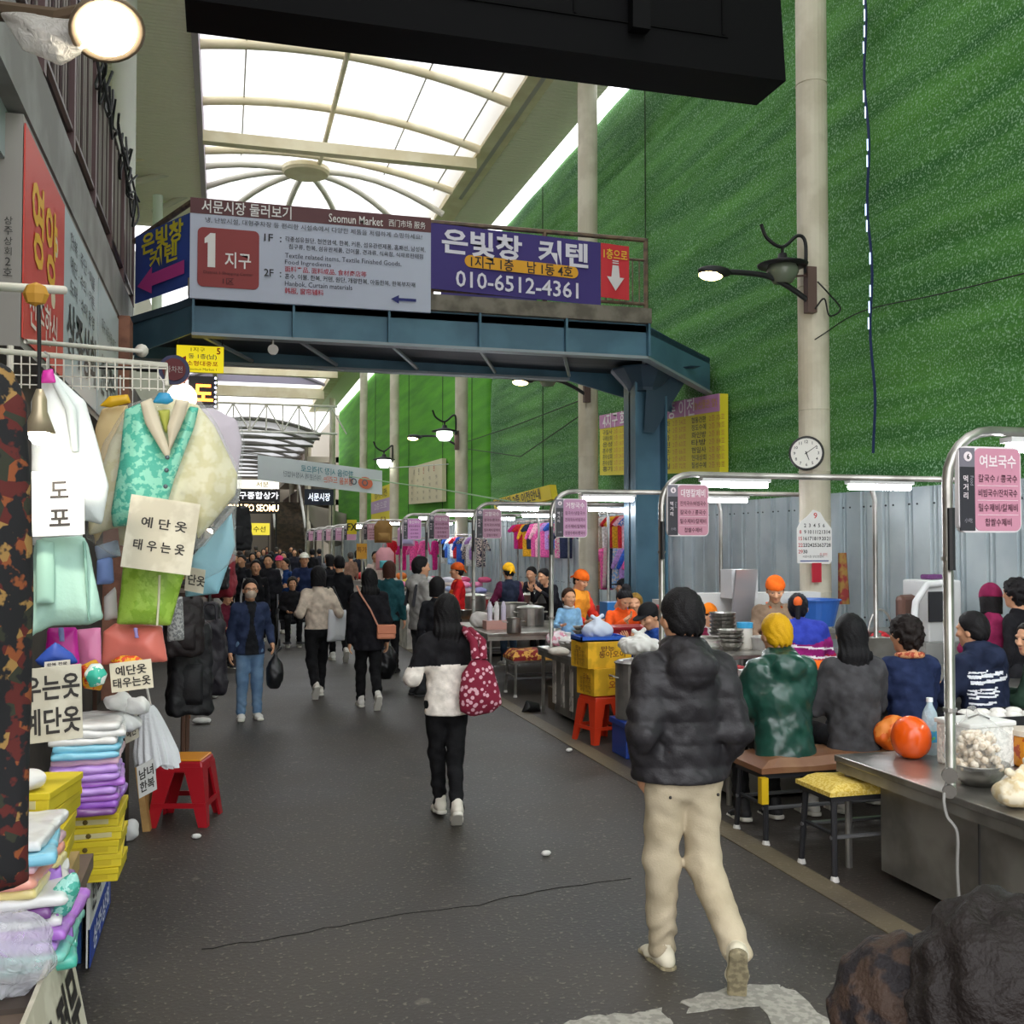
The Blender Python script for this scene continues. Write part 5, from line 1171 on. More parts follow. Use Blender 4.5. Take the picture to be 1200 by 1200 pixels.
lump('white_cloth', 'white cloth bundle at the left end of the open steel table', 'cloth', on(563, 735, H3), .32, .26, .26, mat('d8d2cc'), 9)
basin(on(568, 718, H3) + Vector((0, .5, 0)), .2, .22, 'c41a20', 'red plastic basin at the back of the open steel table')
bowls(on(545, 725, H3), .13, 3, 'steel bowl stacked left on the open steel table', .03)
tag(MB().box(on(632, 722, H3) + Vector((0, .3, .1)), (.5, .3, .2)).build('gas_stove', mat('17171a', .4)), 'black gas stove at the right end of the open steel table', 'stove')
pot(on(632, 722, H3) + Vector((0, .3, .2)), .2, .14, 'steel pan on the black gas stove', True)
tag(MB().bx(5.0, 5.5, 13.0, 13.3, 0.9, 1.18).bx(5.0, 5.5, 12.9, 12.95, .0, .9).build('blue_tub', mat('2f74b8', .4)), 'blue rectangular tub behind the orange-aproned cook', 'tub')
tag(MB().bx(5.1, 6.9, 13.3, 13.7, .9, 1.1).bx(5.2, 5.3, 13.3, 13.6, 0, .9).bx(6.7, 6.8, 13.3, 13.6, 0, .9).build('red_table', mat('b8202e', .5)), 'red topped table behind the orange-coated diner', 'table')

tag(MB().bx(5.35, 6.6, 11.8, 12.3, 1.2, 1.26).bx(5.4, 5.45, 11.85, 11.9, 0, 1.2).bx(6.5, 6.55, 12.2, 12.25, 0, 1.2).build('white_shelf', mat('cfd0ce', .5)), 'white shelf top behind the blue bridge column', 'shelf')
# ---- clothes for sale along the hoarding
def shirt_np(w, h, sl): return soft([(-w * .28, 0), (w * .28, 0), (w * .3, h * .7), (w * .5, h * (1 - sl)), (w * .62, h * (1 - sl) + .04), (w * .34, h * .97), (w * .1, h), (-w * .1, h), (-w * .34, h * .97), (-w * .62, h * (1 - sl) + .04), (-w * .5, h * (1 - sl)), (-w * .3, h * .7)], .035, .012, 30, .02)
GV = [np_mesh([(*shirt_np(.55, .62, .35), 0)]), np_mesh([(*shirt_np(.5, .8, .5), 0)]), np_mesh([(*soft([(-.2, 0), (-.03, 0), (0, .4), (.03, 0), (.2, 0), (.17, .75), (-.17, .75)], .04, .01, 30, .02), 0)])]
GCOL = {'red': 'c4202c', 'pink': 'd8589a', 'pale pink': 'e2a8b8', 'blue': '2a5cc0', 'white': 'd8d8da', 'navy': '1c2444', 'yellow': 'd8a01c', 'magenta': 'c01a78', 'green': '1f7a4c', 'sky blue': '7aa8dc', 'striped grey': 'a09488', 'beige': 'b89468', 'lilac': 'b088c8', 'black': '1a1a1e'}
gnum = {}
def garment(kind, col, loc, rz, where):
    m = mat(GCOL[col], .85, noise=(26, .2), col2=None if rnd.random() < .85 else 'd8c8c0')
    nm = ['child_top', 'jacket_on_hanger', 'hanging_trousers'][kind]
    t = bpy.data.objects.new(nm, GV[kind].copy() if False else GV[kind]); C.objects.link(t)
    if not len(GV[kind].materials): GV[kind].materials.append(m)
    t.material_slots[0].link = 'OBJECT'; t.material_slots[0].material = m
    h = [.62, .8, .75][kind]; t.location = Vector(loc) - Vector((0, 0, h)); t.rotation_euler = (0, 0, rz)
    k = {'child_top': 'top', 'jacket_on_hanger': 'jacket', 'hanging_trousers': 'trousers'}[nm]
    lab = f'{col} {k} hanging {where}'
    tag(t, lab, 'clothes', 'clothes hanging ' + where)
def rack(p0, p1, cols, where, kinds=(0, 1, 2), drop=0.0):
    p0, p1 = Vector(p0), Vector(p1); n = len(cols)
    for i, c_ in enumerate(cols):
        garment(rnd.choice(kinds), c_, p0.lerp(p1, (i + .5) / n) - Vector((0, 0, .06 + drop)), math.atan2((p1 - p0).y, (p1 - p0).x) + rnd.uniform(-.9, -.5) + math.pi / 2, where)
def rack_frame(p0, p1, label):
    p0, p1 = Vector(p0), Vector(p1); t = thing('clothes_rail', label, 'rail', (p0.x, p0.y, 0))
    MB().tube([p0, p1], .02, 8).build('rod', STEEL(), t)
    for p in (p0, p1): MB().cyl((p.x, p.y, 0), p, .02, n=8).build('post', STEEL(), t)
rack_frame((7.05, 16.3, 2.55), (7.05, 18.8, 2.55), 'clothes rail of bright children wear by the hoarding behind the third stall')
rack((7.05, 18.8, 2.55), (7.05, 16.3, 2.55), ['red', 'striped grey', 'white', 'red', 'yellow', 'red', 'pale pink', 'blue', 'navy', 'magenta'], 'on the upper rail behind the third stall', (0,))
rack((6.98, 18.8, 1.95), (6.98, 16.3, 1.95), ['beige', 'beige', 'pink', 'pale pink', 'navy', 'sky blue', 'lilac', 'blue', 'pink', 'magenta'], 'on the lower rail behind the third stall', (1, 2))
rack_frame((7.05, 20.6, 2.5), (7.05, 24.5, 2.5), 'clothes rail by the hoarding behind the fourth stall')
rack((7.05, 24.5, 2.5), (7.05, 20.6, 2.5), ['magenta', 'red', 'yellow', 'navy', 'pink', 'pale pink', 'pink', 'lilac', 'blue', 'pink', 'navy'], 'on the rail behind the fourth stall', (0, 1))
rack_frame((6.4, 25.5, 2.2), (6.4, 31, 2.2), 'clothes rail of jackets behind the sixth stall')
rack((6.4, 31, 2.2), (6.4, 25.5, 2.2), ['green', 'white', 'black', 'blue', 'sky blue', 'white', 'red', 'blue', 'blue', 'navy', 'white', 'lilac', 'white', 'navy'], 'on the jacket rail behind the sixth stall', (0, 1))
rack_frame((4.15, 27.0, 2.1), (5.6, 27.0, 2.1), 'rail of pink jackets beside the hanging backpacks')
rack((4.15, 27.0, 2.1), (5.6, 27.0, 2.1), ['red', 'magenta', 'pink', 'pink', 'magenta'], 'on the rail beside the hanging backpacks', (1,))
def backpack(p, c1, c2, label):
    t = thing('backpack', label, 'backpack', p)
    v = soft([(-.22, 0), (.22, 0), (.23, .42), (.12, .56), (-.12, .56), (-.23, .42)], .13, .0, 1, .015); soft_obj('body', v, mat(c1, .7), p, 0, t)
    v = soft([(-.15, .05), (.15, .05), (.15, .24), (-.15, .24)], .05, 0, 1, .012); soft_obj('pocket', v, mat(c2, .7), Vector(p) + Vector((0, -.14, 0)), 0, t)
    MB().tube([Vector(p) + Vector((-.05, 0, .55)), Vector(p) + Vector((-.04, 0, .64)), Vector(p) + Vector((.04, 0, .64)), Vector(p) + Vector((.05, 0, .55))], .015, 6).build('loop', mat(c1, .7), t)
backpack(AY(449, 636, 25.5), '8f6a34', 'a07a40', 'brown backpack hanging at the street side of the seventh stall')
backpack(AY(451, 668, 25.3), 'e0a0a8', '5ab0b8', 'pink backpack hanging below the brown backpack')
backpack(AY(476, 640, 26.0), 'd8a8d0', 'b8b0d8', 'pale lilac backpack hanging right of the brown backpack')
b, t = plain_sign('price_tag', 'round-cornered yellow sign with black letters by the seventh stall', (407, 609), (418, 626), 27.5, mat('e8d21c', .6)); b.text('k', 'FX', 0, 0, .2, .26, .01, .02); b.finish(t, {'k': '2a2a10'})
b, t = plain_sign('price_tag', 'orange price placard below the yellow sign at the seventh stall', (418, 637), (430, 655), 27.4, mat('e0a83a', .6)); b.text('k', '특가', 0, .2, .15, .26, .01); b.finish(t, {'k': '7a3a10'})
# goods table of soft folded things between the sixth stall and the walkers
tb = thing('goods_table', 'low table heaped with folded pastel clothes behind the grey-hooded man', 'table', (4.2, 23.5, 0)); MB().bx(3.9, 6.1, 23.0, 24.6, .74, .8).build('top', mat('8d8a86'), tb)
for x in (4, 6): 
    for y in (23.1, 24.5): MB().cyl((x, y, 0), (x, y, .75), .03, n=8).build('leg', STEEL(), tb)
GC2 = ['e6d8e0', 'e48ab0', 'd8d8e4', 'a8b8dc', 'f0e6da', 'c04a70', '8a8ab8', 'e8b0c8', 'd0d0d0']
for k in range(26):
    x, y = 4.0 + rnd.random() * 2, 23.1 + rnd.random() * 1.4
    lump('folded_clothes', ['pale', 'pink', 'white', 'bluish', 'cream', 'wine', 'mauve', 'rose', 'grey'][k % 9] + ' clothing bundle heaped on the low table behind the grey-hooded man', 'clothes', (x, y, .8 + (k % 3) * .12), .34, .3, .16, mat(GC2[k % 9]), k, False, .03, .02, 14, 'clothes heaped on the low table')
tb = thing('goods_table', 'white-clothed goods table at the street edge beside the teal-coated woman', 'table', (3.45, 15.7, 0)); MB().bx(3.3, 4.6, 18.9, 21.6, .0, .72).build('skirt', mat('cfccc6', .8, noise=(5, .4)), tb); MB().bx(3.28, 4.62, 18.88, 21.62, .72, .76).build('top', mat('d8d6d0', .7), tb)
for k in range(14):
    lump('folded_clothes', ['cream', 'rose', 'grey', 'white', 'black'][k % 5] + ' clothing bundle on the white-clothed goods table', 'clothes', (3.5 + rnd.random() * .9, 19.1 + rnd.random() * 2.3, .76), .3, .28, .2, mat(['e0d8cc', 'd88aa0', 'a0a0a4', 'dededc', '28282c'][k % 5]), k, False, .03, .02, 14, 'clothes on the white-clothed table')
basin((3.62, 18.4, .0), .2, .5, 'd8b020', 'yellow plastic bucket at the street edge below the white-clothed table', 'bucket')
basin((3.62, 18.4, .5), .18, .2, 'd8402c', 'red basin set in the yellow bucket')
# far food stalls: simple counters with goods, one per frame
for k, y in enumerate((25.5, 31, 35, 38.6, 42.5, 46.5)):
    nm = ['seventh', 'eighth', 'ninth', 'tenth', 'eleventh', 'twelfth'][k]
    tag(MB().bx(3.5, 5.6, y, y + 1.6, 0, .8).bx(3.45, 5.65, y - .05, y + 1.65, .8, .84).build('far_counter', mat('9a948c', .5)), f'counter of the {nm} stall along the street', 'counter')
    for j in range(5):
        cc = rnd.choice(['c83a3a', 'd8b83a', 'd8d4d0', 'e0a0a8', '3a70b0', 'd8722a']); 
        lump('goods_bundle', f'{dict(zip(["c83a3a","d8b83a","d8d4d0","e0a0a8","3a70b0","d8722a"],["red","yellow","white","pink","blue","orange"]))[cc]} bundle on the counter of the {nm} stall', 'goods', (3.7 + j * .4, y + .4 + (j % 2) * .5, .84), .34, .3, .25, mat(cc), j + k, False, .04, .02, 12, f'goods on the {nm} counter')
# ================================================================== LEFT STALL: HANGING CLOTHES, STACKS, CARDS
def px_soft(name, px, Y, m, thick=.04, fold=.01, freq=25, h=.012, seed=0.0, vert=True, parent=None, extra=None):
    pts = [AY(x, y, Y) for x, y in px]
    c = Vector((sum(p.x for p in pts) / len(pts), Y, min(p.z for p in pts)))
    return soft_obj(name, soft([(p.x - c.x, p.z - c.z) for p in pts], thick, fold, freq, h, seed, vert, extra), m, c, 0, parent)
def hang(name, label, cat, *a, group=None, **k): return tag(px_soft(name, *a, **k), label, cat, group)
def card(name, label, tl, tr_, bl, Y, m, rows, key='k', col='2a2622', th=.008, cat='card', pinned=None):
    tl, tr_, bl = AY(*tl, Y), AY(*tr_, Y), AY(*bl, Y)
    t = thing(name, label, cat, (tl + tr_) / 2)
    b = Board.quad(tl, tr_, bl); b.panel(b.mb('p'), -1, 1, -1, 1, 0, th); b.mb('p').build('card_sheet', m, t); b.b.clear()
    for s_, x, y, hh, ww in rows: b.text(key, s_, x, y, hh * b.h, ww * b.w if ww else None, .003, .022)
    b.finish(t, {key: col}); return t
PAPER = mat('d2ccb8', .75, noise=(6, .3), col2='c2bba6'); WHITEP = mat('e6e6e4', .7)
# near black cloth with autumn leaves
lf = bpy.data.materials.new('leaf_print'); lf.use_nodes = True
n, l = lf.node_tree.nodes, lf.node_tree.links; t0 = n.new('ShaderNodeTexCoord'); vo = n.new('ShaderNodeTexVoronoi'); vo.inputs['Scale'].default_value = 30
nz = n.new('ShaderNodeTexNoise'); nz.inputs['Scale'].default_value = 24; nz.inputs['Detail'].default_value = 3; l.new(t0.outputs['Object'], nz.inputs[0]); l.new(t0.outputs['Object'], vo.inputs['Vector'])
r0 = n.new('ShaderNodeValToRGB'); r0.color_ramp.elements[0].position = .5; r0.color_ramp.elements[1].position = .54; l.new(nz.outputs['Fac'], r0.inputs[0])
sp_ = n.new('ShaderNodeSeparateColor'); l.new(vo.outputs['Color'], sp_.inputs[0]); r1 = n.new('ShaderNodeValToRGB'); cr = r1.color_ramp; cr.interpolation = 'CONSTANT'
cr.elements[0].color = lin('4e140e'); cr.elements[1].position = .35; cr.elements[1].color = lin('7a3f1c'); e_ = cr.elements.new(.6); e_.color = lin('8a6a38'); e_ = cr.elements.new(.8); e_.color = lin('26281a'); l.new(sp_.outputs[0], r1.inputs[0])
mx = n.new('ShaderNodeMixRGB'); mx.inputs[1].default_value = lin('0d0c0f'); l.new(r0.outputs[0], mx.inputs[0]); l.new(r1.outputs[0], mx.inputs[2]); l.new(mx.outputs[0], n['Principled BSDF'].inputs[0]); n['Principled BSDF'].inputs['Roughness'].default_value = .85
hang('leaf_print_garment', 'black garment printed with autumn leaves hanging close at the left edge', 'clothes', [(-150, 415), (-20, 415), (12, 430), (30, 470), (34, 560), (38, 700), (36, 770), (32, 1038), (-5, 1048), (-150, 1050)], 2.1, lf, .08, .015, 30, .012)
tag(MB().tube([AY(-30, 413, 2.1), AY(-30, 380, 2.1), (-1.6, 2.1, 2.55)], .008, 6).build('cloth_hook', STEEL()), 'hook holding up the leaf print garment', 'hook')
# rails and wire grid holding the clothes
gr = thing('display_rack', 'white wire display rack with rods from which the garments hang', 'rack', (-1.0, 5, 0)); WH = mat('c8c4b8', .5)
g = lambda x, y, Y=5.0: AY(x, y, Y)
MB().tube([g(-40, 408), g(195, 428, 5.6), g(195, 452, 5.6)], .014, 8).tube([g(-20, 335, 4.6), g(75, 340, 5.0)], .02, 8).tube([g(30, 400, 5.6), g(170, 412, 6.4)], .013, 8).build('rod', WH, gr, smooth=True)
MB().ball(g(166, 411, 6.4), .04, 10).build('rod_end', WH, gr, smooth=True)
wm = MB()
for k in range(17): x = 25 + k * 10; wm.tube([g(x, 415 + k * .8, 5.4), g(x, 455 + k * .2, 5.4)], .004, 4)
for y in (432, 445, 456): wm.tube([g(10, y - 6, 5.4), g(195, y, 5.4)], .004, 4)
wm.build('wire_grid', WH, gr)
for x, Y in ((-30, 4.7), (8, 5.5)): MB().cyl((AY(x, 700, Y).x, Y, 0), (AY(x, 700, Y).x, Y, AY(x, 405, Y).z), .016, n=8).build('upright', WH, gr)
# bell lamp that floods the white garment
bl_ = thing('bell_lamp', 'small cream bell lamp on a black cord, blazing over the white garments', 'lamp', AY(46, 505, 4.45))
p = AY(46, 497, 4.45)
MB().tube([AY(45, 342, 4.45), AY(46, 400, 4.45), AY(46, 460, 4.45)], .008, 6).build('cord', mat('151515'), bl_); MB().lathe(p, [(.062, -.035), (.03, .05), (.028, .1), (.014, .14), (0, .14)], 16).build('shade', mat('b8a98c', .35, .4), bl_, smooth=True)
MB().ball(p + Vector((0, 0, -.04)), (.04, .04, .045), 12).build('bulb', glow('fff4e2', 170), bl_, smooth=True)
tag(MB().ball(AY(42, 345, 4.45), (.05, .03, .05), 8).build('yellow_knot', mat('b8862a')), 'yellow cord knot at the top of the bell lamp cord', 'knot')
# flood lamp top left
fp = D(126, 36, 4.6)
fl = thing('flood_lamp', 'blazing round flood lamp at the top left corner on a brown bracket', 'lamp', fp)
axl = Vector((.22, -.5, -.84)).normalized()
MB().lathe(fp, [(.05, -.16), (.1, -.12), (.16, -.02), (.165, 0), (.15, -.0), (.02, -.03)], 22, axis=axl).build('reflector', mat('8a7a66', .4, .5), fl, smooth=True)
MB().lathe(fp, [(0, -.02), (.13, -.02), (.12, .015), (.06, .035), (0, .04)], 20, axis=axl).build('lens', glow('fff3dc', 22), fl, smooth=True)
MB().tube([fp - axl * .15, D(70, 22, 4.7), D(-40, 8, 4.9)], .045, 8).build('bracket', mat('6a5846', .5, .3), fl)
MB().bx(-1.45, -1.0, 4.6, 5.0, 4.34, 4.5).build('mount', mat('6a5a4c', .6), fl)
tag(soft_obj('plastic_wrap', soft([(-.2, .1), (.2, .12), (.18, .0), (.05, -.1), (-.1, -.06)], .1, .015, 20, .01), film('d0ccc4', .55), D(56, 48, 4.6)), 'clear plastic wrap hanging under the flood lamp', 'wrap')
# garments
def wrapfilm(name, px, Y, parent, thick=.09): px_soft(name, px, Y, film('f2f4f2', .93, .12), thick, .012, 18, .016, 2, True, parent)
t = thing('white_robe', 'white robe on a magenta hanger under the bell lamp', 'clothes', AY(90, 620, 5.1))
px_soft('robe', [(38, 640), (36, 470), (48, 445), (62, 436), (75, 448), (100, 470), (112, 510), (128, 570), (120, 615), (98, 610), (96, 640)], 5.1, mat('dfe5e4', .8, bump=(40, .2)), .06, .01, 20, .012, 0, True, t)
px_soft('lapel', [(56, 440), (66, 440), (90, 480), (92, 530), (84, 530), (76, 480)], 5.02, mat('d2dcda', .8), .03, .003, 20, .008, 0, True, t)
hg = px_soft('hanger', [(47, 449), (50, 434), (62, 432), (66, 449)], 5.0, mat('d83aa8', .4), .02, 0, 1, .006, 0, True, t)
MB().tube([AY(57, 432, 5.0), AY(57, 416, 5.0), AY(52, 412, 5.0)], .005, 6).build('hook', STEEL(), hg)
t = thing('mint_robe', 'pale mint pleated garment hanging below the white paper card', 'clothes', AY(85, 740, 4.9))
px_soft('skirt', [(40, 640), (50, 630), (98, 628), (104, 640), (122, 725), (105, 732), (60, 734), (38, 745), (36, 790), (30, 770)], 4.9, mat('a9cfc0', .8, bump=(40, .2)), .05, .016, 26, .012, 1, True, t)
px_soft('front_panel', [(42, 632), (64, 634), (64, 708), (42, 708)], 4.82, mat('9cc4b4', .8), .02, .002, 20, .008, 0, True, t)
px_soft('sash', [(96, 632), (101, 634), (106, 730), (103, 732)], 4.84, mat('86b0a0', .8), .02, .002, 20, .008, 0, True, t)
card('paper_card', 'white paper card with two brush-written letters on the white robe', (37, 553), (98, 551), (38, 629), 4.75, WHITEP, [('도', .05, .42, .26, .36), ('포', .05, -.45, .26, .4)], cat='card')
t = thing('hanbok_jacket', 'cream jacket with teal embroidered vest in clear plastic on a blue hanger', 'clothes', AY(205, 660, 5.6))
px_soft('jacket', [(128, 520), (150, 478), (172, 470), (200, 466), (232, 474), (252, 500), (279, 556), (276, 580), (250, 612), (232, 632), (226, 600), (220, 640), (140, 640), (138, 618), (104, 628), (104, 600)], 5.6, mat('d3cb9e', .6, noise=(14, .3), col2='dfd9b8', bump=(40, .2)), .07, .012, 22, .012, 0, True, t)
px_soft('vest', [(146, 480), (166, 472), (178, 480), (197, 534), (212, 500), (222, 476), (233, 478), (228, 500), (205, 560), (196, 590), (190, 612), (132, 618), (130, 600), (140, 540)], 5.5, mat('4fb39c', .55, noise=(26, .2), col2='8fd6bc', bump=(60, .3)), .05, .008, 24, .01, 1, True, t)
v = MB()
px_soft('collar', [(164, 472), (178, 466), (200, 530), (197, 540), (190, 530), (170, 496)], 5.42, mat('cfc4ac', .6), .03, .002, 20, .007, 0, True, t)
px_soft('collar', [(222, 470), (206, 468), (196, 500), (198, 530), (210, 505), (216, 490)], 5.42, mat('c9bea6', .6), .03, .002, 20, .007, 0, True, t)
for x, y in ((196, 536), (195, 551), (194, 570)): MB().ball(AY(x, y, 5.38), (.012, .008, .012), 8).build('button', mat('5f6a72', .3, .4), t, smooth=True)
px_soft('lining', [(184, 480), (200, 480), (196, 510), (192, 505)], 5.46, mat('a9ac4a'), .015, 0, 1, .007, 0, True, t)
hg = px_soft('hanger', [(178, 472), (186, 460), (198, 460), (204, 470), (196, 474)], 5.45, mat('2f93c0', .4), .02, 0, 1, .006, 0, True, t); MB().tube([AY(192, 461, 5.45), AY(192, 448, 5.45), AY(186, 440, 5.45)], .005, 6).build('hook', STEEL(), hg)
wrapfilm('cover', [(120, 520), (150, 474), (200, 460), (236, 470), (256, 500), (284, 560), (280, 590), (240, 640), (180, 660), (130, 650), (100, 630)], 5.6, t, .13)
card('paper_card', 'cream card with two handwritten lines pinned on the cream hanbok jacket', (154, 579), (235, 591), (141, 664), 5.25, PAPER, [('예 단 옷', 0.05, .3, .15, .66), ('태 우 는 옷', .0, -.33, .15, .74)])
t = thing('green_silk', 'lime green silk skirt hanging below the cream card', 'clothes', AY(175, 735, 5.5)); px_soft('skirt', [(146, 640), (222, 652), (200, 733), (160, 732), (136, 732), (141, 690)], 5.5, mat('8fb83c', .4, noise=(18, .2), col2='a3c850', bump=(25, .3)), .05, .008, 16, .012, 4, True, t); MB().tube([AY(187, 674, 5.44), AY(186, 704, 5.44), AY(184, 733, 5.44)], .006, 6).build('seam', mat('dcd9b8', .6), t)
t = thing('peach_jacket', 'peach jacket on a yellow hanger half hidden behind the cream hanbok jacket', 'clothes', AY(130, 500, 5.9)); px_soft('jacket', [(112, 500), (120, 478), (150, 474), (152, 560), (112, 640), (104, 600)], 5.9, mat('e2c894', .7), .05, .01, 20, .014, 0, True, t); hg = px_soft('hanger', [(116, 476), (128, 464), (150, 462), (154, 472), (130, 478)], 5.82, mat('e0b01e', .4), .02, 0, 1, .007, 0, True, t); MB().tube([AY(141, 463, 5.82), AY(141, 440, 5.82)], .005, 6).build('hook', STEEL(), hg)
t = thing('lavender_jacket', 'pale lavender jacket in clear plastic right behind the cream hanbok jacket', 'clothes', AY(260, 600, 6.4)); px_soft('jacket', [(225, 480), (250, 478), (278, 492), (284, 520), (279, 556), (275, 575), (240, 600), (228, 560)], 6.4, mat('cbbfcb', .5), .06, .012, 20, .014, 1, True, t); wrapfilm('cover', [(222, 476), (252, 474), (282, 490), (287, 522), (277, 600), (275, 648), (230, 640)], 6.4, t, .1)
t = thing('sky_blue_skirt', 'sky blue skirt in clear plastic at the outer end of the rack', 'clothes', AY(240, 695, 6.2)); px_soft('skirt', [(236, 640), (272, 600), (276, 640), (258, 690), (256, 696), (216, 700), (222, 655)], 6.2, mat('93c8d8', .5, bump=(30, .2)), .05, .014, 24, .014, 2, True, t); wrapfilm('cover', [(230, 640), (275, 590), (277, 655), (258, 670), (215, 690)], 6.15, t, .1)
card('paper_card', 'small cream card half hidden, hung on the sky blue skirt', (219, 664), (241, 668), (216, 692), 6.0, PAPER, [('단옷', .15, 0, .45, .9)])
hang('blue_cloth', 'periwinkle blue folded garment between the mint robe and the green silk', 'clothes', [(113, 655), (132, 652), (134, 684), (113, 686)], 5.6, mat('7f9ad8', .7), .04, .004, 20)
hang('blue_cloth', 'pale blue sheer cloth above the periwinkle garment', 'clothes', [(110, 640), (138, 632), (142, 652), (114, 658)], 5.65, mat('b4c4dc', .5), .04, .006, 20)
hang('white_cloth', 'white folded cloth hanging left of the lime green skirt', 'clothes', [(121, 700), (136, 686), (138, 725), (122, 728)], 5.65, mat('dcd8d4', .7), .04, .006, 20)
hang('magenta_skirt', 'vivid magenta satin skirt hanging behind the large card', 'clothes', [(55, 736), (90, 735), (95, 790), (90, 800), (52, 795)], 5.2, mat('c81a9c', .35), .05, .014, 24, seed=1)
hang('pink_skirt', 'pink satin skirt right of the magenta one', 'clothes', [(88, 738), (118, 735), (120, 780), (92, 782)], 5.3, mat('e488b4', .4), .05, .014, 24, seed=2)
t = thing('coral_skirt', 'wide coral satin skirt with a lilac ribbon behind the small card', 'clothes', AY(155, 780, 5.6)); px_soft('skirt', [(121, 740), (135, 730), (190, 733), (197, 776), (160, 776), (118, 780)], 5.6, mat('ec7f70', .4), .06, .018, 20, .012, 3, True, t); px_soft('ribbon', [(156, 735), (161, 735), (163, 748), (158, 748)], 5.5, mat('a79ad8'), .012, 0, 1, .006, 0, True, t)
px_soft('ribbon_tail', [(68, 735), (75, 735), (76, 752), (69, 752)], 5.1, mat('8f9ad8'), .012, 0, 1, .006, 0, True, None); tag(bpy.data.objects['ribbon_tail'], 'lilac ribbon over the magenta skirt', 'ribbon')
hang('blue_pouch', 'deep blue cloth pouch on top of the large card', 'pouch', [(40, 775), (55, 760), (65, 752), (85, 766), (93, 778), (50, 782)], 4.6, mat('22449a', .6), .06, .006, 20)
t = thing('flower_pouch', 'round pouch in teal, yellow and red beside the small card', 'pouch', AY(110, 808, 5.0)); px_soft('body', [(98, 790), (106, 778), (118, 777), (126, 790), (122, 802), (106, 806)], 5.0, mat('3fb8a0', .5, noise=(20, .1), col2='e8f0e8'), .05, 0, 1, .008, 0, True, t); px_soft('frill', [(94, 780), (112, 772), (124, 790), (118, 810), (98, 806)], 5.08, mat('e0a020', .6, noise=(30, .1), col2='c8301a'), .04, .008, 60, .008, 0, True, t)
hang('yellow_flower', 'yellow and orange frilled flower above the small card', 'ornament', [(128, 775), (140, 768), (160, 768), (172, 775), (160, 784), (135, 782)], 5.2, mat('e8a81c', .6, noise=(40, .1), col2='d8481a'), .04, .008, 60)
card('paper_card', 'small white card with two handwritten lines over the stacked cloths', (128, 778), (177, 772), (131, 812), 5.0, mat('d8d0b8', .7), [('예단옷', 0, .42, .34, .74), ('태우는옷', 0, -.4, .34, .9)])
card('paper_card', 'large cream board with bold black letters leaning over yellow boxes', (16, 786), (95, 778), (18, 874), 4.2, PAPER, [('우는옷', .1, .45, .34, .85), ('예단옷', .1, -.45, .36, .85)])
card('price_strip', 'narrow printed strip on the top of the large cream board', (52, 776), (82, 773), (52, 783), 4.25, mat('d6d0c4'), [('한복 전문', 0, 0, .5, .8)])
# the sale table and what is piled on it
tb = thing('sale_table', 'low cloth-draped sale table of the left stall', 'table', (-.95, 4.5, 0))
MB().bx(-1.3, -.52, 2.6, 4.7, .62, .68).bx(-1.3, -.6, 4.7, 6.0, .40, .46).build('top', mat('6a5a4c', .7), tb)
for x in (-1.25, -.66):
    for y in (2.7, 4.0, 5.9): MB().bx(x - .02, x + .02, y - .02, y + .02, 0, .4).build('leg', mat('7a6a5a', .6), tb)
MB().bx(-1.3, -.68, 2.7, 5.9, .02, .4).build('under_cloth', mat('1a1a1c', .9), tb)
# front sign hanging on the table edge
fs = thing('table_banner', 'white and blue lettered panel hanging from the sale table to the ground', 'sign', (-.62, 5.5, .02))
b = Board(Vector((-.585, 5.62, .24)), (0, 1, 0), (0, 0, 1), .9, .44); b.n = Vector((1, 0, 0))
b.panel(b.mb('p'), -1, 1, -1, 1, 0, .015); b.mb('p').build('panel', mat('d0d0cc', .6), fs); b.b.clear(); b.panel(b.mb('p'), -1, 1, -1, -.2, .003, .01); b.mb('p').build('blue_band', mat('1f3f9a', .6), fs); b.b.clear()
b.text('k', '한복 대여', 0, .4, .16, .8, .006, .02); b.text('w', '상주상회', 0, -.6, .12, .7, .006, .02); b.finish(fs, {'k': '2a2a30', 'w': 'd8dcf0'})
YEL = 'c9b41c'
def ybox(c, size, label, rz=0.0):
    t = thing('garment_box', label, 'box', c, 0, 'yellow garment boxes'); c = Vector(c); R = Matrix.Rotation(rz, 3, 'Z')
    MB().box(c + Vector((0, 0, size[2] / 2)), size, rz).build('body', mat(YEL, .5, noise=(4, .3), col2='d8c22a'), t, bevel=.004)
    MB().box(c + Vector((0, 0, size[2] - .012)), (size[0] + .008, size[1] + .008, .026), rz).build('lid', mat('d4be22', .5), t, bevel=.003)
    b = Board(c + R @ Vector((0, -size[1] / 2 - .001, size[2] * .42)), R @ Vector((1, 0, 0)), (0, 0, 1), size[0], size[2])
    lb_ = MB(); b.panel(lb_, -.7, .7, -.4, .4, .001, .002); lb_.build('label_plate', mat('c9bf8a' if rnd.random() < .5 else 'c8b020', .6), t)
    b.mb('k').ball(b.at(0, 0, .003), (.012, .003, .012), 8); b.finish(t, {'k': '5a4a10'}, 'emblem')
for k in range(5):
    ybox((-.585, 5.18, .46 + k * .062), (.28, .34, .06), f'yellow garment box, {["bottom", "second", "third", "fourth", "topmost"][k]} in the stack under the lilac cloths', .05 if k % 2 else -.03)
for k in range(5):
    ybox((-.70, 4.15 + .06 * (k % 2), .74 + k * .075), (.30, .34, .072), f'yellow garment box, {["bottom", "second", "third", "fourth", "topmost"][k]} in the stack below the large cream board', .12 - .08 * k)
tag(MB().bx(-1.0, -.55, 3.95, 4.5, .68, .75).build('cardboard_base', mat('a8905a', .7)), 'cardboard box under the yellow boxes below the large cream board', 'box')
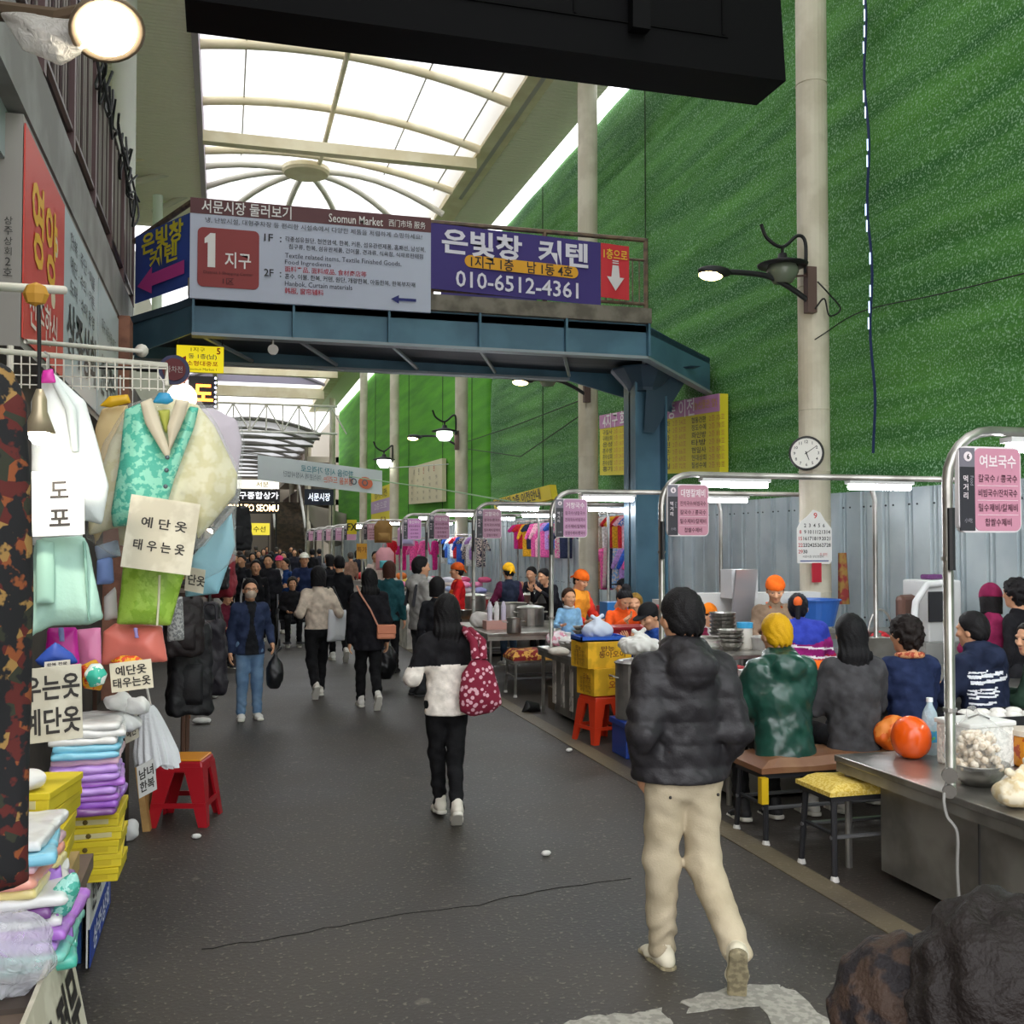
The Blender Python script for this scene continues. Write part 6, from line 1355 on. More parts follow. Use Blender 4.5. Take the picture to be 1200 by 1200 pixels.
CC = {'lilac': 'b48ad8', 'purple': '9a5cc8', 'violet': 'b070d0', 'mint': '7fd0c0', 'pale pink': 'e8c0cc', 'white': 'dcdcda', 'light blue': '7fc4dc', 'cream': 'e0d8b0', 'salmon': 'eaa08c', 'teal': '4fb8a4', 'yellow': 'e8d890', 'plum': '7a4a8a'}
def folded(c, size, col, label, rz=0.0, group=None, plastic=False):
    def fn(P):
        q = np.abs(P - np.array((0, 0, size[2] / 2), np.float32)) - (np.array(size, np.float32) / 2 - .012)
        return np.sqrt((np.maximum(q, 0) ** 2).sum(1)) + np.minimum(q.max(1), 0) - .012 + .005 * wob(P, 26, rnd.random() * 9)
    vq = surfnet(fn, (-size[0] / 2, -size[1] / 2, 0), (size[0] / 2, size[1] / 2, size[2]), .014)
    return tag(soft_obj('folded_cloth', vq, mat(CC[col], .35 if plastic else .6, bump=(25, .25), coat=.5 if plastic else 0.0), c, rz), label, 'cloth', group)
z = .775
for k, c_ in enumerate(['plum', 'purple', 'violet', 'lilac', 'violet', 'lilac', 'lilac', 'pale pink', 'light blue', 'light blue', 'white', 'white', 'white']):
    folded((-.60 + rnd.uniform(-.015, .02), 5.14 + rnd.uniform(-.02, .02) + .02 * (k > 6), z), (.29, .4, .034), c_, f'{c_} folded cloth in the stack on the farther yellow boxes, layer {["one", "two", "three", "four", "five", "six", "seven", "eight", "nine", "ten", "eleven", "twelve", "thirteen"][k]} from below', rnd.uniform(-.1, .1), 'cloths stacked on the farther yellow boxes', True); z += .031
z = .685
for k, c_ in enumerate(['teal', 'mint', 'lilac', 'violet', 'white', 'plum', 'white', 'yellow', 'salmon', 'pale pink', 'light blue', 'white']):
    folded((-.68 + rnd.uniform(-.03, .03) + (.05 if k < 4 else 0), 3.62 + rnd.uniform(-.03, .03), z), (.36, .42, .036), c_, f'{c_} folded cloth in the nearest pile, number {["one", "two", "three", "four", "five", "six", "seven", "eight", "nine", "ten", "eleven", "twelve", "thirteen", "fourteen", "fifteen", "sixteen", "seventeen"][k]} from below', rnd.uniform(-.15, .15), 'cloths in the nearest pile', True); z += .033
def spill(u, v):
    a = Vector((-.80, 3.32, .99)).lerp(Vector((-.50, 3.66, .93)), u) + Vector((.0, -.03, 0))
    return a + Vector((.05 * v * u, -.06 * v - .03 * math.sin(u * 7), -.32 * v * (1 - .45 * u) + .018 * math.sin(v * 9 + u * 14) + .012 * math.sin(u * 31)))
tag(MB().slab(spill, 40, 14, lambda u, v: (0, .012, .012)).build('lilac_cloth', mat('a678cc', .5, bump=(25, .3)), smooth=True), 'long lilac cloth spilling off the nearest pile', 'cloth')
hang('teal_package', 'teal cloths in crackly clear plastic hanging over the corner of the nearest pile', 'cloth', [(62, 1040), (72, 1030), (90, 1020), (95, 1040), (82, 1070), (60, 1085), (55, 1065)], 3.5, mat('4fae9c', .25, noise=(40, .1), col2='9fd8cc', bump=(60, .6)), .05, .006, 40)
hang('violet_package', 'violet cloth in clear plastic at the bottom corner of the nearest pile', 'cloth', [(45, 1080), (70, 1070), (68, 1100), (50, 1112)], 3.45, mat('a86ab8', .25, noise=(40, .1), col2='d8b8dc', bump=(60, .6)), .05, .006, 40)
lump('white_shoes', 'pair of white cloth shoes in plastic on the nearer yellow boxes', 'shoes', (-.72, 4.0, 1.115), .24, .16, .1, mat('dedcd8', .5), 3, False, .01)
lump('clear_bag', 'crumpled clear plastic bag at the lower left edge below the lilac cloth', 'bag', D(10, 1165, 2.95), .24, .2, .26, film('e4e6ea', .7, .12), 4, False, .009, .022, 30)
tag(MB().box(D(10, 1178, 2.95), (.2, .2, .06)).build('bag_stand', mat('4a4038', .8)), 'dark crate under the crumpled clear bag', 'crate')
# board with lettering leaning at the front of the table, bottom left
tr_ = AX(78, 1082, -.49); tl = Vector((-.49, 2.45, tr_.z)); bl = tl + Vector((.1, 0, -.5))
fbd = thing('lettered_board', 'cream board with black brush letters leaning on the table front, bottom left', 'sign', bl)
b = Board.quad(tl, tr_, bl); b.panel(b.mb('p'), -1, 1, -1, 1, 0, .015); b.mb('p').build('panel', PAPER, fbd); b.b.clear(); b.text('k', '벤스 의류 전문', 0, .1, .26, b.w * .92, .004, .03); b.finish(fbd, {'k': '24201e'})
c_ = AZ(92, 1128, 0); t = carton(c_ + Vector((-.12, .12, 0)), (.24, .3, .34), '2a5a9a', 'open blue and white carton on the ground by the lettered board', .1, 'carton', (), '2a5a9a'); MB().box(c_ + Vector((-.0, .1, .12)), (.006, .2, .12), .1).build('white_patch', mat('c8ccd0'), t)
# in front: red stool, frilled white bag, leaning boards
sp2 = AZ(217, 966, 0); stool(sp2 + Vector((0, .12, 0)), .46, .42, 'a3121f', 'd88a1e', 'crimson plastic stool with orange seat standing in the street', -.25)
def fr(P, s): return s + .0
t = thing('frilled_bag', 'white frilled net bag hanging beside the sale table above the leaning boards', 'bag', AY(187, 896, 6.4)); fb0 = AY(182, 826, 6.4); fb1 = AY(190, 896, 6.4)
def frill(k):
    def fn(u, v):
        q = 2 * math.pi * u; c = fb0.lerp(fb1, v) + Vector((-.04 + .015 * v, 0, 0)); r = (.03 + (.105 - .015 * k) * v ** .7) * (1 + .10 * v * math.sin(q * (15 + 3 * k) + k)) * (1 - .12 * max(0, v - .8) * 5)
        return c + Vector((r * math.cos(q), r * .8 * math.sin(q), .018 * v * math.sin(q * 4 + k)))
    return fn
for k in range(3): MB().grid(frill(k), 120, 14).build('net_layer', mat('dfe1e4', .6, bump=(70, .4)), t, smooth=True)
MB().tube([AY(176, 826, 6.4), AY(172, 806, 6.4), AY(170, 800, 6.4)], .008, 6).build('hook', mat('d8d4cc', .4), t)
for k, (x, y) in enumerate(((140, 822), (160, 826), (148, 846))):
    lump('white_towel', ['left', 'right', 'lower'][k] + ' white towel roll under the small two-line card', 'towel', AY(x, y + 12, 5.3), .13, .13, .1, mat('dededc', .75, bump=(20, .5)), k * 3, False, .009, .014, 34)
card('hand_sign', 'small sign with black letters under the towel bundle', (144, 838), (160, 830), (147, 872), 5.45, PAPER, [('단옷', 0, .4, .3, .7), ('예단', 0, -.4, .3, .7)], cat='sign')
card('hand_sign', 'black and white lettered sign leaning by the red stool', (160, 899), (181, 888), (163, 936), 6.3, mat('d0d0cc'), [('남녀', 0, .4, .34, .8), ('한복', 0, -.4, .34, .8)], cat='sign')
t = thing('wooden_board', 'brown wooden board leaning between the table banner and the stool', 'board', AZ(168, 975, 0)); q = AZ(167, 975, 0); MB().hexa([q + Vector((0, 0, 0)), q + Vector((.05, .0, .0)), q + Vector((.07, .3, .0)), q + Vector((.02, .3, 0)), q + Vector((-.06, .05, .45)), q + Vector((-.03, .05, .45)), q + Vector((-.0, .35, .45)), q + Vector((-.04, .35, .45))]).build('plank', mat('a8824a', .7, noise=(5, .4), col2='8a6636'), t)
tag(MB().bx(q.x - .16, q.x - .12, q.y - .15, q.y + .35, 0, .8).build('leaning_sheet', mat('4a3428', .7)), 'dark brown panel standing behind the leaning wooden board', 'panel')
lump('white_rag', 'white rag on the ground at the foot of the dark brown panel', 'rag', AZ(152, 985, 0), .12, .1, .16, mat('d0d0ce'), 5, False, .01)
tag(MB().cyl(AZ(146, 1010, 0), AZ(146, 1010, 0) + Vector((-.02, 0, .9)), .012, n=6).build('thin_pole', DARKM()), 'thin dark pole beside the table banner', 'pole')
# bags, prams and goods farther along the left side
hang('knit_vest', 'grey knitted vest hanging past the lime green skirt', 'clothes', [(196, 705), (214, 698), (216, 750), (196, 752)], 6.9, mat('8f8f92', .95, noise=(60, .1), col2='c8c8c8'), .05, .006, 30)
tbx = thing('side_table', 'dark side table carrying pastel folded cloths left of the man in the mask', 'table', (-.75, 9.5, 0)); MB().bx(-1.2, -.28, 9.2, 10.4, .98, 1.02).build('top', mat('3a3432', .7), tbx)
for x in (-1.15, -.32):
    for y in (9.25, 10.35): MB().cyl((x, y, 0), (x, y, 1.0), .02, n=6).build('leg', mat('6a4a3a', .5), tbx)
z = 1.02
for k, c_ in enumerate(['salmon', 'lilac', 'light blue', 'pale pink', 'violet', 'white', 'light blue', 'lilac', 'white', 'light blue']):
    folded((-.52 + rnd.uniform(-.02, .02), 9.5, z), (.34, .4, .05), c_, f'{c_} folded cloth on the dark side table, layer {["one", "two", "three", "four", "five", "six", "seven", "eight", "nine", "ten"][k]} from below', rnd.uniform(-.1, .1), 'cloths on the dark side table'); z += .046
def bagdark(px, Y, w, h, col, label):
    p = AY(px[0], px[1], Y); p.z = max(p.z, 0.02); e = np.array((w / 2 - .05, w * .3 - .05, h / 2 - .05), np.float32); sd = rnd.random() * 9
    def fn(P):
        q = np.abs(P - np.array((0, 0, h / 2), np.float32)); q = q - e * (1 - .25 * np.clip(P[:, 2:3] / h - .3, 0, 1))
        return np.sqrt((np.maximum(q, 0) ** 2).sum(1)) + np.minimum(q.max(1), 0) - .05 + .014 * wob(P, 19, sd) + .006 * wob(P, 47, sd)
    t = thing('dark_bag', label, 'bag', p); m = mat(col, .6, bump=(40, .3)); soft_obj('body', surfnet(fn, (-w / 2, -w * .35, 0), (w / 2, w * .35, h), .014), m, p, rnd.uniform(-.4, .4), t)
    MB().tube(curve([p + Vector((-w * .2, -w * .2, h * .92)), p + Vector((-w * .15, -w * .15, h * 1.12)), p + Vector((w * .15, -w * .15, h * 1.12)), p + Vector((w * .2, -w * .2, h * .92))]), .014, 6).build('strap', m, t)
    MB().slab(lambda u, v: p + Vector(((u - .5) * w * .6, -w * .30 - .03 * math.sin(math.pi * u) * math.sin(math.pi * v), h * (.12 + .4 * v))), 8, 6, lambda u, v: (0, .03, 0)).build('pocket', m, t, smooth=True)
for a in [((222, 838), 8.6, .34, .8, '16161a', 'black rucksack hanging lowest on the left beside the walker in the mask'), ((245, 815), 9.3, .3, .7, '1e1a22', 'black and pink sports bag nearer the man in the mask'), ((215, 770), 8.3, .3, .5, '221a1c', 'dark wine coloured bag under the pastel cloths'), ((258, 700), 12.5, .35, .55, '8c2030', 'red bag hanging past the sky blue skirt'), ((246, 690), 12, .4, .6, '17171c', 'black bag hanging behind the sky blue skirt'), ((272, 645), 18, .6, .8, '1c1c22', 'black coat bundle hanging far along the left side'), ((235, 800), 10, .4, .8, '1a1a1e', 'tall black bag behind the rucksack')]: bagdark(*a)
for k, (x, y) in enumerate([(248, 812), (236, 842)]):
    p = AZ(x, y + 6, 0); lump('crumpled_paper', ['crumpled white paper by the black rucksack', 'crumpled white paper below the black sports bag'][k], 'litter', p, .2, .14, .08, mat('d0cec8'), k, False, .015)
for k in range(3): tag(MB().tube([AZ(222 + k * 7, 842 - k * 6, 0), AZ(222 + k * 7, 842 - k * 6, 0) + Vector((-.1, .1, .75))], .014, 6).build('wooden_stick', mat('8a5a3a')), f'{["nearest", "middle", "farthest"][k]} brown wooden leg among the black bags', 'stick')
# far left shops
for k in range(9):
    y = 19 + k * 4.2
    cc, cn = [('c8c4ba', 'white'), ('8c2a34', 'wine'), ('2a3a6a', 'navy'), ('d8b050', 'amber'), ('3a6a4a', 'green'), ('b8a8c0', 'lilac'), ('d0cec8', 'pale'), ('7a3a2a', 'brown'), ('c8b84a', 'yellow')][k]
    q = ['first', 'second', 'third', 'fourth', 'fifth', 'sixth', 'seventh', 'eighth', 'ninth'][k]
    t = thing('far_stall', f'{cn} draped stall, {q} along the far left side', 'stall', (-.9, y, 0)); MB().bx(-1.3, -.3, y, y + 2.4, 0, .9).build('table', mat('5a4a44', .8), t); MB().bx(-1.3, -1.1, y, y + 2.6, .9, 2.4).build('display', mat(cc, .8, noise=(3, .3), col2='3a3a40'), t)
    MB().hexa([(-1.3, y, 2.75), (-.1, y, 2.55), (-.1, y + 2.6, 2.55), (-1.3, y + 2.6, 2.75), (-1.3, y, 2.8), (-.1, y, 2.6), (-.1, y + 2.6, 2.6), (-1.3, y + 2.6, 2.8)]).build('awning', mat('8f8a84', .8), t)
    fl = thing('shop_lamp', f'warm shop lamp under the awning of the {q} far left stall', 'lamp', (-.5, y + 1, 2.45)); MB().ball((-.5, y + 1, 2.44), .07, 10).build('bulb', glow('ffe8c0', 14), fl, smooth=True); MB().cyl((-.5, y + 1, 2.48), (-.5, y + 1, 2.66), .02, n=6).build('cord', DARKM(), fl)
# ================================================================== PEOPLE
def mirror(P): q = P.copy(); q[:, 0] = np.abs(q[:, 0]); return q
def head_fn(P):
    Q = mirror(P)
    s = ell(P, (0, -.008, .035), (.074, .093, .088))
    s = smin(s, ell(P, (0, .022, -.04), (.056, .064, .072)), .05)
    s = smin(s, ell(P, (0, .055, -.088), (.026, .024, .022)), .03)
    s = smin(s, ell(Q, (.036, .062, -.012), (.03, .024, .022)), .02)
    s = smin(s, cone(P, (0, .084, .018), (0, .104, -.022), .009, .0135), .018)
    s = smin(s, ell(Q, (.012, .094, -.026), (.01, .01, .008)), .008)
    s = smin(s, ell(Q, (.03, .074, .033), (.028, .016, .009)), .016)
    s = np.maximum(s, -ell(Q, (.031, .094, .012), (.017, .014, .010)))
    s = smin(s, ell(P, (0, .082, -.052), (.022, .01, .006)), .008)
    s = smin(s, ell(P, (0, .080, -.063), (.019, .01, .006)), .006)
    s = smin(s, ell(Q, (.077, -.012, -.005), (.012, .022, .033)), .01)
    return smin(s, cone(P, (0, -.02, -.06), (0, -.035, -.17), .052, .056), .03)
HEADS = {h: surfnet(head_fn, (-.1, -.12, -.17), (.1, .13, .13), h) for h in (.007, .013)}
def hair_fn(style, seed=0.0):
    def fn(P):
        s = ell(P, (0, -.012, .036), (.088, .106, .104))
        s = smin(s, ell(P, (0, -.05, -.02), (.074, .055, .07)), .04)
        s = s + .0026 * np.sin(P[:, 0] * 170 + 5 * np.sin(P[:, 2] * 30 + seed)) + .0015 * wob(P, 90, seed)
        face = (P[:, 1] - .045) * .82 - (P[:, 2] - .055) * .57          # keep hair behind and above the face
        if style == 'short': low = -.06 - P[:, 2] + .012 * np.sin(P[:, 0] * 190)
        else: low = -.09 - P[:, 2]
        s = np.maximum(np.maximum(s, np.where(P[:, 2] > -.12, face, -1)), low)
        if style in ('long', 'vlong'):
            L = .34 if style == 'long' else .56
            b = loft(P, [((0, -.045, .03), .088, .062), ((0, -.075, -.12), .095, .045), ((0, -.085, -.24), .088, .034), ((.01, -.09, -L), .05, .018)])
            b = b + .003 * np.sin(P[:, 0] * 190 + 4 * np.sin(P[:, 2] * 14 + seed)); b = np.maximum(b, P[:, 1] - .0); s = smin(s, b, .03)
        if style == 'bob': s = smin(s, np.maximum(np.maximum(loft(P, [((0, -.03, .04), .09, .07), ((0, -.03, -.1), .094, .07)]), -.115 - P[:, 2]), (P[:, 1] - .02)), .03)
        if style == 'pony': s = smin(s, cone(P, (0, -.1, .03), (0, -.15, -.14), .032, .016), .02)
        if style == 'bun': s = smin(s, ell(P, (0, -.06, .135), (.05, .05, .042)), .015)
        if style == 'wavy': s = s - .008 + .009 * wob(P, 55, seed) + .003 * np.sin(P[:, 0] * 150 + P[:, 2] * 60)
        if style == 'curly': s = s - .012 + .014 * wob(P, 75, seed)
        return np.maximum(s, -ell(P, (0, .1, -.01), (.062, .06, .066)))
    return fn
_hair = {}
def hair(style, h):
    if (style, h) not in _hair: _hair[(style, h)] = surfnet(hair_fn(style), (-.13, -.2, -.65 if 'long' in style else -.2), (.13, .13, .2), h)
    return _hair[(style, h)]
def cap_fn(P):
    s = np.maximum(ell(P, (0, -.01, .045), (.094, .112, .105)), .045 - P[:, 2] - .12 * P[:, 1] * 0)
    return np.minimum(s, np.maximum(ell(P, (0, .10, .052), (.075, .085, .012)), -.03 - P[:, 1]))
def kerchief_fn(P):
    s = np.maximum(ell(P, (0, -.015, .045), (.096, .115, .108)), .028 - P[:, 2] + .25 * P[:, 1] * .4)
    s = s + .003 * wob(P, 60)
    return smin(s, np.minimum(cone(P, (0, -.12, .03), (.045, -.15, -.01), .016, .012), cone(P, (0, -.12, .03), (-.04, -.15, -.02), .016, .012)), .015)
def beanie_fn(P): return np.maximum(ell(P, (0, -.012, .05), (.1, .115, .125)), .03 - P[:, 2])
HATS = {'cap': cap_fn, 'kerchief': kerchief_fn, 'beanie': beanie_fn}
HATM = {k: surfnet(f, (-.13, -.19, -.04), (.13, .2, .19), .009) for k, f in HATS.items()}
MASKM = surfnet(lambda P: np.maximum(np.abs(smin(ell(P, (0, .022, -.035), (.064, .078, .072)), ell(P, (0, .09, -.03), (.03, .022, .03)), .03)) - .004, np.maximum(.03 - P[:, 1], np.abs(P[:, 2] + .045) - .045)), (-.09, 0, -.11), (.09, .13, .02), .006)
def hand_fn(curl):
    # right hand hanging: palm along -z, fingers curl towards +y, thumb forward/inside
    def fn(P):
        s = ell(P, (0, 0, -.05), (.020, .042, .052))
        for i, (y, L) in enumerate(((.030, .070), (.011, .079), (-.009, .073), (-.028, .058))):
            a = np.array((0, y, -.088)); q = math.radians(curl); q2 = math.radians(curl * 2.1)
            b = a + np.array((-math.sin(q) * L * .5, y * .12, -math.cos(q) * L * .5)); c = b + np.array((-math.sin(q2) * L * .5, 0, -math.cos(q2) * L * .5))
            s = smin(s, np.minimum(cone(P, a, b, .0098, .0088), cone(P, b, c, .0088, .007)), .006)
        s = smin(s, np.minimum(cone(P, (-.006, .034, -.035), (-.016, .058, -.066), .013, .0105), cone(P, (-.016, .058, -.066), (-.02, .062, -.094), .0105, .008)), .012)
        return smin(s, cone(P, (0, 0, -.01), (0, 0, .03), .027, .027), .02)
    return fn
HANDS = {c: surfnet(hand_fn(c), (-.09, -.06, -.19), (.04, .09, .04), .0055) for c in (22, 55)}
def shoe_fn(P):
    s = loft(P, [((0, -.055, -.045), .036, .034), ((0, .0, -.03), .036, .045), ((0, .08, -.05), .042, .026), ((0, .145, -.058), .04, .02)])
    s = smin(s, cone(P, (0, -.02, -.02), (0, -.025, .03), .042, .044), .03)
    return np.maximum(s, -.075 - P[:, 2])
def sole_fn(P): return np.maximum(loft(P, [((0, -.06, -.075), .041, .036), ((0, .05, -.075), .041, .036), ((0, .155, -.075), .043, .036)]), np.abs(P[:, 2] + .076) - .014)
SHOE = surfnet(shoe_fn, (-.07, -.12, -.1), (.07, .22, .06), .008); SOLE = surfnet(sole_fn, (-.07, -.12, -.1), (.07, .22, -.05), .008)
ARMS = {'down': ((.05, -.03, -.29), (.07, .03, -.54)), 'pocket': ((.055, -.07, -.28), (.015, .04, -.47)), 'carry': ((.10, -.10, -.26), (.10, .13, -.27)), 'fwd': ((.06, .06, -.28), (.0, .27, -.20)),
        'table': ((.08, .10, -.26), (-.02, .33, -.24)), 'eat': ((.12, .12, -.25), (-.04, .30, -.06)), 'cook': ((.10, .06, -.27), (.0, .27, -.34)), 'swing': ((.03, .12, -.27), (.02, .28, -.45)), 'back': ((.06, -.13, -.26), (.07, -.18, -.50)), 'lap': ((.07, .03, -.28), (-.04, .24, -.34))}
def person(label, loc, rz, H=1.68, legs='stand', arms=('down', 'down'), top='24262c', bottom='1c1c20', shoes='e0ddd4', hairc='141214', style='short', head=(0, 0), lean=0.0, seat=.5, wid=1.0,
           hat=None, hatc='e0641a', h=.016, puffy=.0, hood=False, hem=-.10, mask=None, apron=None, top2=None, split=None, skin='d9a27e', kind='jacket', eyes=None, show_hands=True, quilt=0.0, legw=1.0, curl=22, group=None, sleeve=None, extra_top=None, headk=1.09, topmat=None, botmat=None, garment_name=None, simple=False, name='person', legdef=None, feet=True):
    S = H / 1.72
    root = thing(name, label, 'person', loc, rz, group)
    sit = legs == 'sit'
    pz = (seat / S + .10) if sit else .93
    hips = [np.array((s * .088, 0, pz - .02)) for s in (-1, 1)]
    J = []
    for i, s in enumerate((-1, 1)):
        hp = hips[i]
        if legdef: k, a, tv = [np.array(v, float) for v in legdef[i]]
        elif sit: k, a, tv = np.array((.03 * s, .42, -.0)), np.array((.03 * s, .36, -(pz - .11))), np.array((0, .17, -.02))
        elif legs == 'stand': k, a, tv = np.array((.0, .015, -.42)), np.array((.01 * s, -.02, -.82)), np.array((.02 * s, .17, -.0))
        else:
            fwd = (legs == 'walkL') == (s == -1)
            if fwd: k, a, tv = np.array((-.01 * s, .13, -.40)), np.array((-.02 * s, .18, -.82)), np.array((0, .17, .0))
            else: k, a, tv = np.array((-.01 * s, .0, -.42)), np.array((-.02 * s, -.24, -.735)), np.array((0, .11, -.13))
        J.append((hp, hp + k, hp + a, tv))
    R = np.array(Matrix.Rotation(-lean, 3, 'X')); base = np.array((0, 0, pz))
    up = lambda v: base + R @ np.array(v, float)
    w = wid
    chest, neck = up((0, .0, .34)), up((0, -.01, .51)); waist, low = up((0, .0, .14)), up((0, 0, 0))
    sh = [up((s * .162 * w, -.015, .452)) for s in (-1, 1)]
    arm = []
    for i, s in enumerate((-1, 1)):
        A = ARMS[arms[i]] if isinstance(arms[i], str) else arms[i]
        arm.append((sh[i], sh[i] + np.array((A[0][0] * s, A[0][1], A[0][2])), sh[i] + np.array((A[1][0] * s, A[1][1], A[1][2]))))
    hc = up((0, .015, .675)); Rh = np.array(Euler((-lean * .5 + head[1], 0, head[0])).to_matrix())
    def hd(v): return (v * headk) @ Rh.T + hc
    SM = mat(skin, .55, bump=(60, .1))
    # the body itself: one mesh
    def body(P):
        s = loft(P, [(low, .13 * w, .085), (waist, .12 * w, .08), (chest, .14 * w, .085), (up((0, -.01, .45)), .12 * w, .06)])
        s = smin(s, cone(P, neck, hd(np.array((0, -.02, -.06))), .052, .05), .04)
        for a, b, c in arm: s = smin(s, smin(cone(P, a, b, .043, .034), cone(P, b, c, .034, .023), .02), .03)
        for a, b, c, tv in J: s = smin(s, smin(cone(P, a, b, .066, .045), cone(P, b, c, .045, .034), .02), .03)
        return s
    pts = np.array([p for a in arm for p in a] + [p for j in J for p in j[:3]] + [low, chest, neck, hc])
    lo, hi = pts.min(0) - .16, pts.max(0) + .16
    parts = []
    bh = max(h * 1.6, .022)
    v, q = surfnet(body, lo, hi, bh); parts.append((v, q, 0))
    hv, hq = HEADS[.007 if h <= .018 else .013]; parts.append((hd(hv), hq, 0))
    if show_hands and not simple:
        for i, s in enumerate((-1, 1)):
            a, b, c = arm[i]; dz = -(c - b) / np.linalg.norm(c - b)
            yx = np.array((0, 1.0, 0.001)); yx = yx - dz * (yx @ dz)
            if np.linalg.norm(yx) < .3: yx = np.array((-s * .3, 0, 1.0)); yx = yx - dz * (yx @ dz)
            yx /= np.linalg.norm(yx); xx = np.cross(yx, dz)
            vv, qq = HANDS[curl]; vv = vv.copy(); 
            if s == -1: vv[:, 0] *= -1; qq = qq[:, ::-1]
            parts.append((vv @ np.stack([xx, yx, dz]) + c + (c - b) / np.linalg.norm(c - b) * .01, qq, 0))
    parts = [(p[0] * S, p[1], p[2]) for p in parts]
    bo = link_mesh('body', np_mesh(parts), SM, root, True)
    # eyes, brows, lips on faces that can be seen
    if eyes:
        m = MB()
        for s in (-1, 1):
            m.ball(Vector(hd(np.array((s * .031, .0835, .0125))) * S), (.0125 * S, .008 * S, .0062 * S), 8, Matrix(Rh.tolist()))
            m.tube([Vector(hd(np.array((s * x, .092 - abs(x) * .25, .034))) * S) for x in (.016, .03, .046)], .0034 * S, 5)
        m.build('eye', mat('1a1210', .3), root, True, local=True)
        MB().ball(Vector(hd(np.array((0, .088, -.057))) * S), (.02 * S, .006 * S, .0065 * S), 8, Matrix(Rh.tolist())).build('lips', mat('a8544c', .5), root, True, local=True)
    # upper garment
    hemz = pz + hem
    th = .03 + puffy
    def upper(P):
        hipw = (.168 + puffy * .7) * w
        s = loft(P, [(up((0, 0, hem - .03)), hipw, .122 + puffy), (up((0, 0, .1)), (.14 + puffy) * w, .102 + puffy), (up((0, -.005, .3)), (.155 + puffy) * w, .112 + puffy), (up((0, -.01, .42)), (.142 + puffy * .8) * w, .092 + puffy), (up((0, -.012, .50)), .075, .066)])
        for a, b, c in arm: 
            if sleeve is None: s = smin(s, smin(cone(P, a, b, .054 + puffy * .8, .046 + puffy * .7), cone(P, b, c - (c - b) * .06, .046 + puffy * .7, .033 + puffy * .5), .03), .05)
            else: s = smin(s, cone(P, a, a + (b - a) * sleeve, .062 + puffy, .06 + puffy), .05)
        cn = up((0, -.012, .52)); s = smin(s, np.maximum(ell(P, cn, (.072, .075, .045)), -ell(P, cn + np.array((0, .03, .03)), (.052, .06, .06))), .02)
        if hood: s = smin(s, ell(P, up((0, -.10 - puffy, .47)), (.115, .07, .085)), .035); s = smin(s, np.maximum(np.abs(ell(P, up((0, -.02, .53)), (.105, .105, .06))) - .018, -.01 - (P[:, 1] - cn[1]) * -1 - .05), .03)
        s = s + (.009 if h < .02 else .01) * wob(P, 21, H * 10 + len(label)) + .004 * wob(P, 47, len(label))
        if quilt: s = s - quilt * np.abs(np.sin((P[:, 2] + .03 * P[:, 0]) * math.pi / .105)) ** .6 + quilt * .6
        if extra_top: s = extra_top(P, s, up)
        n_ = R @ np.array((0, 0, 1.0)); return np.maximum(s, (up((0, 0, hem)) - P) @ n_ * 1.0)
    v, q = surfnet(upper, lo - .08 - puffy, hi + .1 + puffy, h)
    mats = [topmat or cloth(top)]; mi = 0
    if top2: mats.append(cloth(top2)); fz = v[q].mean(1); mi = (split(fz, up) if split else (fz[:, 2] < pz + .30)).astype(np.int32)
    link_mesh(garment_name or kind, np_mesh([(v * S, q, mi)]), mats, root, True)
    # trousers
    lw = legw
    def lower(P):
        s = loft(P, [(np.array((0, 0, pz - .06)), .15 * w, .112), (np.array((0, 0, pz + .1)), .138 * w, .098)])
        for a, b, c, tv in J: s = smin(s, smin(cone(P, a, b, min(.088 * lw, .094), .066 * lw), cone(P, b, c, .066 * lw, .052 * lw), .03), .035)
        s = s + .007 * wob(P * np.array((1, 1, 1.6), np.float32), 17, H * 7) + .0045 * np.sin(P[:, 2] * 75 + 3 * np.sin(P[:, 0] * 30)) * np.clip(1.2 - np.abs(P[:, 2] - .15) * 6, 0, 1)
        return np.maximum(s, -(P[:, 2] - .05 if not legdef and legs in ('stand', 'sit') else P[:, 2] + 9))
    if not simple or legs != 'sit':
        v, q = surfnet(lower, lo - .04, np.maximum(hi * (1, 1, 0) + .05, 0) + np.array((0, 0, pz + .14)), h)
        link_mesh('trousers', np_mesh([(v * S, q, 0)]), botmat or cloth(bottom), root, True)
    # shoes
    if feet and not simple:
        for a, b, c, tv in J:
            yx = np.array(tv, float); yx /= np.linalg.norm(yx); zx = np.array((0, 0, 1.0)); zx = zx - yx * (zx @ yx); zx /= np.linalg.norm(zx); xx = np.cross(yx, zx)
            B = np.stack([xx, yx, zx])
            so = link_mesh('shoe', np_mesh([((SHOE[0] @ B + c) * S, SHOE[1], 0)]), mat(shoes, .6), root, True)
            link_mesh('sole', np_mesh([((SOLE[0] @ B + c) * S, SOLE[1], 0)]), mat('d8d4c8' if shoes != '1a1a1c' else '2a2a2a', .7), so, True)
    # hair and what is worn on the head
    if style:
        v, q = hair(style, .009 if h <= .018 else .013); link_mesh('hair', np_mesh([(hd(v) * S, q, 0)]), mat(hairc, .6, bump=(140, .5), spec=.25), root, True)
    if hat: v, q = HATM[hat]; link_mesh({'cap': 'cap', 'kerchief': 'headscarf', 'beanie': 'knit_hat'}[hat], np_mesh([(hd(v) * S, q, 0)]), hatc if not isinstance(hatc, str) else cloth(hatc), root, True)
    if mask: v, q = MASKM; link_mesh('face_mask', np_mesh([(hd(v) * S, q, 0)]), mat(mask, .7), root, True)
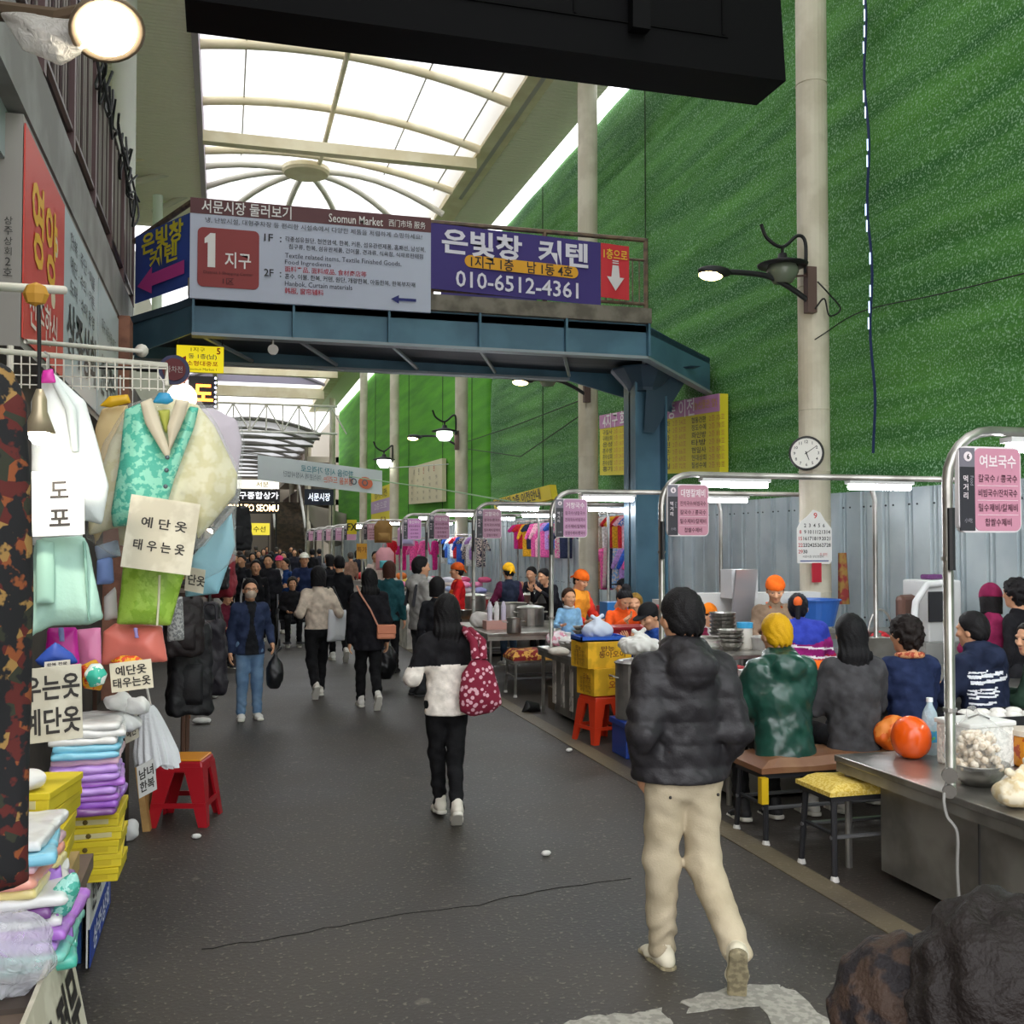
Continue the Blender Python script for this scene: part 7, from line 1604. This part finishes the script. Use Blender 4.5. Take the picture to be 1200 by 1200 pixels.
    if apron:
        def ap(P):
            s = np.abs(upper(P)) - .012
            return np.maximum(np.maximum(s, np.abs(P[:, 0]) - .15 * w), np.maximum((up((0, -.0, 0)) - P)[:, 1] , P[:, 2] - up((0, 0, .36))[2]))
        v, q = surfnet(ap, lo - .05, hi, max(h, .014)); link_mesh('apron', np_mesh([(v * S, q, 0)]), cloth(apron), root, True)
        MB().tube([Vector(up((x, -.13 - puffy, .0)) * S) for x in (-.17, -.1, 0, .1, .17)], .016 * S, 6).tube([Vector(up((-.06, .07, .5)) * S), Vector(up((-.07, -.06, .53)) * S), Vector(up((.07, -.06, .53)) * S), Vector(up((.06, .07, .5)) * S)], .012 * S, 6).build('apron_strap', cloth(apron), root, True, local=True)
    root['_j'] = 0
    del root['_j']
    return root, dict(hd=lambda v: Vector((hd(np.array(v, float)) * S).tolist()), up=lambda v: Vector((up(v) * S).tolist()), arm=[[Vector((p * S).tolist()) for p in a] for a in arm], S=S, root=root)
def wp(root, v): return root.matrix_basis @ Vector(v) if False else (Matrix.Translation(root.location) @ Matrix.Rotation(root.rotation_euler.z, 4, 'Z')) @ Vector(v)
TOWARD = 0.0      # facing away along the street; pi faces the camera
# --- 1 man in the foreground, mid-stride, hands in pockets
fl_ = AZ(783, 1141, 0)
man, I = person('man walking away in a dark quilted hooded jacket, beige trousers and white sneakers', (AZ(815, 1150, 0) + Vector((0, .12, 0))), -.04, 1.75, arms=('pocket', 'pocket'), top='2c2b2e', bottom='cdbb98', shoes='dcd3bb', h=.0095, puffy=.032, hood=True, hem=-.055, quilt=.008, wid=1.08, legw=1.22, head=(.12, 0), curl=55,
    legdef=(((.0, .05, -.42), (.02, .10, -.835), (-.02, .17, .0)), ((.015, .02, -.42), (.03, -.30, -.72), (.03, .075, -.16))), topmat=mat('211f22', .5, noise=(7, .4), col2='2b292c', bump=(120, .2), spec=.35), botmat=mat('b1a389', .8, noise=(4, .4), col2='beb096', bump=(120, .25), spec=.2))
bt_ = MB()
for x, z in ((-.115, -.075), (.115, -.075)): bt_.ball(Vector((x * I['S'], -.128 * I['S'], (.93 + z - .03) * I['S'])), .008, 8)
for o_ in man.children:
    for q_ in o_.children: q_.data.materials[0] = mat('9a8f70', .8, noise=(30, .4), col2='7a7058')
bt_.build('pocket_button', mat('2a2420', .4), man, True, local=True)
# --- 2 woman, black-and-white top, red dotted bag
wl_ = AZ(530, 968, 0)
wom, I2 = person('woman walking away in a white top with black yoke, black trousers, long black hair', wl_ + Vector((-.02, .1, 0)), .02, 1.6, arms=(((.13, -.06, -.25), (.10, .14, -.27)), ((.11, -.05, -.25), (.10, .14, -.30))), top='141316', top2='d8d0c6', bottom='101012', shoes='d6cfc2', style='long', h=.0115, puffy=.028, hem=-.10, wid=.93, head=(-.1, 0), hairc='0d0b0d',
    legdef=(((.04, .12, -.40), (.085, .22, -.80), (0, .17, -.02)), ((-.02, .01, -.42), (-.04, -.14, -.77), (.02, .12, -.09))), split=lambda f, up: f[:, 2] < up((0, 0, .29))[2] - .05 * np.abs(f[:, 0]))
def dots(base, dot, scale):
    m = bpy.data.materials.new('dotted_cloth'); m.use_nodes = True; n, l = m.node_tree.nodes, m.node_tree.links
    t = n.new('ShaderNodeTexCoord'); v = n.new('ShaderNodeTexVoronoi'); v.inputs['Scale'].default_value = scale; l.new(t.outputs['Object'], v.inputs['Vector']); r = n.new('ShaderNodeValToRGB'); r.color_ramp.interpolation = 'CONSTANT'
    r.color_ramp.elements[0].color = lin(dot); r.color_ramp.elements[1].position = .36; r.color_ramp.elements[1].color = lin(base); l.new(v.outputs['Distance'], r.inputs[0]); l.new(r.outputs[0], n['Principled BSDF'].inputs[0]); n['Principled BSDF'].inputs['Roughness'].default_value = .85; return m
sh_ = wp(wom, I2['arm'][1][0])
bagp = Vector((sh_.x + .04, sh_.y - .20, .80))
tb_ = thing('shoulder_bag', 'dark red shoulder bag with white dots carried by the woman in white', 'bag', bagp)
soft_obj('pouch', soft([(-.13, .02), (-.05, -.02), (.10, .0), (.17, .06), (.15, .16), (.10, .33), (.03, .40), (-.03, .40), (-.12, .28), (-.14, .12)], .10, .008, 22, .01), dots('7c1230', 'd8a8b4', 26), bagp, 0, tb_)
MB().tube([bagp + Vector((-.02, -.02, .38)), bagp + Vector((-.03, .02, .5)), sh_ + Vector((-.03, -.06, .09)), sh_ + Vector((-.02, .1, .06)), bagp + Vector((.03, .2, .45))], [.035, .03, .026, .026, .02], 8).tube([bagp + Vector((.03, -.02, .38)), bagp + Vector((.03, .0, .5)), sh_ + Vector((.02, -.04, .085)), sh_ + Vector((.02, .1, .06))], [.03, .028, .024, .02], 8).build('strap', dots('7c1230', 'd8a8b4', 26), tb_, smooth=True)
# --- 3 man in a mask, facing the camera
p = AZ(292, 843, 0)
m3, I3 = person('man in glasses and beige face mask walking towards us in navy jacket and blue jeans', p, math.pi + .12, 1.56, legs='stand', arms=(((.08, -.08, -.27), (.10, .06, -.44)), 'down'), top='26304a', bottom='5f7c9c', shoes='d8d4cc', h=.013, puffy=.02, hem=-.12, mask='cdb8a4', eyes=True, top2='15161a', split=lambda f, up: ((np.abs(f[:, 0] + .01) < .055 + .03 * np.sin(f[:, 2] * 9)) & (f[:, 1] > .03)), wid=1.02, legw=1.1, botmat=mat('5c7a9a', .85, noise=(4, .5), col2='7592b0', bump=(160, .3)))
gl = MB()
for s in (-1, 1): gl.tube([I3['hd']((s * .031 + .021 * math.cos(a), .103, .012 + .016 * math.sin(a))) for a in [k * math.pi / 6 for k in range(12)]], .0025, 5, closed=True); gl.tube([I3['hd']((s * .052, .1, .014)), I3['hd']((s * .08, .0, .012))], .0025, 5)
gl.tube([I3['hd']((-.01, .105, .014)), I3['hd']((.01, .105, .014))], .0025, 5); gl.build('glasses', mat('151515', .3), m3, local=True)
hp_ = wp(m3, I3['arm'][0][2])
lump('shopping_bag', 'black shopping bag held by the man in the face mask', 'bag', hp_ + Vector((.03, -.02, -.52)), .2, .16, .4, mat('17171a', .4), 2, True, .012, .01)
# --- 4 woman, beige sweater, tote
p = AZ(372, 817, 0); m4, I4 = person('woman walking away in a beige sweater and black trousers, white tote on her shoulder', p, .1, 1.66, legs='walkR', arms=('carry', 'carry'), top='b9aa9a', bottom='0f0f11', shoes='cfc8bc', style='bob', h=.014, puffy=.02, hem=-.02, kind='sweater', legw=1.15)
q = wp(m4, I4['arm'][1][0]); tt = thing('tote_bag', 'white tote bag hanging from the shoulder of the beige-sweatered woman', 'bag', q + Vector((.05, -.08, -.62))); c_ = q + Vector((.08, -.02, -.62))
soft_obj('body', soft([(-.15, 0), (.13, 0), (.15, .4), (-.13, .42)], .05, .012, 20, .014), mat('cfcfd2', .7), c_, .5, tt); MB().tube([c_ + Vector((-.08, .03, .4)), q + Vector((-.03, -.03, .09)), q + Vector((0, .05, .07))], .014, 6).tube([c_ + Vector((.08, -.03, .4)), q + Vector((.03, -.04, .09))], .014, 6).build('strap', mat('2a2a2c'), tt)
# --- 5 woman in black with peach crossbody
p = AZ(432, 830, 0); m5, I5 = person('woman walking away all in black with a peach crossbody bag and long black hair', p, .05, 1.65, legs='walkL', arms=('down', 'down'), top='121116', bottom='0e0e10', shoes='d4d0c8', style='long', hairc='0c0a0c', h=.014, puffy=.035, hem=-.2, legw=1.1)
q = wp(m5, (.17, -.15, .93)); cb_ = thing('crossbody_bag', 'small peach crossbody bag on the back of the woman in black', 'bag', q); MB().box(q + Vector((0, -.06, 0)), (.22, .07, .17), -.2).build('body', mat('d98a68', .5), cb_, bevel=.02); MB().box(q + Vector((0, -.1, .03)), (.22, .012, .1), -.2).build('flap', mat('cf7f5e', .5), cb_, bevel=.005)
q2 = wp(m5, I5['arm'][0][0]); MB().tube([q + Vector((-.1, -.05, .08)), wp(m5, (-.02, -.17, 1.2)), wp(m5, (-.13, -.13, 1.38)), wp(m5, (-.15, -.0, 1.47))], .011, 6).build('strap', mat('c98a74'), cb_)
MB().tube([wp(m5, (-.2, -.12, .75)), wp(m5, (-.13, -.12, .5))], .004, 5)
# --- 6 woman in teal coat with black bag
p = AZ(456, 788, 0); m6, I6 = person('woman in a dark teal coat seen from behind, brown hair, at the goods table', p, -.35, 1.68, arms=('cook', 'down'), top='1f4a50', bottom='121214', shoes='1a1a1c', hairc='4a2c22', style='bob', h=.015, puffy=.02, hem=-.12)
q = AZ(449, 808, 0); q = D(451, 806, 14.0); lump('black_bag', 'large crinkled black plastic bag between the woman in black and the teal coat', 'bag', Vector((q.x, q.y, .12)), .34, .28, .55, mat('141417', .3, bump=(18, .5)), 3, True, .015, .014)
# --- 7.. others on the street
SPEC = [('person in a black coat walking away behind the beige-sweatered woman', (397, 775), .1, 1.74, dict(top='131317', bottom='111113', style='short', legs='walkL')),
        ('tall man in grey hooded top with dark straps standing sideways by the stalls', (492, 815), -1.35, 1.78, dict(top='8f8c88', bottom='3a3a3e', style='short', hood=True, eyes=True, h=.015, arms=('fwd', 'fwd'), shoes='1a1a1c', puffy=.02)),
        ('dark-haired person standing just beyond the woman in white', (512, 832), -.4, 1.56, dict(top='1a1a1e', bottom='141416', style='bob', shoes='1a1a1c')),
        ('man in white cap and navy jacket facing us behind the wheelchair', (356, 750), math.pi, 1.74, dict(top='1c2748', bottom='222226', hat='cap', hatc='e4dfd4', eyes=True, arms=('fwd', 'fwd'), puffy=.02)),
        ('person in pink cap and white sweatshirt left of the white-capped man', (327, 742), 2.9, 1.66, dict(top='cfcac4', bottom='3a3a40', hat='cap', hatc='d8407a', eyes=True)),
        ('person in bright blue jacket and dark hair in front of the pink cap', (334, 742), 2.2, 1.62, dict(top='1c3a70', bottom='1c1c22', eyes=True, arms=('carry', 'down'))),
        ('man in black jacket with white stripe walking towards us', (299, 770), math.pi, 1.66, dict(top='17171b', bottom='1a1a1e', eyes=True)),
        ('person in black down jacket behind the striped jacket man', (314, 752), math.pi - .2, 1.72, dict(top='1a1a20', bottom='16161a', puffy=.03, eyes=True)),
        ('black-coated person standing at the left stalls', (283, 740), 2.6, 1.68, dict(top='202026', bottom='18181c')),
        ('person in black beside the clothing stall, second behind the black coat', (386, 742), .6, 1.7, dict(top='16161c', bottom='141418', style='bob'))]
PE = {}
for lab, px, rz, H_, kw in SPEC:
    kw = dict(dict(h=.02), **kw); PE[lab] = person(lab, AZ(px[0], px[1], 0), rz, H_, **kw)
r_, i_ = PE[SPEC[1][0]]; MB().tube([i_['up']((-.1, .12, .25)), i_['up']((-.11, .06, .48)), i_['up']((-.11, -.1, .46)), i_['up']((-.13, -.15, .2))], .022, 7).tube([i_['up']((.1, .12, .25)), i_['up']((.11, .06, .48)), i_['up']((.11, -.1, .46)), i_['up']((.13, -.15, .2))], .022, 7).build('backpack_strap', mat('2c2c32'), r_, local=True)
r_, i_ = PE[SPEC[6][0]]; MB().tube([i_['arm'][1][0] + Vector((.03, .05, .03)), i_['arm'][1][1] + Vector((.04, .05, 0)), i_['arm'][1][2] + Vector((.03, .06, .02))], .02, 6).build('stripe', mat('c8c8c8'), r_, local=True)
# wheelchair with its rider
wc = AZ(343, 757, 0); wch = thing('wheelchair', 'black wheelchair coming towards us in the middle of the street', 'wheelchair', wc)
for s in (-1, 1):
    x = wc.x + s * .3; c_ = Vector((x, wc.y + .25, .3)); MB().tube([c_ + Vector((0, .28 * math.cos(a), .28 * math.sin(a))) for a in [k * math.pi / 10 for k in range(20)]], .022, 6, closed=True).build('wheel', mat('1a1a1a', .6), wch)
    MB().tube([(x, wc.y - .25, .08 + .07 * math.sin(a)) if False else Vector((x - s * .04, wc.y - .22 + .07 * math.cos(a), .08 + .07 * math.sin(a))) for a in [k * math.pi / 6 for k in range(12)]], .016, 6, closed=True).build('caster', mat('1a1a1a', .6), wch)
    MB().tube([(x - s * .03, wc.y - .22, .1), (x - s * .03, wc.y - .15, .5), (x - s * .03, wc.y + .3, .5), (x - s * .03, wc.y + .38, .98)], .016, 6).tube([(x - s * .03, wc.y - .1, .7), (x - s * .03, wc.y + .32, .7)], .018, 6).build('side_frame', mat('6a6a6e', .4, .6), wch); MB().bx(wc.x + s * .05, wc.x + s * .2, wc.y - .38, wc.y - .22, .08, .1).build('footrest', mat('222226'), wch)
MB().bx(wc.x - .25, wc.x + .25, wc.y - .15, wc.y + .3, .46, .5).build('seat', mat('1c1c22'), wch); MB().bx(wc.x - .25, wc.x + .25, wc.y + .3, wc.y + .33, .5, .95).build('backrest', mat('1c1c22'), wch)
person('elderly woman in black sitting in the wheelchair', wc + Vector((0, .15, 0)), math.pi, 1.58, legs='sit', seat=.47, arms=('lap', 'lap'), top='17161a', bottom='141416', shoes='e0dcd4', style='curly', hairc='3a342e', h=.017, eyes=True, puffy=.02, lean=-.05)
# seated woman at the left stalls
q = AZ(262, 780, 0); tag(MB().bx(q.x - .2, q.x + .2, q.y - .2, q.y + .2, 0, .42).build('low_stool', mat('4a3a34')), 'low dark stool under the seated woman in maroon vest', 'stool')
person('woman seated by the left stalls in a maroon vest over grey sleeves', q, math.pi + .6, 1.56, legs='sit', seat=.42, arms=('lap', 'lap'), top='6a2436', bottom='1c1a1e', shoes='2a2a2a', hairc='17141a', style='curly', h=.017, eyes=True, lean=.12)
# --- customers on the long bench, backs to us
BZ, BY = .53, 6.32
def seated(px, lab, y=BY, **k):
    p = AY(px, 760, y); kw = dict(legs='sit', seat=BZ, arms=('table', 'table'), h=.013, lean=.12, hem=-.10, puffy=.015); kw.update(k)
    return person(lab, (p.x, y, 0), kw.pop('rz', -.02), kw.pop('H', 1.66), **kw)
c1, J1 = seated(918, 'customer with bright yellow short hair in a shiny dark green hooded jacket', top='153a30', bottom='1a1a1c', hairc='d6a414', style='short', hood=True, puffy=.04, wid=1.05, shoes='2a2a2c', topmat=mat('163b32', .32, noise=(5, .4), col2='1d4a3e', coat=.3), H=1.82, hem=-.13)
MB().tube([J1['up']((x, -.155 + .25 * x * x * 4, -.13)) for x in (-.2, -.15, -.08, 0, .08, .15, .2)], .02, 6).build('shirt_hem', mat('d8d4cc', .8), c1, True, local=True)
seated(1000, 'customer with very long black hair in a charcoal sweater', top='3d3c3e', bottom='26262a', hairc='0d0c0f', style='vlong', puffy=.03, kind='sweater', H=1.80, head=(-.2, 0), hem=-.14, wid=1.02, lean=.04)
c3, J3 = seated(1070, 'woman with curly dark hair in a navy quilted vest and red neck scarf', top='1c2746', bottom='1c1c20', hairc='1d1614', style='curly', puffy=.03, quilt=.008, H=1.72, head=(.25, 0), y=6.5)
MB().tube([J3['up']((.085 * math.cos(a), -.02 + .085 * math.sin(a), .53)) for a in [k * math.pi / 8 for k in range(16)]], .025, 7, closed=True).build('scarf', mat('a8402c', .8, noise=(30, .2), col2='d89a6a'), c3, True, local=True)
c4, J4 = seated(1158, 'man in a navy hooded sweatshirt with white printed lines on the back', top='1a2238', bottom='23232a', hairc='121012', hood=True, puffy=.03, H=1.78, wid=1.1, head=(.2, 0), y=6.45, rz=.2, lean=.18, top2='d4d6da',
    split=lambda f, up: np.any([(f[:, 1] < up((0, -.02, z_))[1]) & (np.abs(f[:, 2] - up((0, 0, z_))[2] - .12 * (f[:, 0] + .08)) < hh) & (f[:, 0] > -.2) & (f[:, 0] < -.2 + w_) for w_, z_, hh in ((.12, .40, .006), (.27, .372, .011), (.32, .33, .011), (.17, .275, .007), (.18, .25, .007), (.16, .222, .007), (.15, .175, .007))], axis=0))
seated(1222, 'person in a dark green coat cut by the right frame edge', top='1c3024', bottom='1c1c20', hairc='17120f', style='bob', eyes=True, head=(.9, 0), H=1.62, rz=.7, y=6.4)
person('person in a black coat with curly hair behind the navy sweatshirt man', AY(1192, 720, 7.6) * Vector((1, 1, 0)), .3, 1.64, top='17161a', style='curly', hairc='141113', h=.018)
person('woman in a wine red jacket bending behind the navy sweatshirt man', AY(1165, 740, 7.7) * Vector((1, 1, 0)), -.6, 1.6, top='7a1c44', style='bob', hat='beanie', hatc='7a1c44', h=.018, lean=.35, arms=('cook', 'cook'))
# --- cooks and diners of the second stall
p = AY(906, 700, 9.35); ck1, K1 = person('cook in an orange headscarf and orange apron at the second stall, facing us', (p.x, 9.35, 0), math.pi - .25, 1.62, arms=('cook', 'cook'), top='7a6654', bottom='2a2a30', hat='kerchief', hatc='e8641a', apron='d8622a', eyes=True, h=.014, puffy=.02, head=(-.2, -.35), lean=.1)
tag(MB(), None) if False else None
p = AY(958, 740, 7.55); ck2, K2 = person('woman with orange hair tie bending away in a blue, purple and red striped top', (p.x, 7.75, 0), -.35, 1.58, arms=('cook', 'cook'), lean=.42, top='2c3a9a', bottom='2a2a30', style='pony', hairc='14121a', h=.014, puffy=.05, head=(-.2, .1),
    topmat=None, top2='8a1c6a', split=lambda f, up: np.select([f[:, 2] - up((0, 0, .40))[2] - .3 * f[:, 1] > -.05, np.abs(f[:, 2] - up((0, 0, .30))[2] + .1 * f[:, 0]) < .010, np.abs(f[:, 2] - up((0, 0, .21))[2] + .1 * f[:, 0]) < .010, f[:, 2] > up((0, 0, .21))[2]], [0, 3, 3, 1], 2))
jm = [o for o in ck2.children if o.name.startswith('jacket')][0]; jm.data.materials.append(cloth('a81c40')); jm.data.materials.append(cloth('e4dce4'))
MB().slab(lambda u, v: K2['up'](((u - .5) * .44, -.16 - .03 * math.sin(math.pi * u), -.12 + .22 * v)), 10, 4, lambda u, v: (0, -.02, 0)).build('apron', cloth('e8641a'), ck2, True, local=True)
MB().ball(K2['hd']((0, -.115, .05)), (.04, .03, .05), 10).build('hair_tie', mat('e8641a', .6), ck2, True, local=True)
def atpx(px, y): v = AY(px, 700, y); return Vector((v.x, y, 0))
person('diner in a maroon jacket and orange yellow headscarf at the second stall', atpx(817, 10.0), -2.2, 1.6, legs='sit', seat=.5, top='7a2440', bottom='2a2a30', hat='kerchief', hatc='e0781a', h=.017, arms=('eat', 'table'), eyes=True, lean=.15)
person('man with short greying hair sitting low behind the steel bowls', atpx(841, 10.6), -1.4, 1.62, legs='sit', seat=.5, top='3a4a5a', bottom='2a2a30', hairc='2a2624', h=.017, arms=('table', 'table'), lean=.2)
person('diner in a black cap and blue jacket leaning over a bowl', atpx(778, 9.9), 1.9, 1.68, legs='sit', seat=.5, top='1f4288', bottom='24242a', hat='cap', hatc='17171a', h=.017, arms=('eat', 'eat'), lean=.3, eyes=True, head=(0, -.3))
# --- third stall
nd, N1 = person('woman in an orange top eating noodles, black hair in a bun', atpx(722, 11.75), math.pi + .15, 1.6, legs='sit', seat=.62, top='e2561c', bottom='2a2a30', style='bun', hairc='17151a', h=.014, arms=('eat', 'eat'), lean=.3, head=(0, -.55), eyes=True, show_hands=True, puffy=.01)
MB().box(N1['up']((0, .14, .2)), (.1, .02, .3)).build('wine_collar', cloth('6a1428'), nd, local=True)
q = wp(nd, N1['arm'][1][2]); t = thing('chopsticks', 'pair of chopsticks lifting noodles before the woman in orange', 'chopsticks', q); MB().cyl(q + Vector((0, -.03, .03)), q + Vector((.1, .1, -.1)), .006, n=6).build('stick', mat('d8b890'), t); MB().cyl(q + Vector((.02, -.03, .03)), q + Vector((.11, .1, -.1)), .006, n=6).build('stick', mat('d8b890'), t)
gp = atpx(670, 11.55); gp.z = 0
gl_, G1 = person('small girl in a pale blue top with white collar smiling at the third stall', gp + Vector((0, .1, 0)), math.pi - .3, 1.14, legs='stand', arms=('down', 'table'), top='86b4d8', bottom='d8d4d8', style='pony', hairc='3a2418', headk=1.42, eyes=True, h=.015, head=(.35, .05), kind='sweater')
gl_.location.z = .0
MB().tube([G1['up']((.075 * math.cos(a), .0 + .085 * math.sin(a), .52)) for a in [k * math.pi / 8 for k in range(16)]], .02, 7, closed=True).build('collar', mat('e4e4e8'), gl_, True, local=True)
tag(MB().bx(gp.x - .2, gp.x + .2, gp.y - .1, gp.y + .3, 0, .26).build('step_box', mat('6a5a4a')), 'brown box the small girl in blue stands on', 'box'); gl_.location.z = .26
person('cook in an orange headscarf and padded orange vest with red sleeves behind the girl', atpx(674, 12.9), math.pi + .5, 1.6, arms=('cook', 'cook'), top='d83a2c', top2='e8902c', split=lambda f, up: (np.abs(f[:, 0]) < .16), bottom='2a2a30', hat='kerchief', hatc='e8641a', h=.017, quilt=.006, puffy=.02, lean=.15, head=(0, -.3), eyes=True)
person('black-haired diner bowed low at the open steel table', atpx(652, 16.3), 2.0, 1.6, legs='stand', top='1c1c22', bottom='1c1c20', h=.018, arms=('eat', 'eat'), lean=.45, hairc='131114')
person('second black-haired diner bowed behind the pole of the third stall', atpx(630, 17.2), 2.4, 1.6, legs='stand', top='26262e', bottom='1c1c20', h=.018, arms=('eat', 'eat'), lean=.4, hairc='131114')
person('diner in a black cap before the rail of bright children wear', atpx(731, 15.7), 1.2, 1.66, legs='sit', seat=.5, top='c8b8c0', bottom='2a2a30', hat='cap', hatc='15151a', h=.018, arms=('table', 'table'))
person('person in yellow and white sitting behind the noodle eater', atpx(746, 12.4), 2.6, 1.6, legs='sit', seat=.5, top='d0c8b0', bottom='2a2a30', hairc='8a6a2a', h=.018, style='bob', arms=('eat', 'table'), lean=.2)
# --- fourth and farther stalls
p = atpx(596, 16.1); v1, V1 = person('cook in a yellow headscarf and navy vest with wine sleeves, back to us', p, .2, 1.62, arms=('cook', 'cook'), top='5a1a38', top2='22283a', split=lambda f, up: (np.abs(f[:, 0]) < .17), bottom='2c3a4a', hat='kerchief', hatc='e0a81c', h=.017, puffy=.02)
MB().tube([V1['up']((.175 * math.cos(a), .14 * math.sin(a), .02)) for a in [k * math.pi / 8 for k in range(16)]], .02, 6, closed=True).build('apron_tie', cloth('d8622a'), v1, True, local=True)
person('cook in a red top and orange apron in profile at the fourth stall', atpx(536, 16.6), 1.4, 1.62, arms=('cook', 'cook'), top='c41c20', bottom='2a2a30', hat='kerchief', hatc='c8541c', apron='e0642a', h=.017, eyes=True, puffy=.02)
FAR = [(281, 33, '17171b'), (290, 36, '2a2a30'), (296, 30, '3a2e2a'), (303, 38, '1a1a20'), (309, 42, '4a4a50'), (318, 34, '16161a'), (324, 45, '24303a'), (332, 30, '5a5a60'), (345, 38, '20202a'), (352, 44, '2a1c20'), (366, 36, '16161a'), (374, 41, '32323a'), (287, 48, '5a4a40'), (300, 52, '1c1c22'), (313, 55, '6a2a30'), (328, 52, '20242c'), (341, 50, '1a1a1e'), (384, 33, '6a6a70'), (276, 29, '202024'), (411, 31, '8a6a5a'), (419, 34, '20202a'), (440, 26, 'c8b8b0')]
NTH = ['first', 'second', 'third', 'fourth', 'fifth', 'sixth', 'seventh', 'eighth', 'ninth', 'tenth', 'eleventh', 'twelfth', 'thirteenth', 'fourteenth', 'fifteenth', 'sixteenth', 'seventeenth', 'eighteenth', 'nineteenth', 'twentieth', 'twenty-first', 'twenty-second']
srt = sorted(range(len(FAR)), key=lambda i: FAR[i][0])
far_proto = {}
CN = {'17171b': 'black', '2a2a30': 'charcoal', '3a2e2a': 'dark brown', '1a1a20': 'black', '4a4a50': 'grey', '16161a': 'black', '24303a': 'slate blue', '5a5a60': 'mid grey', '20202a': 'midnight', '2a1c20': 'dark plum', '32323a': 'graphite', '5a4a40': 'brown', '1c1c22': 'black', '6a2a30': 'wine red', '20242c': 'dark slate', '1a1a1e': 'black', '6a6a70': 'light grey', '202024': 'charcoal', '8a6a5a': 'tan', 'c8b8b0': 'cream'}
for i, (px, d_, col) in enumerate(FAR):
    p = D(px, 640, d_); p.z = 0
    lab = f'{CN[col]} coated person in the distant crowd, {NTH[srt.index(i)]} from the left of the far crowd'
    person(lab, p, rnd.choice([0, math.pi, math.pi, .3]), 1.66 + rnd.uniform(-.08, .1), legs='stand', top=col, bottom='1a1a1e', h=.034, style=rnd.choice(['short', 'bob', 'short']), simple=True, group='distant crowd', hairc=rnd.choice(['131114', '2a2220', '4a4440']), show_hands=False, feet=False)
# --- someone passing close at the bottom right corner: dark hair
pz_ = D(1142, 1150, 1.12)
cp, KP = person('dark-haired person passing very close, only hair and shoulder in the bottom right corner', (pz_.x + .05, pz_.y, 0), -.5, 1.565, top='241d1c', style='wavy', hairc='1a1412', h=.016, head=(-.6, 0), puffy=.02)
v = surfnet(lambda P: ell(P, (0, 0, 0), (.085, .09, .10)) + .003 * wob(P, 40, 3) + .0025 * np.sin(P[:, 0] * 180 + 5 * np.sin(P[:, 2] * 20)), (-.12, -.12, -.13), (.12, .12, .13), .007)
hp2 = KP['hd']((-.115, -.02, -.03)); link_mesh('hair_bun', np_mesh([(v[0] + np.array(hp2), v[1], 0)]), mat('1d191b', .6, noise=(30, .3), col2='3a2c24', bump=(120, .6), spec=.2), cp, True)
